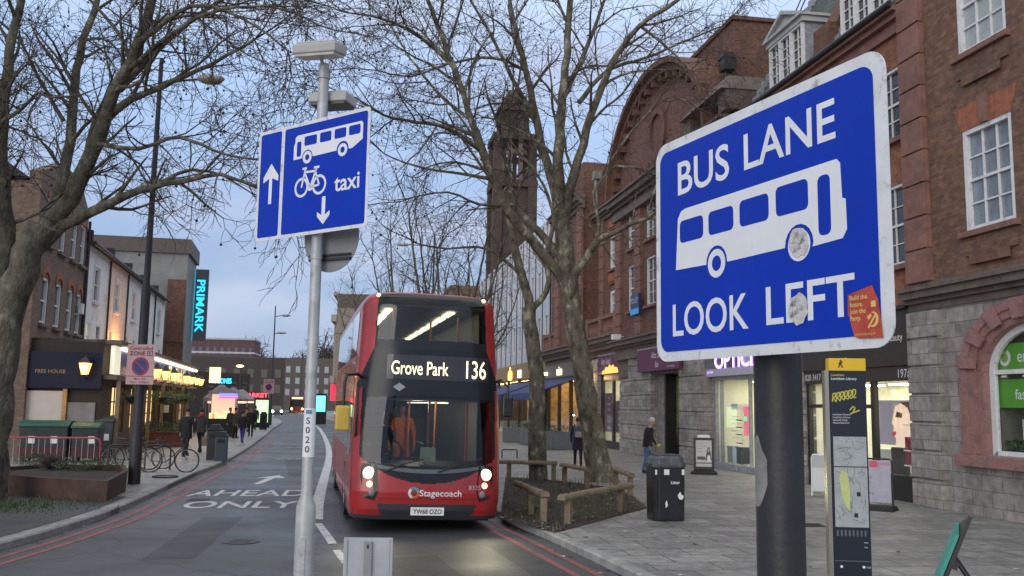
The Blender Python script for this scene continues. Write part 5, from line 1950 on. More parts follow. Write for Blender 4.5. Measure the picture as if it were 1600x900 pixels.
# --- trees farther up the pavement, rising behind the bus
def row_tree(seed, u, Y, h, label, spread=1.0):
    tr = Tree(seed)
    tr.ballp, tr.sp1, tr.sp2 = .02, .42, .3
    b = at(u, 640, Y)
    b = Vector((b.x, Y, 0.12))
    fork = b + Vector((0, 0, h * .38))
    tr.limb([b, b + Vector((.1, 0, h * .2)), fork], .26, .18, 9, kids=False)
    for k in range(6):
        a = k * 1.05 + tr.rnd.uniform(-.3, .3)
        d = Vector((math.cos(a), math.sin(a), 0)) * spread
        top = fork + d * tr.rnd.uniform(1.6, 3.0) + Vector((0, 0, h * tr.rnd.uniform(.42, .62)))
        mid = fork.lerp(top, .45) + d * .5
        tr.limb([fork - Vector((0, 0, .3)), mid, top], .12, .035, 6, start=.15, spacing=.7, klen=(1.6, 3.4))
    return tr.finish('plane_tree', label, 'bare plane trees', M['bark_dark'], (b.x, b.y, b.z))
row_tree(41, 700, 43, 11.0, 'bare plane tree right behind the bus roof')
row_tree(42, 640, 58, 12.5, 'bare plane tree second behind the bus, toward the blue arrow sign', 1.2)
row_tree(43, 745, 62, 12.0, 'bare plane tree behind the bus near the tower', 1.0)
row_tree(44, 575, 84, 14.0, 'small looking bare plane tree far behind the bus', 1.3)

# far wooded skyline
def far_wood(seed, u0, u1, Y, zb, zt, n):
    rnd = random.Random(seed)
    mb = MB()
    for i in range(n):
        u = rnd.uniform(u0, u1)
        p = at(u, 600, Y + rnd.uniform(-8, 8))
        h = rnd.uniform(.55, 1) * (zt - zb)
        c = Vector((p.x, p.y, zb))
        mb.tube([c, c + Vector((rnd.uniform(-.5, .5), 0, h * .7))], [.35, .12], 4, cap=False)
        for k in range(26):
            s = c + Vector((0, 0, h * rnd.uniform(.3, .75)))
            d = Vector((rnd.gauss(0, 1), rnd.gauss(0, .5), rnd.uniform(.1, 1.2))).normalized()
            e = s + d * h * rnd.uniform(.2, .45)
            mb.tube([s, s.lerp(e, .5) + Vector((rnd.gauss(0, .3), 0, rnd.gauss(0, .3))), e], [.16, .1, .06], 3, cap=False)
            for _ in range(5):
                f = s.lerp(e, rnd.uniform(.4, 1))
                g_ = f + Vector((rnd.gauss(0, 1), 0, rnd.gauss(.3, 1))) * h * .08
                mb.tube([f, g_], [.09, .05], 3, cap=False)
    return stuff(mb.build('bare_wood', M['twig']))
far_wood(5, 370, 760, 300, 6, 24, 46)
# ------------------------------------------------------------------ street furniture
PAVE = 0.12
# ================= BUS LANE / LOOK LEFT sign on its dark pole
SG_A = math.atan2(-1.031, 0.445)
pole_xy = (0.868, 3.03)
t = thing('bus_lane_sign', 'big blue BUS LANE LOOK LEFT sign on a thick dark pole', 'road sign', (*pole_xy, 0.06))
w = MB()
w.tube([(0, 0, 0), (0, 0, 3.12)], 0.076, 24)
w.tube([(0, 0, 3.12), (0, 0, 3.14)], 0.079, 24)
po = w.build('pole', M['dark_pole'], t)
w = MB()
prof = []
for i in range(15):
    a = R_(-201 + i * 4.7)
    prof.append((0.0768 * math.cos(a), 0.0768 * math.sin(a)))
zz0 = [1.88 + .004 * max(0, i - 8) ** 1.6 for i in range(15)]
zz1 = [2.10 - .003 * max(0, i - 7) ** 1.7 + .008 * math.sin(i) for i in range(15)]
vs = [(x, y, z) for (x, y), z in zip(prof, zz0)] + [(x, y, z) for (x, y), z in zip(prof, zz1)]
w.add(vs, [(i, i + 1, 16 + i, 15 + i) for i in range(14)], 0, None, True)
w.build('worn_patch', mat('bare worn steel', (0.21, 0.2, 0.19), 0.6, vary=0.3, vscale=12), po)
sm = Matrix.Translation(Vector((0.7545 - pole_xy[0], 2.8715 - pole_xy[1], 2.81 - 0.06))) @ Matrix.Rotation(SG_A, 4, 'Z')
w = MB(sm)
w.prism(rrect(-.561, .561, -.4, .4, .065, 8), 0.0, 0.004, 0)
for z in (-.22, .22):
    w.box(-.5, .5, 0.004, 0.03, z - .02, z + .02, 1)
    w.box(.0, .2, 0.03, 0.16, z - .015, z + .015, 1)
pn = w.build('panel', [M['sign_rim'], M['grey_metal']], t)
w = MB(sm)
w.prism(rrect(-.532, .517, -.366, .366, .045, 8), -0.0012, 0.0, 0)
w.build('blue_field', M['sign_blue'], pn)
w = MB(sm)
TX = dict(bold=0.012)
w.text('BUS', -.264, .25, .118, -.0018, 0, width=.3, **TX)
w.next()
w.text('LANE', .169, .255, .116, -.0018, 0, width=.41, **TX)
w.next()
w.text('LOOK', -.24, -.255, .112, -.0018, 0, width=.426, **TX)
w.next()
w.text('LEFT', .244, -.25, .115, -.0018, 0, width=.37, **TX)
w.build('lettering', M['sign_white'], pn)
w = MB(sm)
body = [(-.43, -.078), (-.415, .105), (-.395, .128), (-.37, .134), (.375, .134), (.388, .12), (.392, .02), (.405, .015), (.407, -.07), (.39, -.093), (.27, -.098)]
body += [(.213 + .062 * math.cos(R_(a)), -.085 + .062 * math.sin(R_(a))) for a in range(0, 181, 20)]
body += [(-.13, -.088)] + [(-.19 + .058 * math.cos(R_(a)), -.083 + .058 * math.sin(R_(a))) for a in range(0, 181, 20)] + [(-.26, -.082)]
w.prism(body, -.0022, -.0013, 0)
for cx in (-.19, .213):
    w.ring(ell(cx, -.085, .048, .048, 0, 360, 24), ell(cx, -.085, .026, .026, 0, 360, 24), -.0022, -.0013, 0)
for x0, x1, z0, z1 in ((-.403, -.262, .014, .093), (-.231, -.095, .014, .094), (-.062, .081, .014, .099), (.115, .257, .015, .106), (.297, .347, -.073, .1)):
    w.prism(rrect(x0, x1, z0, z1, .018, 4), -.0028, -.0021, 1)
w.build('coach_symbol', [M['sign_white'], M['sign_blue']], pn)
for cx, cz, s in ((.213, -.078, 1), (.203, -.272, 1.0)):
    w = MB(sm)
    rr = random.Random(int(cx * 1000))
    poly = [(cx + .043 * s * math.cos(a) * rr.uniform(.85, 1.12), cz + .045 * s * math.sin(a) * rr.uniform(.85, 1.15)) for a in [i * math.pi / 9 for i in range(18)]]
    w.prism(poly, -.0042, -.003, 0)
    for k in range(9):
        x, z = cx + rr.uniform(-.028, .028), cz + rr.uniform(-.028, .028)
        w.prism([(x - .008, z - .006), (x + .009, z - .004), (x + .003, z + .012)], -.0055, -.0041, 1)
    w.build('torn_sticker', [mat('torn white paper', (0.55, 0.53, 0.52), 0.85, vary=0.25, vscale=40, bump=.4, bscale=60), mat('torn paper grey', (0.36, 0.36, 0.38), 0.9, vary=0.3, vscale=30)], pn)
w = MB(sm)
w.prism([(.405, -.252), (.492, -.235), (.505, -.262), (.512, -.274), (.524, -.375), (.44, -.372), (.425, -.366), (.415, -.34), (.41, -.315), (.402, -.305)], -.0042, -.0029, 0)
st = w.build('red_sticker', mat('red sticker', (0.42, 0.06, 0.03), 0.5, vary=0.25, vscale=25), pn)
w = MB(sm)
for i, s in enumerate(('Build the', 'future.', 'Join the', 'Party.')):
    w.text(s, .411, -.262 - i * .0185, .0125, -.0046, 0, bold=.02, align='L')
w.text('communist.org.uk', .425, -.361, .007, -.0046, 0, align='L', width=.075)
sc_ = ell(.493, -.325, .0185, .0205, -115, 95, 16)
w.ring(sc_, ell(.489, -.324, .0135, .0165, -115, 95, 16), -.0048, -.0043)
w.prism([(.474, -.345), (.478, -.348), (.502, -.318), (.498, -.314)], -.0052, -.0048)
w.prism([(.472, -.318), (.484, -.309), (.489, -.316), (.478, -.326)], -.005, -.0044)
w.prism([(.476, -.349), (.481, -.345), (.486, -.338), (.482, -.335)], -.005, -.0044)
w.prism([(.487, -.277), (.503, -.276), (.504, -.292), (.488, -.293)], -.0048, -.0043)
w.build('lettering', mat('sticker yellow', (0.7, 0.45, 0.12), 0.5, vary=0.1), st)

# ================= arrow / bus / cycle / taxi sign on the grey pole
px, py = -1.50, 7.02
t = thing('lane_sign', 'grey lit pole with a blue arrow, bus, bicycle and taxi sign, left of the bus', 'road sign', (px, py, 0.06))
A2 = math.atan2(6.618 - 7.358, -1.037 + 2.049)
w = MB()
w.tube([(0, 0, 0), (0, 0, 1.42), (0, 0, 1.5), (0, 0, 4.82)], [.073, .073, .043, .041], 20)
w.tube([(0, 0, 4.7), (0, 0, 4.76)], .05, 16)
w.tube([(0, 0, 3.27), (0, 0, 3.33)], .046, 16)
w.box(-.02, .02, -.078, -.06, .6, 1.2)
po = w.build('pole', M['grey_metal'], t)
sm = Matrix.Translation((-1.543 - px, 6.988 - py, 3.9)) @ Matrix.Rotation(A2, 4, 'Z')
w = MB(sm)
w.prism(rrect(-.627, .627, -.45, .45, .03, 6), -.03, -.027, 0)
for z in (-.25, .25):
    w.box(-.55, .55, -.027, .0, z - .02, z + .02, 1)
pn = w.build('panel', [M['sign_rim'], M['grey_metal']], t)
w = MB(sm)
w.prism(rrect(-.60, -.352, -.423, .423, .02, 5), -.0312, -.03)
w.prism(rrect(-.312, .60, -.423, .423, .02, 5), -.0312, -.03)
w.build('blue_field', M['sign_blue'], pn)
w = MB(sm)
y0, y1 = -.0322, -.0312
w.prism([(-.482, -.158), (-.445, -.158), (-.445, .05), (-.372, .02), (-.372, .065), (-.462, .17), (-.552, .065), (-.552, .02), (-.482, .05)], y0, y1)
w.prism([(.144, -.172), (.182, -.172), (.182, -.315), (.232, -.285), (.232, -.32), (.163, -.385), (.095, -.32), (.095, -.285), (.144, -.315)], y0, y1)
w.build('arrow', M['sign_white'], pn)
w = MB(sm)
body = [(-.2, .16), (-.2, .27), (-.185, .3), (-.185, .335), (-.16, .352), (.54, .352), (.556, .335), (.556, .215), (.45, .16), (.41, .16)]
body += [(.347 + .065 * math.cos(R_(a)), .165 + .065 * math.sin(R_(a))) for a in range(0, 181, 20)]
body += [(.03, .16)] + [(-.042 + .06 * math.cos(R_(a)), .162 + .06 * math.sin(R_(a))) for a in range(0, 181, 20)]
w.prism(body, y0, y1, 0)
for cx in (-.042, .347):
    w.ring(ell(cx, .162, .05, .05, 0, 360, 22), ell(cx, .162, .024, .024, 0, 360, 22), y0, y1, 0)
for x0, x1, z0, z1 in ((-.165, -.115, .18, .3), (-.08, .06, .255, .33), (.095, .22, .255, .332), (.255, .38, .257, .333), (.41, .53, .26, .333)):
    w.prism(rrect(x0, x1, z0, z1, .014, 3), y0 - .0006, y0 + .0001, 1)
w.build('bus_symbol', [M['sign_white'], M['sign_blue']], pn)
w = MB(sm)
bz = -.072
for cx in (-.095, .105):
    w.ring(ell(cx, bz, .078, .078, 0, 360, 24), ell(cx, bz, .058, .058, 0, 360, 24), y0, y1)
def bar(mb, a, b, wd, y0, y1, m=0):
    d = Vector((b[0] - a[0], b[1] - a[1]))
    n = Vector((-d.y, d.x)).normalized() * wd / 2
    mb.prism([(a[0] + n.x, a[1] + n.y), (b[0] + n.x, b[1] + n.y), (b[0] - n.x, b[1] - n.y), (a[0] - n.x, a[1] - n.y)], y0, y1, m)
for a, b in (((-.095, bz), (-.055, .07)), ((-.09, .075), (-.04, .075)), ((-.062, .045), (.07, .04)), ((-.062, .04), (.005, bz - .01)), ((.005, bz - .01), (.07, .06)), ((.105, bz), (.06, .03)), ((.105, bz), (.005, bz - .01)), ((.04, .068), (.1, .068))):
    bar(w, a, b, .017, y0, y1)
w.prism(circle(.005, bz - .01, .028, 14), y0, y1)
w.build('bicycle_symbol', M['sign_white'], pn)
w = MB(sm)
w.text('taxi', .405, -.085, .125, y0, 0, bold=.015, width=.265)
w.build('lettering', M['sign_white'], pn)
w = MB(Matrix.Translation((0.0, -.0, 0)) @ Matrix.Rotation(A2 + R_(8), 4, 'Z'))
w.prism(circle(.075, 3.44, .265, 36), .075, .079)
w.box(-.12, .28, .05, .07, 3.265, 3.285, 1)
w.box(-.12, .28, .05, .07, 3.30, 3.315, 1)
w.build('round_sign_back', [M['back_metal'], M['dark_pole']], t)
for nm, z, yy, tilt, wd in (('lamp', 4.86, -.1, 8, .38), ('lamp', 4.53, .12, -4, .34)):
    T_ = Matrix.Translation((-.02 if z > 4.7 else .05, yy, z)) @ Matrix.Rotation(R_(-20), 4, 'Z') @ Matrix.Rotation(R_(3), 4, 'Y') @ Matrix.Rotation(R_(tilt), 4, 'X')
    w = MB(T_)
    w.box(-wd / 2, wd / 2, -.09, .09, 0, .075)
    w.box(-wd / 2 + .02, wd / 2 - .02, -.07, .07, .075, .095)
    lo = w.build(nm, M['lamp_grey'], t, bevel=.015)
    w = MB(T_)
    w.box(-wd / 2 + .015, wd / 2 - .015, -.078, .078, -.02, -.001)
    w.build('lens', M['lamp_lens'] if z > 4.7 else mat('dark lens', (.09, .085, .075), .3), lo)
    w = MB()
    w.tube([(0, 0, 4.78 if z > 4.7 else 4.5), (-.02 if z > 4.7 else .05, yy, z + .02)], .015, 8)
    w.build('bracket', M['grey_metal'], lo)
w = MB()
vs, fs = [], []
for z in (1.78, 2.14):
    for i in range(17):
        a = R_(-180 + i * 11.25)
        vs.append((.0447 * math.cos(a), .0447 * math.sin(a), z))
w.add(vs, [(i, i + 1, 18 + i, 17 + i) for i in range(16)], 0, None, True)
bd = w.build('number_band', M['sign_white'], po)
w = MB()
for i, s in enumerate('S020'):
    w.text(s, -.002, 2.05 - i * .07, .047, -.0468, 0, bold=.01)
w.box(-.02, .022, -.0475, -.044, 2.1, 2.128, 1)
w.box(-.02, .022, -.0478, -.0476, 2.112, 2.117, 2)
w.build('lettering', [M['black'], mat('blue label', (.05, .2, .4), .5), mat('green label', (.1, .35, .1), .5)], bd)

# small sign seen from the back, at the foot of the frame
p = at(576, 840, 5.2)
t = thing('small_sign', 'small grey sign seen from behind at the bottom edge, in front of the bus', 'road sign', (p.x, 5.2, 0.06), R_(2))
zt = p.z - 0.06
w = MB()
w.box(-.133, .133, 0, .003, zt - .5, zt)
w.box(-.118, -.112, -.008, 0, zt - .5, zt - .005)
w.box(.112, .118, -.008, 0, zt - .5, zt - .005)
w.box(-.133, -.118, -.004, 0, zt - .5, zt)
w.box(.118, .133, -.004, 0, zt - .5, zt)
w.build('panel', mat('pale grey sign back', (.36, .37, .4), .5, .1, vary=.12, vscale=6), t, bevel=.002)
w = MB()
w.box(-.021, .021, -.02, -.001, zt - .5, zt - .02)
w.box(-.006, .006, -.0205, -.0195, zt - .055, zt - .035, 1)
w.tube([(0, .03, 0), (0, .03, zt - .04)], .028, 12)
w.build('post', [M['back_metal'], M['black']], t)

# ================= wayfinding post
c0, c1 = at(1297, 640, 6.42), at(1356, 640, 6.36)
mid = (c0 + c1) / 2
t = thing('map_post', 'slim dark wayfinding post with a yellow cap and a street map', 'wayfinding sign', (mid.x + .01, 6.45, PAVE), R_(-5))
H_ = 2.6 - PAVE
hw = .122
w = MB()
w.box(-hw, hw, -.03, .05, 0, H_ - .085)
bo = w.build('body', mat('navy enamel', (.012, .016, .027), .3, vary=.1), t)
w = MB()
w.box(-hw - .002, hw + .002, -.032, .052, H_ - .085, H_)
w.prism([(-.062, H_ - .065), (-.054, H_ - .065), (-.045, H_ - .043), (-.035, H_ - .065), (-.027, H_ - .065), (-.04, H_ - .036), (-.028, H_ - .03), (-.03, H_ - .026), (-.05, H_ - .026), (-.06, H_ - .04), (-.056, H_ - .043), (-.05, H_ - .034)], -.034, -.0321, 1)
w.prism(circle(-.042, H_ - .018, .007, 12), -.034, -.0321, 1)
w.build('cap', [mat('yellow enamel', (.75, .47, .015), .35, vary=.05), M['black']], t)
w = MB()
w.box(-hw - .032, -hw - .004, -.03, .05, 0, H_ - .085)
w.build('steel_edge', mat('brushed steel edge', (.42, .4, .34), .25, .8, vary=.1), t)
w = MB()
mz0, mz1 = 2.60 - PAVE - .60 - .54, 2.60 - PAVE - .535
w.box(-.108, .112, -.033, -.0301, mz0, mz1 - .205 - .002, 0)
w.box(-.108, .112, -.033, -.0301, mz1 - .2, mz1, 0)
mp = w.build('map', mat('map paper', (.36, .38, .38), .4, vary=.15, vscale=14), t)
w = MB()
rr = random.Random(4)
for k in range(46):
    x, z = rr.uniform(-.1, .1), rr.uniform(mz0 + .01, mz1 - .02)
    a = rr.choice((.3, .5, 1.2, 1.7, 2.2, 2.8)) + rr.gauss(0, .15)
    pts_ = [(x, z)]
    for _ in range(6):
        x += .014 * math.cos(a)
        z += .014 * math.sin(a)
        a += rr.gauss(0, .22)
        if abs(x) > .104 or not (mz0 + .004 < z < mz1 - .004):
            break
        pts_.append((x, z))
    for a_, b_ in zip(pts_, pts_[1:]):
        bar(w, a_, b_, rr.choice((.002, .003, .0045)), -.0342, -.0331, 0)
w.prism([(-.075, mz0 + .33), (-.055, mz0 + .38), (-.02, mz0 + .36), (-.005, mz0 + .22), (-.01, mz0 + .11), (-.035, mz0 + .13), (-.06, mz0 + .2)], -.0346, -.0341, 1)
for x, z in ((.05, mz0 + .22), (.03, mz0 + .08)):
    w.box(x - .012, x + .012, -.0349, -.0331, z - .014, z + .014, 2)
w.build('map_streets', [mat('map streets', (.17, .2, .21), .5), mat('map park', (.5, .55, .2), .5), M['black']], mp)
w = MB()
zt = H_ - .115
w.text('Lewisham', -.11, zt, .016, -.0305, 1, align='L', bold=.01)
w.text('Lewisham Library', -.11, zt - .025, .017, -.0305, 0, align='L', bold=.01)
for i, s in enumerate(('Lewisham Centre', 'Lewisham Library', 'Ladywell Fields', 'Mountsfield Park')):
    w.text(s, -.105, H_ - .385 - i * .019, .0115, -.0305, 0, align='L')
for k in range(8):
    w.box(-.1 + k * .026, -.088 + k * .026, -.0312, -.0301, mz0 - .06, mz0 - .02, 2)
w.prism(circle(-.075, mz0 - .26, .009, 12), -.0312, -.0301, 0)
w.prism(circle(.07, mz0 - .26, .009, 12), -.0312, -.0301, 0)
w.text('020 7222', .09, mz0 - .262, .01, -.0305, 0)
w.text('Walk', .09, mz0 - .1, .009, -.0305, 0)
w.text('Map', .09, mz0 - .13, .009, -.0305, 0)
w.box(-hw, hw, -.0303, -.0299, mz0 - .225, mz0 - .22, 2)
w.build('lettering', [M['sign_white'], mat('yellow lettering', (.6, .45, .05), .5), mat('dim lettering', (.1, .11, .13), .5)], bo)
w = MB()
gz = H_ - .27
def scribble(pts_, wd=.0075):
    for a_, b_ in zip(pts_, pts_[1:]):
        bar(w, a_, b_, wd, -.0318, -.0302, 0)
x = -.105
for k in range(6):
    scribble([(x, gz - .03 + .006 * k), (x + .004, gz + .025 + .006 * k), (x + .022, gz + .03 + .005 * k), (x + .02, gz + .002 + .005 * k), (x + .004, gz + .0), (x + .026, gz - .032 + .007 * k)])
    x += .027
w.next()
scribble([(.01, gz - .085), (.03, gz - .06), (.045, gz - .07), (.028, gz - .105)], .009)
scribble([(.012, gz - .11), (.075, gz - .085)], .009)
w.build('graffiti', mat('yellow spray', (.55, .5, .06), .6, vary=.15), bo)

# ================= litter bin
p = ground_at(1044, 815)
t = thing('litter_bin', 'black square street bin marked Litter in front of the timber rails', 'bin', (p.x, p.y + .3, PAVE), R_(8))
w = MB()
hw, ch = .315, .1
oct_ = [(-hw + ch, -hw), (hw - ch, -hw), (hw, -hw + ch), (hw, hw - ch), (hw - ch, hw), (-hw + ch, hw), (-hw, hw - ch), (-hw, -hw + ch)]
def loft(mb, rings, m=0, smooth=False):
    n = len(rings[0])
    vs = [q for r in rings for q in r]
    fs = [(i * n + k, i * n + (k + 1) % n, (i + 1) * n + (k + 1) % n, (i + 1) * n + k) for i in range(len(rings) - 1) for k in range(n)]
    mb.add(vs, fs, m, None, smooth)
    mb.add(rings[-1], [tuple(range(n))], m)
    mb.add(rings[0][::-1], [tuple(range(n))], m)
loft(w, [[(x * s, y * s, z) for x, y in oct_] for s, z in ((.95, 0), (.97, .04), (1, .9), (1, 1.0))])
bo = w.build('body', mat('glossy black bin', (.016, .017, .019), .3, vary=.3, vscale=4), t, bevel=.008)
w = MB()
loft(w, [[(x * s, y * s, z) for x, y in oct_] for s, z in ((1.06, 1.0), (1.06, 1.05), (.92, 1.16), (.75, 1.2))])
w.box(-.22, .25, -.18, .2, 1.195, 1.23)
w.build('lid', mat('grey worn bin top', (.055, .06, .068), .5, vary=.35, vscale=6, dirt=(.2, .22, .24), dscale=9, dlo=.56, dhi=.66), t, bevel=.008)
w = MB()
w.text('Litter', .1, .72, .055, -hw - .003, 0, bold=.02)
w.box(-.12, -.02, -hw - .003, -hw + .002, .86, .96)
w.box(.21, .28, -hw + .015, -hw + .1, .86, .96)
w.box(-.285, -.25, -hw + .02, -hw + .03, .86, .95)
w.prism([(.14, .48), (.19, .55), (.21, .5), (.26, .47), (.23, .4), (.17, .41)], -hw - .004, -hw + .001)
w.prism([(-.1, .34), (-.07, .39), (-.05, .3), (-.09, .25)], -hw - .004, -hw + .001)
w.build('lettering', M['sign_white'], bo)

# ================= pavement boards
def aboard_pavement():
    p = ground_at(1100, 741)
    t = thing('pavement_board', "black framed poster stand with a dark haired woman, outside the optician's", 'sandwich board', (p.x, p.y, PAVE), R_(-14))
    w = MB()
    for x in (-.32, .25):
        w.box(x, x + .07, -.04, .04, .14, 1.16)
    w.box(-.25, .25, -.04, .04, .14, .24)
    w.box(-.25, .25, -.04, .04, 1.08, 1.16)
    w.box(-.25, .25, -.01, .04, .24, 1.08)
    w.build('frame', M['black'], t, bevel=.01)
    w = MB()
    w.box(-.25, .25, -.02, -.011, .24, 1.08)
    pn = w.build('poster', mat('poster white', (.5, .52, .5), .4, vary=.05), t)
    w = MB()
    for i in range(4):
        w.box(-.21, -.21 + (.2, .3, .17, .18)[i], -.0225, -.0201, .97 - i * .09, .99 - i * .09, 0)
    w.box(-.21, .05, -.0225, -.0201, .46, .56, 1)
    w.box(-.25, .25, -.0225, -.0201, .34, .37, 1)
    w.prism([(.06, .4), (.09, .72), (.13, .86), (.18, .86), (.21, .74), (.25, .44), (.21, .48), (.19, .42), (.12, .42), (.09, .46)], -.0225, -.0201, 1)
    w.prism(ell(.155, .76, .03, .055, 0, 360, 12)[:-1], -.0235, -.0226, 2)
    w.prism([(.11, .4), (.12, .6), (.2, .6), (.21, .4)], -.0235, -.0226, 3)
    w.build('print', [mat('grey print', (.25, .27, .26), .5), mat('dark print', (.1, .085, .07), .5), mat('print skin', (.4, .3, .22), .5), M['sign_white']], pn)
    w = MB()
    w.prism([(-.2, 1.16), (.2, 1.16), (.2, 1.23), (.12, 1.25), (-.12, 1.25), (-.2, 1.23)], -.02, .0)
    w.build('header', M['sign_white'], t)
    w = MB()
    loft(w, [[(-.42, -.25, 0), (.42, -.25, 0), (.42, .25, 0), (-.42, .25, 0)], [(-.42, -.25, .06), (.42, -.25, .06), (.42, .25, .06), (-.42, .25, .06)], [(-.3, -.08, .14), (.3, -.08, .14), (.3, .08, .14), (-.3, .08, .14)]])
    w.build('base', M['black_rubber'], t, bevel=.02)
aboard_pavement()
p = ground_at(1285, 775)
t = thing('pavement_board', 'blank white folding board beside the stone pier left of the map post', 'sandwich board', (p.x + .1, p.y, PAVE), R_(-20))
w = MB()
for s in (1, -1):
    a = R_(14) * s
    Tm = Matrix.Translation((0, -.17 * s, 0)) @ Matrix.Rotation(-a, 4, 'X')
    w.box(-.31, .31, -.008, .008, .12, 1.0, 0, Tm)
pn = w.build('panel', mat('board white', (.5, .52, .53), .5, vary=.05), t)
w = MB()
for s in (1, -1):
    Tm = Matrix.Translation((0, -.17 * s, 0)) @ Matrix.Rotation(-R_(14) * s, 4, 'X')
    w.tube([(-.33, 0, 0), (-.33, 0, .95), (-.3, 0, 1.03), (.3, 0, 1.03), (.33, 0, .95), (.33, 0, 0)], .018, 8, 0, Tm)
w.build('frame', M['white'], t)
p = ground_at(1370, 797)
t = thing('pavement_board', 'black framed price board with a pink corner right of the map post', 'sandwich board', (p.x, p.y + .05, PAVE), R_(-35))
w = MB()
w.tube([(-.36, 0, .05), (-.36, 0, 1.0), (-.32, 0, 1.08), (.32, 0, 1.08), (.36, 0, 1.0), (.36, 0, .05)], .02, 8)
w.build('frame', M['black'], t)
w = MB()
w.box(-.33, .33, -.012, .012, .16, 1.05)
pn = w.build('panel', mat('lilac board', (.36, .35, .42), .45, vary=.12, vscale=6), t)
w = MB()
w.box(-.1, .07, -.0145, -.0121, .9, 1.03, 1)
w.text('OFFER', .2, .97, .06, -.0145, 1, bold=.01)
for i, s in enumerate(('Cut', 'Colour', 'Brows', 'Nails', 'Waxing')):
    w.text(s, -.28, .8 - i * .11, .055, -.0145, 0, align='L', bold=.01)
w.build('lettering', [mat('slate print', (.12, .16, .2), .5), mat('pink print', (.55, .08, .14), .5)], pn)
w = MB()
loft(w, [[(-.42, -.3, 0), (.42, -.3, 0), (.42, .3, 0), (-.42, .3, 0)], [(-.38, -.22, .09), (.38, -.22, .09), (.38, .22, .09), (-.38, .22, .09)]])
w.build('base', M['black_rubber'], t, bevel=.02)
# leaning teal folding board in the corner
p = at(1484, 880, 10)
t = thing('folding_board', 'teal and black folding board leaning at the bottom right corner', 'folding sign', (p.x - .3, 10.0, PAVE), R_(-113))
w = MB()
Tm = Matrix.Rotation(R_(-22), 4, 'X')
w.prism([(-.3, 0), (.3, 0), (.3, .95), (-.3, 1.02)], -.03, .005, 0, Tm)
w.build('front_panel', mat('teal board', (.05, .32, .25), .5, vary=.1), t)
w = MB()
w.prism([(-.34, 0), (.34, 0), (.34, 1.18), (-.34, 1.0)], .012, .05, 0, Tm)
w.box(-.3, .3, .051, .1, .62, .7, 0, Tm)
w.build('back_panel', M['black'], t)
w = MB()
w.tube([(0, .33, .62), (0, .72, 0)], .022, 8)
w.tube([(.25, .33, .62), (.25, .72, 0)], .022, 8)
w.build('leg', M['black'], t)

# ================= timber knee rails round the soil pit
def rail(b0, b1, e0, e1, label):
    """posts standing at pixels b0, b1; the beam reaches from e0 to e1"""
    g0, g1 = ground_at(*b0), ground_at(*b1)
    t = thing('timber_rail', label, 'rail', ((g0.x + g1.x) / 2, (g0.y + g1.y) / 2, PAVE), 0, 'timber rails round the tree pit')
    base = Vector(t.location)
    a, b = g0 - base, g1 - base
    d = (b - a)
    L = d.length
    d.normalize()
    s = Vector((-d.y, d.x, 0))
    for q in (a, b):
        w = MB()
        Tm = Matrix((d, s, Vector((0, 0, 1)))).transposed().to_4x4()
        Tm.translation = Vector((q.x, q.y, -.02))
        loft(w, [[(x * .06, y * .06, z) for x, y in ((-1, -1), (1, -1), (1, 1), (-1, 1))] for z in (0, .46)])
        w.T = None
        w.v = [tuple(Tm @ Vector(v)) for v in w.v]
        w.build('post', M['timber'], t, bevel=.015)
    w = MB()
    p0, p1 = a - d * e0 + Vector((0, 0, .5)), b + d * e1 + Vector((0, 0, .5))
    n = 9
    vs = []
    prof = [(-.08, -.05), (.08, -.05), (.08, .0), (.056, .042), (0, .06), (-.056, .042), (-.08, .0)]
    rr = random.Random(int(L * 1000))
    rings = []
    for i in range(n):
        c = p0.lerp(p1, i / (n - 1)) + s * rr.uniform(-.01, .01) + Vector((0, 0, rr.uniform(-.008, .008)))
        rings.append([c + s * x + Vector((0, 0, z)) for x, z in prof])
    loft(w, rings)
    w.build('beam', M['timber'], t, bevel=.01)
    w = MB()
    for q in (a, b):
        for k in (-1, 1):
            w.box(q.x - .008, q.x + .008, q.y - .08, q.y + .08, .56, .565)
    w.build('strap', M['grey_metal'], t)
rail((829, 804), (849, 815), 1.4, .1, 'timber knee rail along the kerb by the bus wheel')
rail((888, 819), (970, 800), .3, .5, 'timber knee rail in front of the thick plane trunk')
rail((795, 750), (865, 752), .3, .1, 'timber knee rail on the far side of the pit toward the cafe')
rail((882, 756), (917, 764), .2, .1, 'short timber knee rail behind the two trunks, toward the man')
rail((985, 775), (962, 764), .1, .3, 'short timber knee rail to the right of the thick trunk')
# weeds and leaf litter in the pit
g = MB()
rr = random.Random(3)
pp = [ground_at(u, v) for u, v in pit]
cx_, cy_ = sum(p.x for p in pp) / len(pp), sum(p.y for p in pp) / len(pp)
for i in range(650):
    k = rr.randrange(len(pp))
    q = Vector((cx_, cy_, .13)).lerp(pp[k].lerp(pp[(k + 1) % len(pp)], rr.random()), rr.random() ** .5)
    h = rr.uniform(.04, .2)
    a = rr.uniform(0, 6.28)
    s = Vector((math.cos(a), math.sin(a), 0)) * .012
    g.add([(q.x - s.x, q.y - s.y, .13), (q.x + s.x, q.y + s.y, .13), (q.x + s.y * 4 * rr.uniform(-1, 1), q.y - s.x * 4, .13 + h)], [(0, 1, 2)], rr.randrange(2))
stuff(g.build('weeds', [M['grass'], M['leaf_dry']]))
g = MB()
for i in range(420):
    k = rr.randrange(len(pp))
    q = Vector((cx_, cy_, .13)).lerp(pp[k].lerp(pp[(k + 1) % len(pp)], rr.random()), rr.random() ** .5 * 1.04)
    a = rr.uniform(0, 6.28)
    s = rr.uniform(.02, .05)
    g.add([(q.x + s * math.cos(a + b), q.y + s * math.sin(a + b), .135 + rr.uniform(0, .03)) for b in (0, 1.4, 3.1, 4.6)], [(0, 1, 2, 3)], rr.randrange(3) // 2)
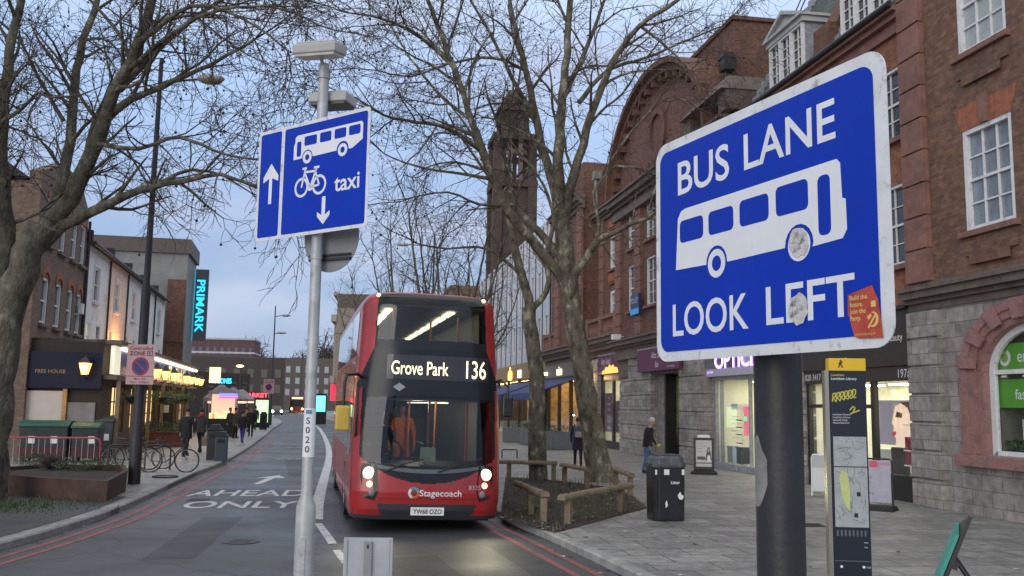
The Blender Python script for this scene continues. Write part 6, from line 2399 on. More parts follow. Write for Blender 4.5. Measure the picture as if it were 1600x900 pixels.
stuff(g.build('leaf_litter', [mat('dead leaf', (.13, .09, .05), .9, vary=.4), mat('litter scrap', (.2, .19, .17), .8)]))
# grass at the foot of the left tree
g = MB()
for i in range(1300):
    q = Vector((-10.0, 18.6, .126)) + Vector((rr.gauss(0, .75), rr.gauss(0, .7), 0))
    h = rr.uniform(.03, .12)
    a = rr.uniform(0, 6.28)
    s = Vector((math.cos(a), math.sin(a), 0)) * .012
    g.add([(q.x - s.x, q.y - s.y, .126), (q.x + s.x, q.y + s.y, .126), (q.x + rr.gauss(0, .03), q.y + rr.gauss(0, .03), .126 + h)], [(0, 1, 2)], 0)
stuff(g.build('grass', M['grass']))

# ================= cafe planters and a low hoop
M['planter'] = mat('blue grey planter', (.1, .115, .13), .6, vary=.12, vscale=3)
def planter(u, v, wd, lab, ang):
    p = ground_at(u, v)
    t = thing('cafe_planter', lab, 'planter', (p.x, p.y + .3, PAVE), ang, 'planters screening the cafe terrace')
    w = MB()
    w.box(-wd / 2, wd / 2, -.25, .25, 0.03, .86)
    for k in range(int(wd / .5)):
        w.box(-wd / 2 + .03 + k * .5, -wd / 2 + .47 + k * .5, -.262, -.25, .1, .8)
    w.build('box', M['planter'], t, bevel=.01)
    w = MB()
    leaves(w, (0, 0, .98), wd / 2, .17, int(240 * wd), .1, ry=.22)
    w.build('foliage', M['leaf'], t)
planter(878, 703, 1.9, 'long blue grey cafe planter between the two trunks', R_(4))
planter(826, 696, 1.1, 'blue grey cafe planter just left of the slender trunk', R_(-62))
planter(806, 692, 1.5, 'blue grey cafe planter farther along, nearest the bus', R_(6))
p = ground_at(796, 716)
t = thing('cycle_hoop', 'low dark metal hoop on the pavement right of the bus', 'hoop', (p.x, p.y, PAVE))
w = MB()
w.tube([(-.3, 0, 0), (-.3, 0, .3), (-.27, 0, .34), (.27, 0, .34), (.3, 0, .3), (.3, 0, 0)], .025, 8)
w.build('hoop', M['black'], t)
p = ground_at(1185, 748)
# ================= left pavement
# tall lamp post with its sign
p = ground_at(209, 756)
LPX, LPY = p.x, p.y
t = thing('lamp_post', 'tall dark lamp post carrying the pink-lit parking zone sign', 'street lamp', (LPX, LPY, PAVE))
w = MB()
w.tube([(0, 0, 0), (0, 0, 1.3), (0, 0, 1.35), (0, 0, 5.0), (0, 0, 5.1), (.02, 0, 11.2)], [.155, .15, .12, .115, .085, .055], 14)
po = w.build('pole', M['dark_pole'], t)
w = MB()
w.tube([(0, 0, 10.3), (.35, -.05, 10.55), (1.1, -.1, 10.6)], [.04, .035, .03], 8)
w.build('arm', M['dark_pole'], po)
w = MB(Matrix.Translation((1.4, -.1, 10.6)))
w.ball((0, 0, .02), .38, 8, 0, None, 1, .5, .32)
hd = w.build('lamp_head', M['lamp_grey'], t)
w = MB(Matrix.Translation((1.42, -.1, 10.55)))
w.ball((0, 0, 0), .3, 7, 0, None, 1, .5, .3)
w.build('lens', mat('amber lens', (.2, .17, .11), .3, vary=.2), hd)
w = MB()
w.box(-.2, -.1, -.12, -.02, 7.65, 7.8)
w.tube([(-.15, -.07, 7.7), (-.3, -.15, 7.62)], .05, 8)
w.build('camera', M['grey_metal'], po)
M['zone_pink_light'] = mat('sign with painted pink light', (.6, .36, .37), .45, vary=.08, vscale=3)  # pink of red light falling on the panel, put into its base colour
M['zone_red'] = mat('sign red', (.35, .02, .05), .45)
def zone_sign(x, y, z0, k, label, rz=0.0):
    t = thing('zone_sign', label, 'parking sign', (x, y, z0), rz, 'controlled zone signs')
    w = MB()
    w.box(-.37 * k, .37 * k, 0, .004, 0, 1.02 * k)
    w.box(-.3 * k, .3 * k, .004, .05 * k, .2 * k, .24 * k, 1)
    w.box(-.3 * k, .3 * k, .004, .05 * k, .8 * k, .84 * k, 1)
    pn = w.build('panel', [M['zone_pink_light'], M['grey_metal']], t)
    w = MB()
    w.text('Controlled', 0, .925 * k, .085 * k, -.002, 0, bold=.015, width=.62 * k)
    w.text('ZONE', -.1 * k, .79 * k, .1 * k, -.002, 0, bold=.03, width=.42 * k)
    w.ring(rrect(.16 * k, .31 * k, .72 * k, .86 * k, .02 * k, 2) + [rrect(.16 * k, .31 * k, .72 * k, .86 * k, .02 * k, 2)[0]], rrect(.18 * k, .29 * k, .74 * k, .84 * k, .01 * k, 2) + [rrect(.18 * k, .29 * k, .74 * k, .84 * k, .01 * k, 2)[0]], -.002, 0)
    w.text('B', .235 * k, .79 * k, .075 * k, -.002, 0, bold=.02)
    w.box(-.36 * k, .36 * k, -.0015, 0, .2 * k, .215 * k)
    w.text('Mon - Sat', 0, .145 * k, .055 * k, -.002, 0, bold=.01)
    w.text('9am - 6.30pm', 0, .06 * k, .055 * k, -.002, 0, bold=.01, width=.5 * k)
    w.build('lettering', mat('dark red lettering', (.09, .02, .04), .5), pn)
    w = MB()
    w.prism(circle(0, .46 * k, .235 * k, 36), -.003, -.0005, 0)
    w.prism(circle(0, .46 * k, .185 * k, 36), -.004, -.003, 1)
    bar(w, (-.14 * k, .6 * k), (.14 * k, .32 * k), .045 * k, -.005, -.004, 0)
    w.build('roundel', [M['zone_red'], mat('sign dark blue', (.01, .03, .2), .45)], pn)
    return t
zone_sign(LPX + .05, LPY - .18, 2.62, 1.0, 'pink-lit controlled zone sign with no-waiting roundel on the near lamp post', R_(-6))

# corten planter in front of the tree
t_pts = [ground_at(u, v) for u, v in ((12, 772), (60, 778), (165, 784), (196, 768), (192, 757), (60, 752), (8, 757))]
cen = sum(t_pts, Vector()) / len(t_pts)
t = thing('rusty_planter', 'low rusty steel planter bed beside the big left trunk', 'planter', (cen.x, cen.y, PAVE))
w = MB()
lo = [(p.x - cen.x, p.y - cen.y, 0) for p in t_pts]
hi = [(x * 1.02, y * 1.02, .43 + (.05 if i in (3, 4) else 0)) for i, (x, y, z) in enumerate(lo)]
ins = [(x * .93, y * .9, h - .0) for (x, y, h) in hi]
deep = [(x, y, .34) for x, y, h in ins]
n = len(lo)
for A, B in ((lo, hi), (hi, ins), (ins, deep)):
    w.add(A + B, [(i, (i + 1) % n, n + (i + 1) % n, n + i) for i in range(n)], 0)
w.add(deep, [tuple(range(n))], 1)
w.build('box', [M['rust'], M['soil']], t)
w = MB()
for (u, v, r, h, k, m_) in ((60, 752, .7, .22, 900, 0), (110, 758, .55, .14, 500, 0), (160, 757, .5, .2, 500, 0)):
    q = ground_at(u, v) - cen
    leaves(w, (q.x, q.y + .1, .4 + h / 2), r, h * .8, int(k * 1.3), .055, m_, ry=.22)
w.build('foliage', [M['leaf'], M['leaf_dry']], t)
q = ground_at(72, 756)
t = thing('heather_bush', 'dry purple brown bush growing in the rusty planter', 'bush', (q.x, q.y + .1, .48))
w = MB()
for i in range(260):
    a, b = random.uniform(0, 6.28), random.uniform(.3, 1.5)
    d = Vector((math.cos(a) * math.cos(b) * 1.1, math.sin(a) * math.cos(b), math.sin(b))) * random.uniform(.25, .42)
    w.tube([(0, 0, 0), d * .6, d + Vector((0, 0, -.02))], [.01, .008, .005], 3, cap=False)
w.build('stem', mat('dry heather', (.09, .07, .07), .9, vary=.3), t)
# barrier
p0, p1 = ground_at(-12, 741), ground_at(154, 742)
t = thing('crowd_barrier', 'red topped pedestrian barrier in front of the green lidded bins', 'barrier', (p1.x, p1.y, PAVE), math.atan2(p1.y - p0.y, p1.x - p0.x))
L_ = (p1 - p0).length
w = MB()
w.tube([(0, 0, 0), (0, 0, .85), (-.04, 0, .97), (-.14, 0, 1.02), (-L_, 0, 1.02), (-L_, 0, 0)], .028, 8)
w.build('red_frame', mat('red tube', (.3, .035, .05), .4, vary=.2), t)
w = MB()
w.tube([(-.03, 0, .18), (-L_ + .03, 0, .18)], .016, 6)
nb = int(L_ / .16)
for i in range(1, nb):
    x = -L_ * i / nb
    w.tube([(x, 0, .18), (x, 0, 1.0)], .009, 5)
w.build('bars', M['grey_metal'], t)
# wheeled bins
M['bin_dark'] = mat('dark bin body', (.018, .024, .026), .5, vary=.2)
M['bin_green'] = mat('green bin lid', (.012, .09, .06), .45, vary=.2)
M['bin_grey'] = mat('grey bin body', (.06, .066, .07), .5, vary=.2)
M['bin_maroon'] = mat('maroon bin front', (.06, .014, .018), .5, vary=.2)
def big_bin(u0, u1, v, h, Yoff, label, body, lid, front):
    a, b = ground_at(u0, v), ground_at(u1, v)
    wd = (b - a).length
    c = (a + b) / 2
    t = thing('wheeled_bin', label, 'bin', (c.x, c.y + .5 + Yoff, PAVE), math.atan2(b.y - a.y, b.x - a.x), 'wheeled bins by the pub wall')
    w = MB()
    w.hexa([(-wd * .46, -.45, .13), (wd * .46, -.45, .13), (wd * .46, .45, .13), (-wd * .46, .45, .13)], [(-wd / 2, -.52, h - .2), (wd / 2, -.52, h - .2), (wd / 2, .52, h - .2), (-wd / 2, .52, h - .2)])
    bo = w.build('body', M[body], t, bevel=.03)
    w = MB()
    w.hexa([(-wd * .465, -.47, .15), (wd * .465, -.47, .15), (wd * .465, -.45, .15), (-wd * .465, -.45, .15)], [(-wd * .48, -.503, .52), (wd * .48, -.503, .52), (wd * .48, -.49, .52), (-wd * .48, -.49, .52)])
    w.build('front_panel', M[front], bo)
    w = MB()
    prof = [(-.56, h - .2), (-.56, h - .13), (-.3, h - .02), (.1, h), (.5, h - .04), (.55, h - .2)]
    vs = [(-wd / 2 - .03, y, z) for y, z in prof] + [(wd / 2 + .03, y, z) for y, z in prof]
    m_ = len(prof)
    w.add(vs, [(i, i + 1, m_ + i + 1, m_ + i) for i in range(m_ - 1)] + [tuple(range(m_))[::-1], tuple(range(m_, 2 * m_))])
    w.build('lid', M[lid], t, bevel=.02)
    for x in (-wd * .38, wd * .38):
        for y in (-.35, .35):
            w = MB()
            w.cyl((x - .03, y, .08), (x + .03, y, .08), .08, .08, 10)
            w.build('wheel', M['black_rubber'], t)
    w = MB()
    for x in ((-wd * .3, wd * .15) if wd > 1.3 else (.1,)):
        w.hexa([(x, -.49, .62), (x + .2, -.49, .62), (x + .2, -.485, .62), (x, -.485, .62)], [(x, -.51, .86), (x + .2, -.51, .86), (x + .2, -.5, .86), (x, -.5, .86)])
    w.build('sticker', M['sign_white'], bo)
big_bin(22, 100, 722, 1.38, -.1, 'wide dark bin with a green lid, left of the pair behind the barrier', 'bin_dark', 'bin_green', 'bin_maroon')
big_bin(105, 148, 722, 1.33, -.1, 'narrower dark bin with a green lid, right of the pair behind the barrier', 'bin_dark', 'bin_green', 'bin_maroon')
big_bin(46, 118, 716, 1.58, .25, 'long grey bin behind the green lidded pair against the pub shutter', 'bin_grey', 'bin_dark', 'bin_grey')
big_bin(124, 163, 716, 1.5, .25, 'grey bin standing out to the right behind the green lidded pair', 'bin_grey', 'bin_grey', 'bin_grey')

# bicycles and stands
def bicycle(x, y, rz, lean, label, col):
    t = thing('bicycle', label, 'bicycle', (x, y, PAVE), rz, 'bicycles locked by the lamp post')
    t.rotation_euler = (lean, 0, rz)
    R = .34
    fm = mat('bicycle paint', col, .4, vary=.1)
    for cx in (-.52, .52):
        w = MB()
        w.tube([(cx + R * math.cos(R_(a)), 0, R + R * math.sin(R_(a))) for a in range(0, 361, 15)], .019, 6, cap=False)
        wh = w.build('wheel', M['black_rubber'], t)
        w = MB()
        w.tube([(cx + (R - .025) * math.cos(R_(a)), 0, R + (R - .025) * math.sin(R_(a))) for a in range(0, 361, 15)], .009, 4, cap=False)
        w.build('rim', M['grey_metal'], wh)
        w = MB()
        for k in range(16):
            a = k * math.pi / 8
            w.tube([(cx, (.02 if k % 2 else -.02), R), (cx + (R - .02) * math.cos(a), 0, R + (R - .02) * math.sin(a))], .0025, 3, cap=False)
        w.cyl((cx, -.04, R), (cx, .04, R), .02, .02, 8)
        w.build('spokes', M['grey_metal'], wh)
    w = MB()
    bb, st, hd, hl, rw, fw = (-.08, 0, .29), (-.22, 0, .8), (.33, 0, .84), (.36, 0, .72), (-.52, 0, R), (.52, 0, R)
    for a, b, r in ((bb, st, .016), (st, hd, .016), (bb, hl, .018), (hd, hl, .02), (hl, fw, .012), (st, rw, .01), (bb, rw, .01), (hd, (.31, 0, .95), .013), (st, (-.25, 0, .9), .013)):
        w.tube([a, b], r, 6)
    w.build('frame', fm, t)
    w = MB()
    w.tube([(.38, -.27, .93), (.36, -.2, .97), (.31, 0, .96), (.36, .2, .97), (.38, .27, .93)], .012, 6)
    w.build('handlebar', M['black'], t)
    w = MB()
    w.hexa([(-.4, -.07, .9), (-.4, .07, .9), (-.12, .02, .9), (-.12, -.02, .9)], [(-.4, -.06, .95), (-.4, .06, .95), (-.12, .02, .93), (-.12, -.02, .93)])
    w.build('saddle', M['black'], t, bevel=.01)
    w = MB()
    w.tube([(-.08 + .09 * math.cos(R_(a)), .03, .29 + .09 * math.sin(R_(a))) for a in range(0, 361, 30)], .008, 4, cap=False)
    w.tube([(-.08, .05, .29), (-.05, .06, .13)], .009, 4)
    w.tube([(-.08, -.05, .29), (-.11, -.06, .45)], .009, 4)
    w.build('crank', M['grey_metal'], t)
for (u, v, rz, ln, lab, c) in ((203, 734, 12, .06, 'dark bicycle leftmost of the group, half behind the lamp post', (.02, .02, .024)), (226, 733, 26, -.05, 'grey bicycle in the middle of the locked group', (.09, .09, .095)), (262, 738, 10, -.04, 'bicycle with its front wheel toward the kerb, rightmost of the group', (.03, .032, .04))):
    p = ground_at(u, v)
    bicycle(p.x, p.y, R_(rz), ln, lab, c)
for i, (u, v) in enumerate(((185, 735), (243, 735))):
    p = ground_at(u, v)
    t = thing('cycle_stand', ('steel hoop stand left of the lamp post among the bicycles', 'steel hoop stand right of the lamp post among the bicycles')[i], 'cycle stand', (p.x, p.y + .12, PAVE), R_(20), 'cycle stands')
    w = MB()
    w.tube([(-.36, 0, 0), (-.36, 0, .62)] + [(-.36 + .13 - .13 * math.cos(R_(a)), 0, .62 + .13 * math.sin(R_(a))) for a in range(0, 91, 30)] + [(.36 - .13 + .13 * math.sin(R_(a)), 0, .62 + .13 * math.cos(R_(a))) for a in range(0, 91, 30)] + [(.36, 0, 0)], .026, 8)
    w.build('hoop', M['dark_pole'], t)
p = ground_at(258, 746)
t = thing('loose_wheel', 'loose bicycle wheel lying flat on the pavement under the bicycles', 'wheel', (p.x, p.y, PAVE + .025), 0)
w = MB()
w.tube([(.33 * math.cos(R_(a)), .33 * math.sin(R_(a)), 0) for a in range(0, 361, 15)], .02, 6, cap=False)
w.build('tyre', M['black_rubber'], t)
w = MB()
for k in range(12):
    a = k * math.pi / 6
    w.tube([(0, 0, 0), (.31 * math.cos(a), .31 * math.sin(a), 0)], .003, 3, cap=False)
w.build('spokes', M['grey_metal'], t)

# pavement bin pair, pub planter, menu board
def square_bin(u, v, k, label, col):
    p = ground_at(u, v)
    t = thing('street_bin', label, 'bin', (p.x, p.y, PAVE), R_(12))
    w = MB()
    w.box(-.24 * k, .24 * k, -.22, .22, 0, 1.0 * k)
    w.build('body', mat('street bin paint', col, .45, vary=.15), t, bevel=.02)
    w = MB()
    w.box(-.26 * k, .26 * k, -.24, .24, 1.0 * k, 1.06 * k)
    w.prism([(-.2 * k, 1.06 * k), (.2 * k, 1.06 * k), (.14 * k, 1.2 * k), (-.14 * k, 1.2 * k)], -.2, .2)
    w.build('lid', M['black'], t, bevel=.02)
    w = MB()
    w.box(-.15 * k, .15 * k, -.235, -.22, .74 * k, .88 * k)
    w.build('slot', M['black_rubber'], t)
square_bin(334, 718, 1.05, 'dark navy bin behind its lighter neighbour at the left kerb', (.016, .018, .026))
square_bin(345, 720, .86, 'slate blue bin in front of the navy one at the left kerb', (.035, .045, .065))
square_bin(411, 671, 1.1, 'small black bin at the foot of the green lit display', (.014, .014, .016))
p = ground_at(252, 698)
t = thing('brick_red_planter', 'long reddish timber planter with greenery in front of the pub windows', 'planter', (p.x, p.y, PAVE), R_(10))
w = MB()
w.box(-1.15, 1.15, -.3, .3, 0, .62)
w.box(-1.2, 1.2, -.33, .33, .62, .68)
w.build('box', mat('red brown planks', (.15, .05, .03), .7, vary=.25), t)
w = MB()
leaves(w, (0, 0, .85), 1.12, .26, 700, .13, ry=.28)
w.build('foliage', M['leaf'], t)
p = ground_at(250, 690)
t = thing('menu_board', 'tall dark menu board with a white card beside the pub planter', 'sign', (p.x, p.y + .6, PAVE), R_(10))
w = MB()
w.box(-.38, .38, 0, .05, .7, 2.1)
w.tube([(-.35, .03, 0), (-.35, .03, .7)], .03, 6)
w.tube([(.35, .03, 0), (.35, .03, .7)], .03, 6)
w.build('board', M['black'], t)
w = MB()
w.box(-.13, .13, -.006, -.001, 1.45, 1.85)
w.build('card', M['sign_white'], t)

# food stall with its lights, white canopies behind, neon shop signs
p = ground_at(338, 682)
t = thing('food_stall', 'brightly lit food stall with a blue and red light panel behind the walking pair', 'market stall', (p.x, p.y + 1, PAVE), R_(14))
w = MB()
w.box(-.8, .8, -.9, .9, 0, 1.05)
w.build('counter', M['black_sign'], t)
w = MB()
for x in (-.75, .75):
    for y in (-.85, .85):
        w.tube([(x, y, 1), (x, y, 2.7)], .03, 6)
w.hexa([(-.9, -1.0, 2.6), (.9, -1.0, 2.6), (.9, 1.0, 2.6), (-.9, 1.0, 2.6)], [(-.2, -.2, 2.9), (.2, -.2, 2.9), (.2, .2, 2.9), (-.2, .2, 2.9)], 1)
w.build('canopy', [M['grey_metal'], mat('dark canopy', (.12, .1, .1), .7)], t)
w = MB()
w.box(-.72, .72, .84, .88, 1.05, 2.5)
w.build('back_panel', glow('pink white stall light', (1, .62, .45), .55), t)
w = MB()
w.box(-.2, .85, -.95, -.9, 2.25, 2.55, 0)
w.box(-.2, .85, -.96, -.951, 2.25, 2.36, 1)
w.build('light_sign', [glow('stall blue', (.1, .12, 1), 2.2), glow('stall red', (1, .06, .2), 2)], t)
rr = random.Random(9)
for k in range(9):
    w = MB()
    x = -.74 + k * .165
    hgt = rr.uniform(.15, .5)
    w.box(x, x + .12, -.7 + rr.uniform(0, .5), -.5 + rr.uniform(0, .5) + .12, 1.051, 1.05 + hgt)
    w.build('food_tray', glow('glowing stall goods', rr.choice([(1, .7, .2), (1, .9, .6), (.9, .2, .1), (.5, .9, .2), (1, .5, .3)]), 1.2), t)  # trays glow by themselves, stall light put into the goods
for i, (u, v, sz) in enumerate(((362, 672, 2.4), (378, 664, 2.6), (390, 659, 2.8))):
    p = ground_at(u, v)
    t = thing('market_gazebo', ('white market gazebo just beyond the lit food stall', 'white market gazebo in the middle of the far stalls', 'white market gazebo farthest along the left pavement')[i], 'gazebo', (p.x - 1.5, p.y + 2, PAVE), R_(14), 'market gazebos')
    w = MB()
    h = sz / 2
    w.hexa([(-h, -h, 2.3), (h, -h, 2.3), (h, h, 2.3), (-h, h, 2.3)], [(-.15, -.15, 3.3), (.15, -.15, 3.3), (.15, .15, 3.3), (-.15, .15, 3.3)])
    w.box(-h, h, -h, -h + .02, 2.05, 2.298)
    w.box(h - .02, h, -h, h, 2.05, 2.298)
    w.build('roof', mat('gazebo canvas', (.24, .21, .22), .7, vary=.15), t)
    for sx in (-1, 1):
        for sy in (-1, 1):
            w = MB()
            w.tube([(sx * (h - .05), sy * (h - .05), 0), (sx * (h - .05), sy * (h - .05), 2.3)], .03, 5)
            w.build('leg', M['grey_metal'], t)
    w = MB()
    w.box(-h + .2, h - .2, h - .3, h - .25, 1.9, 2.05)
    w.build('strip_lamp', glow('gazebo lamp', rr.choice([(1, .3, .2), (1, .9, .7)]), 3), t)
for (u, v, Y, wd, hh, s, c, k, lab) in ((349, 595, 95, 1.6, .5, 'PHONES', (.02, .35, 1), 3.0, 'cyan blue neon shop sign beyond the pub sign box'), (345, 608, 95, 1.0, .35, 'CAFE', (.1, 1, .35), 2.2, 'small green neon sign under the cyan one'), (384, 617, 120, 5.5, .5, 'SUPERMARKET', (1, .05, .08), 3.0, 'long red neon shop sign over the market gazebos')):
    p = at(u, v, Y)
    t = thing('neon_sign', lab, 'neon sign', (p.x, Y, p.z), R_(14))
    w = MB()
    w.box(-wd / 2 - .1, wd / 2 + .1, .02, .2, -hh * .8, hh * .8)
    w.build('backing', M['black_sign'], t)
    w = MB()
    w.text(s, 0, 0, hh, 0, 0, width=wd, bold=.03)
    w.build('lettering', glow('neon ' + s.lower(), c, k), t)
p = at(336, 586, 60)
t = thing('lit_box_sign', 'pale yellow lit box sign projecting at the far end of the pub', 'lit sign', (p.x, 60, p.z), R_(6))
w = MB()
w.box(-.33, .33, -.12, .12, -.5, .5)
w.build('panel', glow('yellow lit panel', (1, .86, .45), .95), t)
w = MB()
w.box(-.9, -.33, -.03, .03, .3, .36)
w.box(-.36, .36, -.15, .15, .5, .56)
w.build('bracket', M['black'], t)
# digital display
p = ground_at(408, 668)
t = thing('digital_display', 'green glowing advertising display on the left pavement', 'display', (p.x, p.y, PAVE), R_(8))
w = MB()
w.box(-.62, .62, 0, .3, 0, 2.35)
w.build('case', M['black'], t, bevel=.02)
w = MB()
w.box(-.5, .5, -.012, -.002, .4, 2.2, 0)
for k in range(5):
    w.box(-.4, .1 + .07 * k, -.02, -.0121, .7 + k * .28, .8 + k * .28, 1)
w.build('screen', [glow('screen green', (.5, .95, .42), .85), glow('screen pale', (.85, 1, .7), .9)], t)
p = at(500, 633, 88)
t = thing('digital_display', 'cyan glowing advertising display beyond the grey sign pole', 'display', (p.x, 88, PAVE), R_(8))
w = MB()
w.box(-.6, .6, 0, .3, 0, 2.9)
w.build('case', M['black'], t)
w = MB()
w.box(-.5, .5, -.012, -.002, 1.2, 2.7)
w.build('screen', glow('screen cyan', (.2, .75, 1), .9), t)
# far lamp posts
def far_lamp(u, vb, vt, arms, label, lit=None, Y=None):
    p = ground_at(u, vb) if Y is None else at(u, 640, Y)
    Y_ = p.y
    top = at(u, vt, Y_).z
    t = thing('lamp_post', label, 'street lamp', (p.x, Y_, PAVE), 0, 'street lamps')
    w = MB()
    w.tube([(0, 0, 0), (0, 0, 1.4), (0, 0, 1.45), (0, 0, top - PAVE)], [.13, .13, .09, .05], 8)
    w.build('pole', M['dark_pole'], t)
    for (au, av) in arms:
        q = at(au, av, Y_)
        dx, z = q.x - p.x, q.z - PAVE
        w = MB()
        w.tube([(0, 0, z - .1), (dx * .8, 0, z)], .035, 6)
        a = w.build('arm', M['dark_pole'], t)
        w = MB()
        w.ball((dx, 0, z), .45, 6, 0, None, 1, .5, .28)
        w.build('lamp_head', M['lamp_grey'] if not lit else lit, t)
far_lamp(422, 664, 478, [(447, 493), (440, 520)], 'black lamp post with two lamp arms at the bend of the left kerb')
far_lamp(469, 643, 545, [(479, 548)], 'small far lamp post left of the grey sign pole')
far_lamp(672, 0, 366, [(630, 382)], 'lamp post behind the bus roof with one arm pointing left', None, 62)
far_lamp(373, 0, 560, [(375, 572)], 'lamp post with a glowing orange lamp among the far stalls', glow('orange street lamp', (1, .55, .25), 6), 105)
p = ground_at(417, 664)
zone_sign(p.x + .1, p.y - .35, 2.9, 1.25, 'small pink-lit zone sign on the far left pavement by the green display', R_(8))
t = thing('sign_post', 'thin grey post carrying the far pink-lit zone sign', 'post', (p.x + .1, p.y - .25, PAVE))
w = MB()
w.tube([(0, 0, 0), (0, 0, 4.1)], .05, 8)
w.build('post', M['grey_metal'], t)
# ------------------------------------------------------------------ the double-decker
M['bus_red'] = mat('bus red paint', (.34, .017, .02), .32, vary=.12, vscale=2, coat=.35, dirt=(.15, .035, .033), dscale=3, dlo=.5, dhi=.75)
M['bus_black'] = mat('bus gloss black', (.014, .016, .02), .22, vary=0, spec=.3)
M['bus_trim'] = mat('bus dark grey trim', (.03, .032, .035), .5, vary=.1)
M['bus_side_glass'] = mat('bus tinted side glass', (.02, .024, .03), .04, vary=0, spec=.9, coat=1.0)
M['bus_glass'] = glass_mat('bus windscreen glass', (.42, .46, .48), .04, .015, (.8, .84, .88))
M['led'] = glow('destination lettering', (1, .86, .48), 1.1)
M['bus_lamp'] = glow('bus ceiling lamp', (1, .86, .5), 3)
M['orange_pole'] = mat('orange grab pole', (.75, .24, .06), .4, vary=0)
M['head'] = glow('headlamp', (1, .95, .5), 1.9)
M['head2'] = glow('small headlamp', (1, .86, .4), 1.5)
M['seat_blue'] = mat('blue seat moquette', (.03, .05, .13), .8, vary=.3, vscale=20)
BANG = math.atan(.22)
bus = thing('double_decker_bus', 'red double decker bus coming head on, showing Grove Park 136', 'bus', (-1.42, 16.45, 0), BANG)
bus.rotation_euler = (0, R_(1.2), BANG)
def S_(z, a, b):
    k = max(0, min(1, (z - a) / (b - a)))
    return k * k * (3 - 2 * k)
def lerp_tab(z, tab):
    for (a, va), (b, vb) in zip(tab, tab[1:]):
        if z <= b:
            return va + (vb - va) * max(0, (z - a) / (b - a))
    return tab[-1][1]
Z0, ZR, ZT = .24, 4.0, 4.28
def inset(z):
    k = max(0, (z - ZR) / (ZT - ZR))
    return .26 * (1 - math.sqrt(max(0, 1 - k * k)))
def bw(y, z):
    return 1.335 * (1 - .1 * S_(z, 1.4, 4.2) * math.exp(-max(0, y) / 1.5) - .025 * S_(z, 2.4, 4.2)) - inset(z) - .03 * (1 - S_(z, .24, .6))
def byp(z):
    return lerp_tab(z, ((.24, .1), (.4, .03), (.7, 0), (1.0, .03), (1.3, .07), (2.4, .2), (2.7, .24), (3.2, .28), (4.0, .42), (4.3, .45))) + inset(z) * 1.3
def ba(z):
    return .46 + .2 * S_(z, 1.5, 4)
def front_pt(q, z):
    t = abs(math.sin(q * math.pi / 2))
    y = byp(z) + ba(z) * (1 - (1 - t ** 2.7) ** (1 / 2.7)) if t < 1 else byp(z) + ba(z)
    return (math.copysign(t, q) * bw(y, z), y, z)
def front_y(x, z):
    lo, hi = 0, 1
    for _ in range(24):
        m_ = (lo + hi) / 2
        if front_pt(m_, z)[0] > abs(x):
            hi = m_
        else:
            lo = m_
    return front_pt(lo, z)[1]
zs = [Z0 + (ZR - Z0) * i / 184 for i in range(185)] + [ZR + (ZT - ZR) * math.sin(i * math.pi / 16) for i in range(1, 9)]
NQ = 150
sy = [10.9, 9, 7, 5, 4, 3.2, 2.6, 2.1, 1.7, 1.4]
rows = []
for z in zs:
    fr = [front_pt(-1 + 2 * i / NQ, z) for i in range(NQ + 1)]
    y0 = fr[0][1]
    left = [(-bw(y, z), y, z) for y in sy if y > y0 + .02]
    while len(left) < len(sy):
        left.append((-bw(y0 + .02 * (len(sy) - len(left)), z), y0 + .02 * (len(sy) - len(left)), z))
    right = [(-x, y, z_) for x, y, z_ in reversed(left)]
    rows.append(left + fr + right)
NC = len(rows[0])
def klass(x, z):
    ax = abs(x)
    hb = lerp_tab(z, ((0, 1.3), (2.55, 1.3), (3.22, 1.03), (4.3, .99)))
    zb = .86 + .36 * (min(ax, 1.2) / 1.1) ** 2.2
    if ax > 1.19 and z < 2.5:
        hb = 1.205
    if .99 > ax and 3.36 < z < 4.16:
        return 'u'
    if ax < 1.15 and 1.14 + .06 * ax ** 2 < z < 2.38 - .05 * ax ** 2:
        return 'w'
    if ax < hb and zb < z < 4.22:
        return 'k'
    if z < .52 and ax < .78 + (z - .3) * .5 and z < .5:
        return 't'
    if z < .3:
        return 't'
    return 'r'
parts = {'r': MB(), 'u': MB(), 'w': MB()}
sel = {'r': [], 'u': [], 'w': []}
for r in range(len(zs) - 1):
    for c in range(NC - 1):
        isf = len(sy) <= c < len(sy) + NQ
        a, b, d = rows[r][c], rows[r][c + 1], rows[r + 1][c]
        k = klass((a[0] + b[0]) / 2, (a[2] + d[2]) / 2) if isf else ('t' if a[2] < .3 else 'r')
        sel[k if k in 'uw' else 'r'].append((r, c, {'r': 0, 'k': 1, 't': 2}.get(k, 0)))
for k, lst in sel.items():
    mb = parts[k]
    ids = {}
    def vid(r, c):
        if (r, c) not in ids:
            ids[(r, c)] = len(mb.v)
            mb.v.append(rows[r][c])
        return ids[(r, c)]
    for r, c, m_ in lst:
        mb.f.append((vid(r, c), vid(r, c + 1), vid(r + 1, c + 1), vid(r + 1, c)))
        mb.m.append(m_)
        mb.s.append(True)
top = rows[-1]
parts['r'].add(top, [tuple(range(NC))], 0)
parts['r'].add([(-bw(10.9, z), 10.9, z) for z in zs[::12] + [ZT]] + [(bw(10.9, z), 10.9, z) for z in (zs[::12] + [ZT])[::-1]], [tuple(range(2 * len(zs[::12] + [ZT])))], 0)
parts['r'].build('body', [M['bus_red'], M['bus_black'], M['bus_trim']], bus)
parts['w'].build('windscreen', M['bus_glass'], bus)
parts['u'].build('upper_windscreen', M['bus_glass'], bus)
w = MB()
w.box(-1.2, 1.2, .6, 10.8, .17, .4)
w.build('underbody', M['black'], bus)
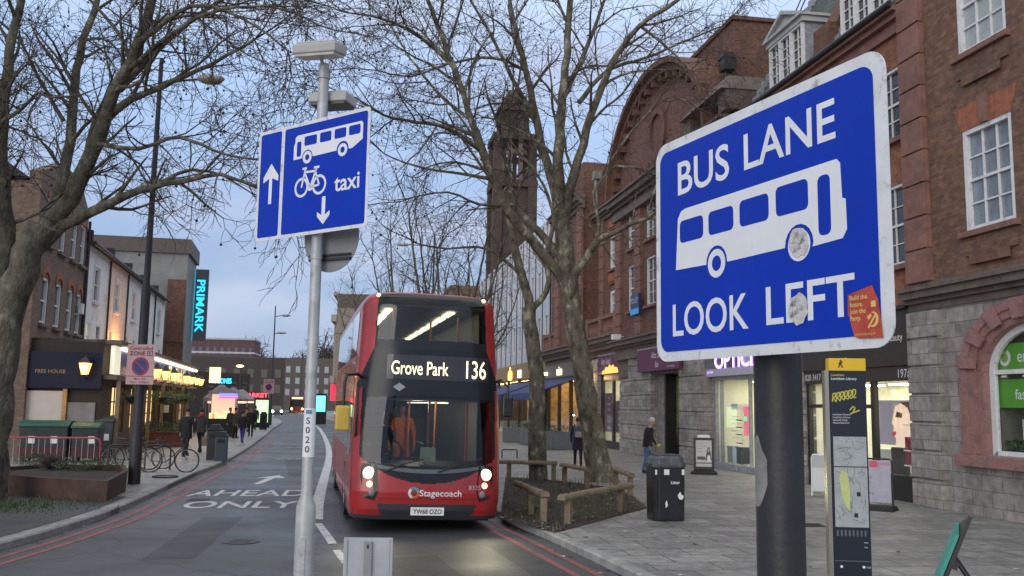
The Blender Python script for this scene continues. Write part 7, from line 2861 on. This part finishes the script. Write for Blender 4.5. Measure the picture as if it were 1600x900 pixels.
for x in (-1.24, 1.24):
    for y in (2.7, 8.6):
        s = 1 if x > 0 else -1
        w = MB()
        w.cyl((x - s * .14, y, .48), (x + s * .075, y, .48), .48, .48, 24)
        wh = w.build('wheel', M['black_rubber'], bus)
        w = MB()
        w.cyl((x + s * .05, y, .48), (x + s * .082, y, .48), .27, .24, 18)
        w.build('rim', M['grey_metal'], wh)
        w = MB()
        w.ring([(y + .6 * math.cos(R_(a)), .48 + .6 * math.sin(R_(a))) for a in range(-20, 201, 10)], [(y + .5 * math.cos(R_(a)), .48 + .5 * math.sin(R_(a))) for a in range(-20, 201, 10)], 0, .02, 0, Matrix(((0, 1, 0, s * 1.326 - .01), (1, 0, 0, 0), (0, 0, 1, 0), (0, 0, 0, 1))))
        w.build('wheel_arch', M['bus_trim'], bus)
def side_patch(mb, s, y0, y1, z0, z1, off, m=0, ny=10):
    vs = []
    for i in range(ny + 1):
        y = y0 + (y1 - y0) * i / ny
        for z in (z0, (z0 + z1) / 2, z1):
            vs.append((s * (bw(y, z) + off), y, z))
    fs = [(i * 3 + k, i * 3 + k + 1, (i + 1) * 3 + k + 1, (i + 1) * 3 + k) for i in range(ny) for k in (0, 1)]
    mb.add(vs, fs if s > 0 else [f[::-1] for f in fs], m)
for s in (-1, 1):
    for k in range(6):
        w = MB()
        side_patch(w, s, 1.5 + k * 1.52, 1.5 + (k + 1) * 1.52 - .06, 3.1, 3.95, .006)
        w.build('upper_window', M['bus_side_glass'], bus)
        if k < 5:
            w = MB()
            side_patch(w, s, 2.2 + k * 1.6, 2.2 + (k + 1) * 1.6 - .07, 1.35, 2.25, .006)
            w.build('lower_window', M['bus_side_glass'], bus)
    w = MB()
    side_patch(w, s, 1.0, 2.12, 1.25, 2.3, .006)
    w.build('cab_window', M['bus_side_glass'], bus)
    w = MB()
    side_patch(w, s, 1.2, 10.8, 2.3, 3.04, .004)
    w.build('side_band', mat('bus side band', (.3, .02, .025), .22, vary=.1, coat=.6), bus)
# headlamps, marker lamps, fogs
for s in (-1, 1):
    w = MB()
    for dx, z, r, m_ in ((1.03, 1.02, .105, 0), (1.01, .83, .055, 1), (.97, .68, .06, 2)):
        y = front_y(dx, z)
        w.ball((s * dx, y - .005, z), r, 7, m_, None, 1, .35, 1)
    hl = w.build('headlight', [M['head'], M['head2'], mat('fog lamp', (.2, .2, .2), .15)], bus)
    sp_ = point_lamp((s * 1.03, front_y(1.0, 1.02) - .12, 1.0), (1, .93, .6), 30, .1, hl, 'SPOT')
    sp_.data.spot_size, sp_.data.spot_blend = R_(95), .6
    sp_.rotation_euler = (R_(72), 0, R_(180))
    w = MB()
    P = [(.9, 1.16), (1.16, 1.18), (1.17, .95), (1.1, .6), (.92, .55), (.86, .72)]
    vs = [(s * x, front_y(x, z) - .012, z) for x, z in P]
    w.add(vs, [tuple(range(6)) if s < 0 else tuple(range(6))[::-1]])
    w.build('headlight_surround', M['bus_black'], hl)
    w = MB()
    w.ball((s * .98, front_y(.95, 4.2) - .0, 4.19), .04, 6)
    w.build('marker_lamp', M['head2'], bus)
# destination display
def on_front(s, cx, cz, h, m, parent, name, bold=.01, width=None, align='C', off=.012):
    w = MB()
    w.text(s, cx, cz, h, 0, 0, None, bold, width, align)
    w.v = [(x, front_y(x, z) - off, z) for x, y, z in w.v]
    return w.build(name, m, parent)
w = MB()
n_ = 16
vs = [(x, front_y(x, z) - .006, z) for z in (2.66, 3.1) for x in [-.8 + 1.86 * i / n_ for i in range(n_ + 1)]]
w.add(vs, [(i, i + 1, n_ + 2 + i, n_ + 1 + i) for i in range(n_)])
dd = w.build('destination_display', mat('display glass', (.035, .033, .038), .15, vary=.2, vscale=3), bus)
on_front('Grove Park', -.72, 2.87, .24, M['led'], dd, 'lettering', .006, 1.02, 'L')
on_front('136', .82, 2.88, .32, M['led'], dd, 'lettering', .004, .38)
on_front('Stagecoach', .22, .70, .105, M['sign_white'], bus, 'lettering', .012, .74)
on_front('8325', .83, .80, .075, mat('dull number', (.5, .4, .4), .5), bus, 'lettering', 0, .22)
w = MB()
for k, (a0, a1) in enumerate(((20, 130), (130, 250), (250, 380))):
    w.ring(ell(-.25, .7, .1, .1, a0, a1, 10), ell(-.25, .7, .055, .055, a0, a1, 10), 0, .004, k)
w.v = [(x, front_y(x, z) - .012 + y, z) for x, y, z in w.v]
w.build('logo_ring', [mat('logo teal', (.03, .3, .35), .4), mat('logo pale', (.6, .62, .65), .4), mat('logo orange', (.5, .12, .03), .4)], bus)
w = MB()
w.box(-.29, .29, byp(.42) - .03, byp(.42) + .06, .32, .455)
pl_ = w.build('number_plate', mat('plate white', (.72, .72, .7), .35, vary=.05), bus)
w = MB()
w.text('YW68 OZO', 0, .387, .075, byp(.42) - .032, 0, width=.5, bold=.02)
w.build('lettering', M['black'], pl_)
w = MB()
cz = 2.52
P = [(-.68, cz), (-.57, cz + .075), (-.46, cz), (-.57, cz - .075)]
w.add([(x, front_y(x, z) - .01, z) for x, z in P], [(0, 3, 2, 1)])
w.build('diamond_sticker', mat('grey sticker', (.3, .3, .33), .4), bus)
for x0, x1, z1 in ((-.75, -.1, 1.28), (.15, .95, 1.3)):
    w = MB()
    w.tube([(x0, front_y(x0, 1.05) - .03, 1.06), ((x0 + x1) / 2, front_y(0, 1.2) - .06, 1.2), (x1, front_y(x1, z1) - .03, z1)], .012, 5)
    w.build('wiper', M['black'], bus)
# grey wiper band under the windscreen, its pale reflection put into the colour
w = MB()
nn = 20
vs = []
for i in range(nn + 1):
    x = -1.0 + 2.0 * i / nn
    for z in (1.03 + .1 * x * x, 1.1 + .08 * x * x):
        vs.append((x, front_y(x, z) - .008, z))
w.add(vs, [(i * 2, (i + 1) * 2, (i + 1) * 2 + 1, i * 2 + 1) for i in range(nn)])
w.build('scuttle_panel', mat('grey scuttle with painted reflection', (.1, .11, .12), .35, vary=.1), bus)
# seams between the front panels
for path in ([(-1.15 + 2.3 * i / 16, .6) for i in range(17)], [(-.82, .3 + .05 * i) for i in range(7)], [(.82, .3 + .05 * i) for i in range(7)]):
    w = MB()
    w.tube([(x, front_y(x, z) + .001, z) for x, z in path], .0045, 5)
    w.build('panel_seam', M['black'], bus)
# mirrors
w = MB()
w.tube([(-1.12, .75, 2.62), (-1.3, .35, 2.72), (-1.5, .2, 2.7), (-1.53, .2, 2.55), (-1.53, .2, 1.95)], .028, 8)
w.tube([(-1.22, .75, 2.5), (-1.28, .4, 2.5), (-1.28, .3, 1.7), (-1.3, .5, 1.55)], .02, 6)
mr_ = w.build('mirror_arm', M['black'], bus)
w = MB()
w.box(-1.66, -1.4, .14, .27, 1.72, 2.16)
w.build('mirror', mat('yellow mirror back', (.5, .36, .05), .45, vary=.15), mr_, bevel=.04)
w = MB()
w.tube([(1.12, .75, 2.62), (1.3, .4, 2.72), (1.42, .3, 2.6), (1.42, .3, 2.4)], .025, 8)
mr_ = w.build('mirror_arm', M['black'], bus)
w = MB()
w.box(1.32, 1.52, .26, .36, 2.05, 2.42)
w.build('mirror', M['black'], mr_, bevel=.03)
# inside: decks, ceilings with lamps, seats, grab poles, driver's cab
w = MB()
w.box(-1.13, 1.13, 1.05, 10.6, 2.36, 2.44)
w.box(-1.13, 1.13, 1.3, 10.6, .42, .46)
w.build('floor', mat('bus floor', (.05, .055, .07), .6, vary=.2), bus)
w = MB()
w.box(-1.08, 1.08, 1.1, 10.6, 4.05, 4.09)
w.box(-1.12, 1.12, .9, 10.6, 2.3, 2.34)
w.box(-1.12, 1.12, 9.9, 10.0, .46, 4.05)
for s in (-1, 1):
    w.quad((s * 1.12, 1.6, 2.44), (s * 1.12, 10.6, 2.44), (s * 1.08, 10.6, 4.05), (s * 1.06, 1.6, 4.05))
    w.quad((s * 1.16, 1.8, .46), (s * 1.16, 10.6, .46), (s * 1.14, 10.6, 2.3), (s * 1.14, 1.8, 2.3))
w.build('lining', mat('bus lining', (.3, .29, .28), .6, vary=.1), bus)
for x in (-.72, .5):
    for k in range(7):
        w = MB()
        y = 1.5 + k * 1.25
        w.box(x - .07, x + .07, y, y + .95, 4.005, 4.03)
        w.build('ceiling_lamp', M['bus_lamp'], bus)
for k in range(6):
    w = MB()
    w.box(.55, .65, 2.4 + k * 1.2, 3.2 + k * 1.2, 2.26, 2.285)
    w.build('ceiling_lamp', glow('lower deck lamp', (1, .88, .6), 2.2), bus)
proto = None
for k in range(7):
    for x in (-.68, .68):
        y = 1.95 + k * 1.0
        if proto is None:
            w = MB()
            w.box(-.42, .42, -.22, .22, .38, .5)
            w.hexa([(-.42, .18, .45), (.42, .18, .45), (.42, .28, .45), (-.42, .28, .45)], [(-.4, .3, 1.08), (.4, .3, 1.08), (.4, .38, 1.08), (-.4, .38, 1.08)])
            w.box(-.35, .35, -.1, .1, .02, .38)
            proto = w.build('seat', M['seat_blue'], bus, bevel=.03)
            o = proto
        else:
            o = proto.copy()
            COL.objects.link(o)
            o.parent = bus
        o.location = (x, y, 2.44)
for x, y, z0, z1 in ((-.95, 1.5, 2.45, 4.0), (-.62, 1.6, 2.45, 4.02), (.1, 1.7, 2.45, 3.0), (.75, 2.2, 2.45, 4.0), (.32, 3.2, 2.45, 4.0), (.2, 1.9, .5, 2.3), (.42, 2.6, .5, 2.3), (-.05, 3.2, .5, 2.3), (.9, 1.6, .5, 2.3)):
    w = MB()
    w.cyl((x, y, z0), (x, y, z1), .022, .022, 8)
    w.build('grab_pole', M['orange_pole'], bus)
w = MB()
w.tube([(-.95, 1.3, 2.9), (.95, 1.3, 2.9)], .02, 6)
w.build('grab_rail', M['orange_pole'], bus)
w = MB()
w.hexa([(-1.05, .62, .9), (1.05, .62, .9), (1.05, 1.2, .9), (-1.05, 1.2, .9)], [(-1.0, .5, 1.12), (1.0, .5, 1.12), (1.0, 1.1, 1.2), (-1.0, 1.1, 1.2)])
w.box(-1.1, -.05, 1.1, 1.14, .5, 1.25)
w.box(.0, .04, 1.2, 2.2, .46, 1.5)
w.build('dashboard', M['bus_trim'], bus)
w = MB()
w.tube([(-.6 + .22 * math.cos(R_(a)), 1.18 + .1 * math.sin(R_(a)), 1.36 + .2 * math.sin(R_(a))) for a in range(0, 361, 20)], .018, 6, cap=False)
w.tube([(-.6, 1.18, 1.36), (-.6, 1.12, 1.1)], .03, 6)
w.build('steering_wheel', M['black'], bus)
w = MB()
w.box(-.08, .2, .72, .75, 1.2, 1.45)
w.build('ticket_notice', mat('green notice', (.5, .55, .35), .5, vary=.2), bus)
# ---- far traffic
def far_vehicle(name, label, cat, u, Y, wd, h, L, col, lamps, rz, z0=.3, kind='bus'):
    p = at(u, 640, Y)
    t = thing(name, label, cat, (p.x, Y, 0), rz)
    w = MB()
    if kind == 'bus':
        w.box(-wd / 2, wd / 2, 0, L, z0, h)
        w.build('body', mat(name + ' paint', col, .35, vary=.05, coat=.3), t, bevel=.12)
        w = MB()
        w.box(-wd * .44, wd * .44, -.03, .02, h * .42, h * .8)
        w.build('windscreen', M['pane'], t)
        w = MB()
        w.box(-wd * .4, wd * .4, -.03, .02, h * .84, h * .95)
        w.build('destination_display', glow('far display', (1, .8, .4), .8), t)
    else:
        w.hexa([(-wd / 2, 0, z0), (wd / 2, 0, z0), (wd / 2, L, z0), (-wd / 2, L, z0)], [(-wd * .48, .1, h * .55), (wd * .48, .1, h * .55), (wd * .48, L - .1, h * .58), (-wd * .48, L - .1, h * .58)])
        w.build('body', mat(name + ' paint', col, .35, vary=.05, coat=.3), t, bevel=.08)
        w = MB()
        w.hexa([(-wd * .46, L * .22, h * .56), (wd * .46, L * .22, h * .56), (wd * .46, L * .85, h * .56), (-wd * .46, L * .85, h * .56)], [(-wd * .38, L * .4, h), (wd * .38, L * .4, h), (wd * .38, L * .7, h), (-wd * .38, L * .7, h)])
        w.build('cabin', M['pane'], t, bevel=.05)
    for x in (-wd * .47, wd * .47):
        for y in (L * .2, L * .8):
            w = MB()
            r = .48 if kind == 'bus' else .32
            w.cyl((x - .1, y, r), (x + .1, y, r), r, r, 14)
            w.build('wheel', M['black_rubber'], t)
    for s in (-1, 1):
        w = MB()
        w.ball((s * wd * .38, -.02, h * .26 if kind == 'bus' else h * .42), .16, 5, 0, None, 1, .4, 1)
        w.build('headlight', lamps, t)
far_vehicle('far_bus', 'red single deck bus with amber lamps at the far end of the road', 'bus', 464, 178, 2.6, 3.2, 9, (.35, .05, .02), glow('amber lamp', (1, .5, .12), 22), R_(14))
far_vehicle('car', 'dark car with bright bluish headlights, left of the far bus', 'car', 433, 150, 1.8, 1.5, 4.2, (.03, .03, .035), glow('bluish headlamp', (.8, .85, 1), 26), R_(16), .2, 'car')
# ------------------------------------------------------------------ people
M['skin'] = mat('skin', (.34, .2, .14), .6, vary=.08)
M['skin_dark'] = mat('dark skin', (.1, .06, .04), .6, vary=.08)
M['jeans'] = mat('blue jeans', (.07, .11, .2), .85, vary=.25, vscale=8)
M['dark_cloth'] = mat('black cloth', (.012, .012, .015), .9, vary=.2)
M['navy_cloth'] = mat('navy cloth', (.014, .017, .035), .9, vary=.25)
M['blue_cloth'] = mat('bright blue trousers', (.05, .06, .3), .85, vary=.15)
M['grey_cloth'] = mat('charcoal cloth', (.035, .035, .04), .9, vary=.2)
M['tan_cloth'] = mat('tan cloth', (.2, .14, .09), .9, vary=.2)
M['olive_cloth'] = mat('olive cloth', (.05, .055, .035), .9, vary=.2)
M['hivis'] = mat('orange hi-vis cloth', (.75, .17, .03), .8, vary=.25, vscale=9)
M['shoe'] = mat('dark shoe', (.012, .011, .011), .6)
M['hair_grey'] = mat('white grey hair', (.42, .4, .38), .8, vary=.2)
M['hair_dark'] = mat('dark hair', (.014, .011, .01), .7)
M['hair_brown'] = mat('brown hair', (.05, .03, .018), .7)

def person(x, y, rz, h, label, top, bottom, skin='skin', hair='hair_dark', step=.18, lean=0.0, armL=(.05, .0), armR=(.05, .0), coat_len=.5, seated=False, z=PAVE, stoop=0.0, group=None):
    """figure facing -y; step is half the stride; arm = (swing forward, elbow bend)"""
    k = h / 1.75
    hipz = .92
    n, ed, rad, tagm = [], [], [], []
    def node(p, r, par=None, mt=0):
        n.append(Vector(p)); rad.append(r); tagm.append(mt)
        if par is not None:
            ed.append((par, len(n) - 1))
        return len(n) - 1
    f = lambda zz: -lean * (zz - hipz)          # forward shift with height
    pel = node((0, 0, hipz), (.155, .11), None, 1)
    wst = node((0, f(1.08), 1.1), (.15, .105), pel, 0)
    chs = node((0, f(1.3) - stoop * .02, 1.32), (.175, .115), wst, 0)
    nkb = node((0, f(1.45) - stoop * .05, 1.455), (.085, .075), chs, 0)
    nk = node((0, f(1.5) - stoop * .09, 1.52), (.055, .058), nkb, 2)
    hd0 = node((0, f(1.6) - .012 - stoop * .12, 1.585), (.072, .085), nk, 2)
    hd1 = node((0, f(1.66) - .01 - stoop * .13, 1.66), (.078, .097), hd0, 2)
    node((0, f(1.72) + .005 - stoop * .13, 1.71), (.062, .075), hd1, 2)
    for s, (sw, el) in ((-1, armL), (1, armR)):
        sh = node((s * .185, f(1.41) - stoop * .03, 1.405), (.066, .066), chs, 0)
        e = (s * .25, f(1.41) - .28 * math.sin(sw) - stoop * .02, 1.405 - .28 * math.cos(sw))
        eb = node(e, (.05, .05), sh, 0)
        w_ = (s * .255 - s * .03 * el, e[1] - .25 * math.sin(sw + el), e[2] - .25 * math.cos(sw + el))
        wr = node(w_, (.036, .036), eb, 0)
        hn = node((w_[0], w_[1] - .07 * math.sin(sw + el), w_[2] - .07 * math.cos(sw + el)), (.042, .026), wr, 2)
        node((w_[0], w_[1] - .15 * math.sin(sw + el), w_[2] - .15 * math.cos(sw + el)), (.03, .016), hn, 2)
        node((w_[0] - s * .02, w_[1] - .11 * math.sin(sw + el) - .03, w_[2] - .1 * math.cos(sw + el)), (.013, .013), hn, 2)
    for s in (-1, 1):
        a = step * s
        hp = node((s * .095, 0, .86), (.1, .1), pel, 1)
        if seated:
            kn = node((s * .12, -.42, .84), (.07, .07), hp, 1)
            an = node((s * .12, -.44, .45), (.048, .05), kn, 1)
        else:
            kn = node((s * .1, -a * .75 - .03, .49), (.068, .068), hp, 1)
            an = node((s * .1, -a * 1.6 + .04, .1), (.05, .05), kn, 1)
        hz = n[an].z - .04
        node((s * .1, n[an].y + .03, hz), (.045, .04), an, 3)
        node((s * .11, n[an].y - .16, hz - .012), (.046, .032), an, 3)
    me = bpy.data.meshes.new('figure')
    me.from_pydata([tuple(p * k) for p in n], ed, [])
    o = bpy.data.objects.new('figure', me)
    COL.objects.link(o)
    sk = o.modifiers.new('skin', 'SKIN')
    if not me.skin_vertices:
        bpy.context.view_layer.objects.active = o
    lay = me.skin_vertices[0] if me.skin_vertices else None
    for i, v in enumerate(lay.data):
        v.radius = (rad[i][0] * k, rad[i][1] * k)
        v.use_root = (i == 0)
    ss = o.modifiers.new('smooth', 'SUBSURF')
    ss.levels = ss.render_levels = 2
    dg = bpy.context.evaluated_depsgraph_get()
    nm = bpy.data.meshes.new_from_object(o.evaluated_get(dg))
    bpy.data.objects.remove(o)
    nm.name = 'person'
    nm.materials.clear()
    for q in (top, bottom, skin, 'shoe'):
        nm.materials.append(M[q])
    segs = [(n[a] * k, n[b] * k, tagm[b]) for a, b in ed]
    for p in nm.polygons:
        c = p.center
        best, bm_ = 1e9, 0
        for a, b, m_ in segs:
            d = b - a
            t_ = max(0, min(1, (c - a).dot(d) / max(1e-9, d.length_squared)))
            dist = (c - a - d * t_).length
            if dist < best:
                best, bm_ = dist, m_
        if bm_ == 1 and c.z > .9 * k - .02:
            bm_ = 0
        p.material_index = bm_
        p.use_smooth = True
    ob = bpy.data.objects.new('person', nm)
    COL.objects.link(ob)
    ob.location = (x, y, z)
    ob.rotation_euler = (0, 0, rz)
    tag(ob, label, 'person', group)
    H = n[hd1] * k
    # face: nose, brow, eyes, mouth; ears
    w = MB()
    w.ball((H.x, H.y - .094 * k, H.z - .03 * k), .016 * k, 4, 0, None, .8, 1, 1.5)
    for s in (-1, 1):
        w.ball((H.x + s * .078 * k, H.y + .01, H.z - .02 * k), .022 * k, 4, 0, None, .4, .7, 1.3)
        w.ball((H.x + s * .03 * k, H.y - .083 * k, H.z), .011 * k, 4, 1)
    w.ball((H.x, H.y - .085 * k, H.z - .075 * k), .022 * k, 4, 2, None, 1, .4, .3)
    w.build('face', [M[skin], M['hair_dark'], mat('lips', (.2, .09, .08), .6)], ob)
    w = MB()
    if hair:
        w.ball((H.x, H.y + .022 * k, H.z + .03 * k), .098 * k, 7, 0, None, .92, 1.0, .95)
        w.build('hair', M[hair], ob)
    if coat_len:
        w = MB()                             # coat: a shell that follows the trunk and hangs below the hips
        rings = []
        for zz, rx, ry in ((hipz - coat_len + .3, .215, .17), (hipz, .2, .155), (1.1, .185, .14), (1.3, .205, .145), (1.4, .19, .13), (1.46, .11, .1)):
            yy = f(zz) - stoop * .04 * max(0, zz - 1.1) / .3 if zz > hipz else 0
            rings.append([(rx * k * math.cos(2 * math.pi * i / 16), yy * k + ry * k * math.sin(2 * math.pi * i / 16), zz * k) for i in range(16)])
        loft(w, rings, 0, True)
        c_ = w.build('coat', M[top], ob)
    return ob

# the old man and the woman on the right-hand pavement
p = ground_at(1012, 741)
m1 = person(p.x, p.y, R_(62), 1.76, 'white haired man in a black jacket and blue jeans, holding something yellow', 'dark_cloth', 'jeans', hair='hair_grey', step=.05, lean=.05, armR=(.05, .55), armL=(.05, .3), coat_len=.36, stoop=1.0)
w = MB()
w.box(-.05, .05, -.33, -.27, .86, .95)
tg = thing('yellow_gloves', 'small yellow gloves held by the white haired man', 'gloves', (p.x, p.y, PAVE), R_(62))
w.T = None
w.v = [(x + .22, y, z - .0) for x, y, z in w.v]
w.build('glove', mat('yellow glove', (.55, .55, .06), .6), tg, bevel=.02)
p = ground_at(903, 729)
w1 = person(p.x, p.y, R_(178), 1.7, 'person in a dark navy coat seen from behind, walking past the cafe planters', 'navy_cloth', 'dark_cloth', hair='hair_dark', step=.12, lean=.03, armL=(.2, .4), armR=(.1, .2), coat_len=.62)
tb = thing('backpack', 'grey and pink backpack worn by the person by the cafe planters', 'backpack', (p.x, p.y, PAVE), R_(178))
w = MB()
w.box(-.15, .15, .16, .3, 1.0, 1.42)
w.build('bag', mat('grey blue backpack', (.07, .08, .12), .8, vary=.2), tb, bevel=.05)
w = MB()
w.box(-.11, .11, .3, .34, 1.02, 1.22)
w.build('pocket', mat('pinkish pocket', (.3, .22, .2), .8, vary=.2), tb, bevel=.03)
w = MB()
for s in (-1, 1):
    w.tube([(s * .11, .17, 1.4), (s * .12, .02, 1.47), (s * .13, -.14, 1.35), (s * .13, -.1, 1.1), (s * .12, .15, 1.03)], .02, 6)
w.build('strap', M['dark_cloth'], tb)
# left pavement
def lp(u, v, *a, **kw):
    p = ground_at(u, v)
    return person(p.x, p.y, *a, **kw)
lp(289, 715, R_(172), 1.82, 'tall person in a long black coat striding away, left of the walking pair', 'dark_cloth', 'dark_cloth', hair='hair_dark', step=.22, lean=.06, coat_len=.55)
lp(312, 708, R_(172), 1.78, 'person in dark clothes with a red hood, right of the walking pair', 'grey_cloth', 'dark_cloth', hair='hair_dark', step=.16, coat_len=.4)
p = ground_at(313, 708)
t = thing('red_hood', 'small red hood or scarf on the right of the walking pair', 'hood', (p.x, p.y, PAVE), R_(172))
w = MB()
w.ball((0, .1, 1.5), .11, 6, 0, None, 1.1, .6, .7)
w.build('hood', mat('red cloth', (.3, .02, .02), .9), t)
p = ground_at(321, 710)
t = thing('shopping_bag', 'tan paper shopping bag carried beside the walking pair', 'bag', (p.x, p.y, .45), R_(10))
w = MB()
w.box(-.16, .16, -.08, .08, 0, .36)
w.build('bag', M['tan_cloth'], t, bevel=.01)
w = MB()
w.tube([(-.08, 0, .36), (-.06, 0, .48), (.06, 0, .48), (.08, 0, .36)], .008, 5)
w.build('handle', M['tan_cloth'], t)
lp(378, 693, R_(170), 1.62, 'person in a dark jacket and bright blue trousers near the kerb', 'navy_cloth', 'blue_cloth', hair='hair_dark', step=.12, coat_len=.4)
lp(391, 683, R_(5), 1.75, 'person in black standing right of the one in blue trousers', 'dark_cloth', 'dark_cloth', hair='hair_brown', step=.06, coat_len=.45)
lp(367, 686, R_(100), 1.72, 'person in olive queueing at the stall, next to the blue trousers', 'olive_cloth', 'dark_cloth', hair='hair_dark', step=.05, coat_len=.35)
lp(358, 684, R_(60), 1.7, 'dark dressed person queueing at the stall, nearest the counter', 'grey_cloth', 'grey_cloth', hair='hair_brown', step=.05, coat_len=.3)
lp(384, 676, R_(190), 1.68, 'person in a tan coat farther along, between the gazebos and the kerb', 'tan_cloth', 'dark_cloth', hair='hair_dark', step=.1, coat_len=.5)
lp(398, 672, R_(170), 1.75, 'small distant person in charcoal left of the green display', 'grey_cloth', 'dark_cloth', hair='hair_dark', step=.12, coat_len=.4)
# in the bus: the driver and someone in orange
bm = Matrix.Translation(bus.location) @ Matrix.Rotation(BANG, 4, 'Z')
q = bm @ Vector((-.72, 1.75, .55))
person(q.x, q.y, BANG, 1.75, 'bus driver in dark uniform behind the wheel of the red bus', 'navy_cloth', 'dark_cloth', hair='hair_dark', seated=True, armL=(.5, .9), armR=(.5, .9), coat_len=0, z=.35)
q = bm @ Vector((-.1, 3.6, .46))
person(q.x, q.y, BANG, 1.78, 'person in an orange hi-vis jacket standing inside the red bus', 'hivis', 'hivis', hair='hair_dark', step=.03, coat_len=0, z=.46)

point_lamp((.0, 2.2, 2.2), (1, .85, .6), 14, .1, bus)  # added fill without a fixture, to brighten the driver and the orange jacket
# scraps, gum and dead leaves scattered over the pavements and gutters
rr = random.Random(55)
g = MB()
for i in range(520):
    if i % 2:
        y = rr.uniform(10.5, 40)
        q = min(KR, key=lambda k_: abs(k_.y - y))
        x, z = q.x + (abs(rr.gauss(0, 3.0)) + .25 if rr.random() < .7 else -rr.uniform(.02, .3)), .127
        if x < q.x:
            z = .006
    else:
        y = rr.uniform(14, 45)
        q = min(KL, key=lambda k_: abs(k_.y - y))
        x, z = q.x - (abs(rr.gauss(0, 2.0)) + .25 if rr.random() < .7 else -rr.uniform(.02, .3)), .127
        if x > q.x:
            z = .006
    a, s = rr.uniform(0, 6.28), rr.uniform(.012, .05)
    g.add([(x + s * math.cos(a + b), y + s * math.sin(a + b), z + rr.uniform(.0, .012)) for b in (0, 1.3, 2.9, 4.4)], [(0, 1, 2, 3)], rr.choice((0, 0, 0, 1, 2)))
stuff(g.build('litter', [mat('fallen leaf', (.09, .065, .04), .9, vary=.4), mat('paper scrap', (.5, .5, .5), .8), mat('chewing gum', (.09, .09, .09), .8)]))
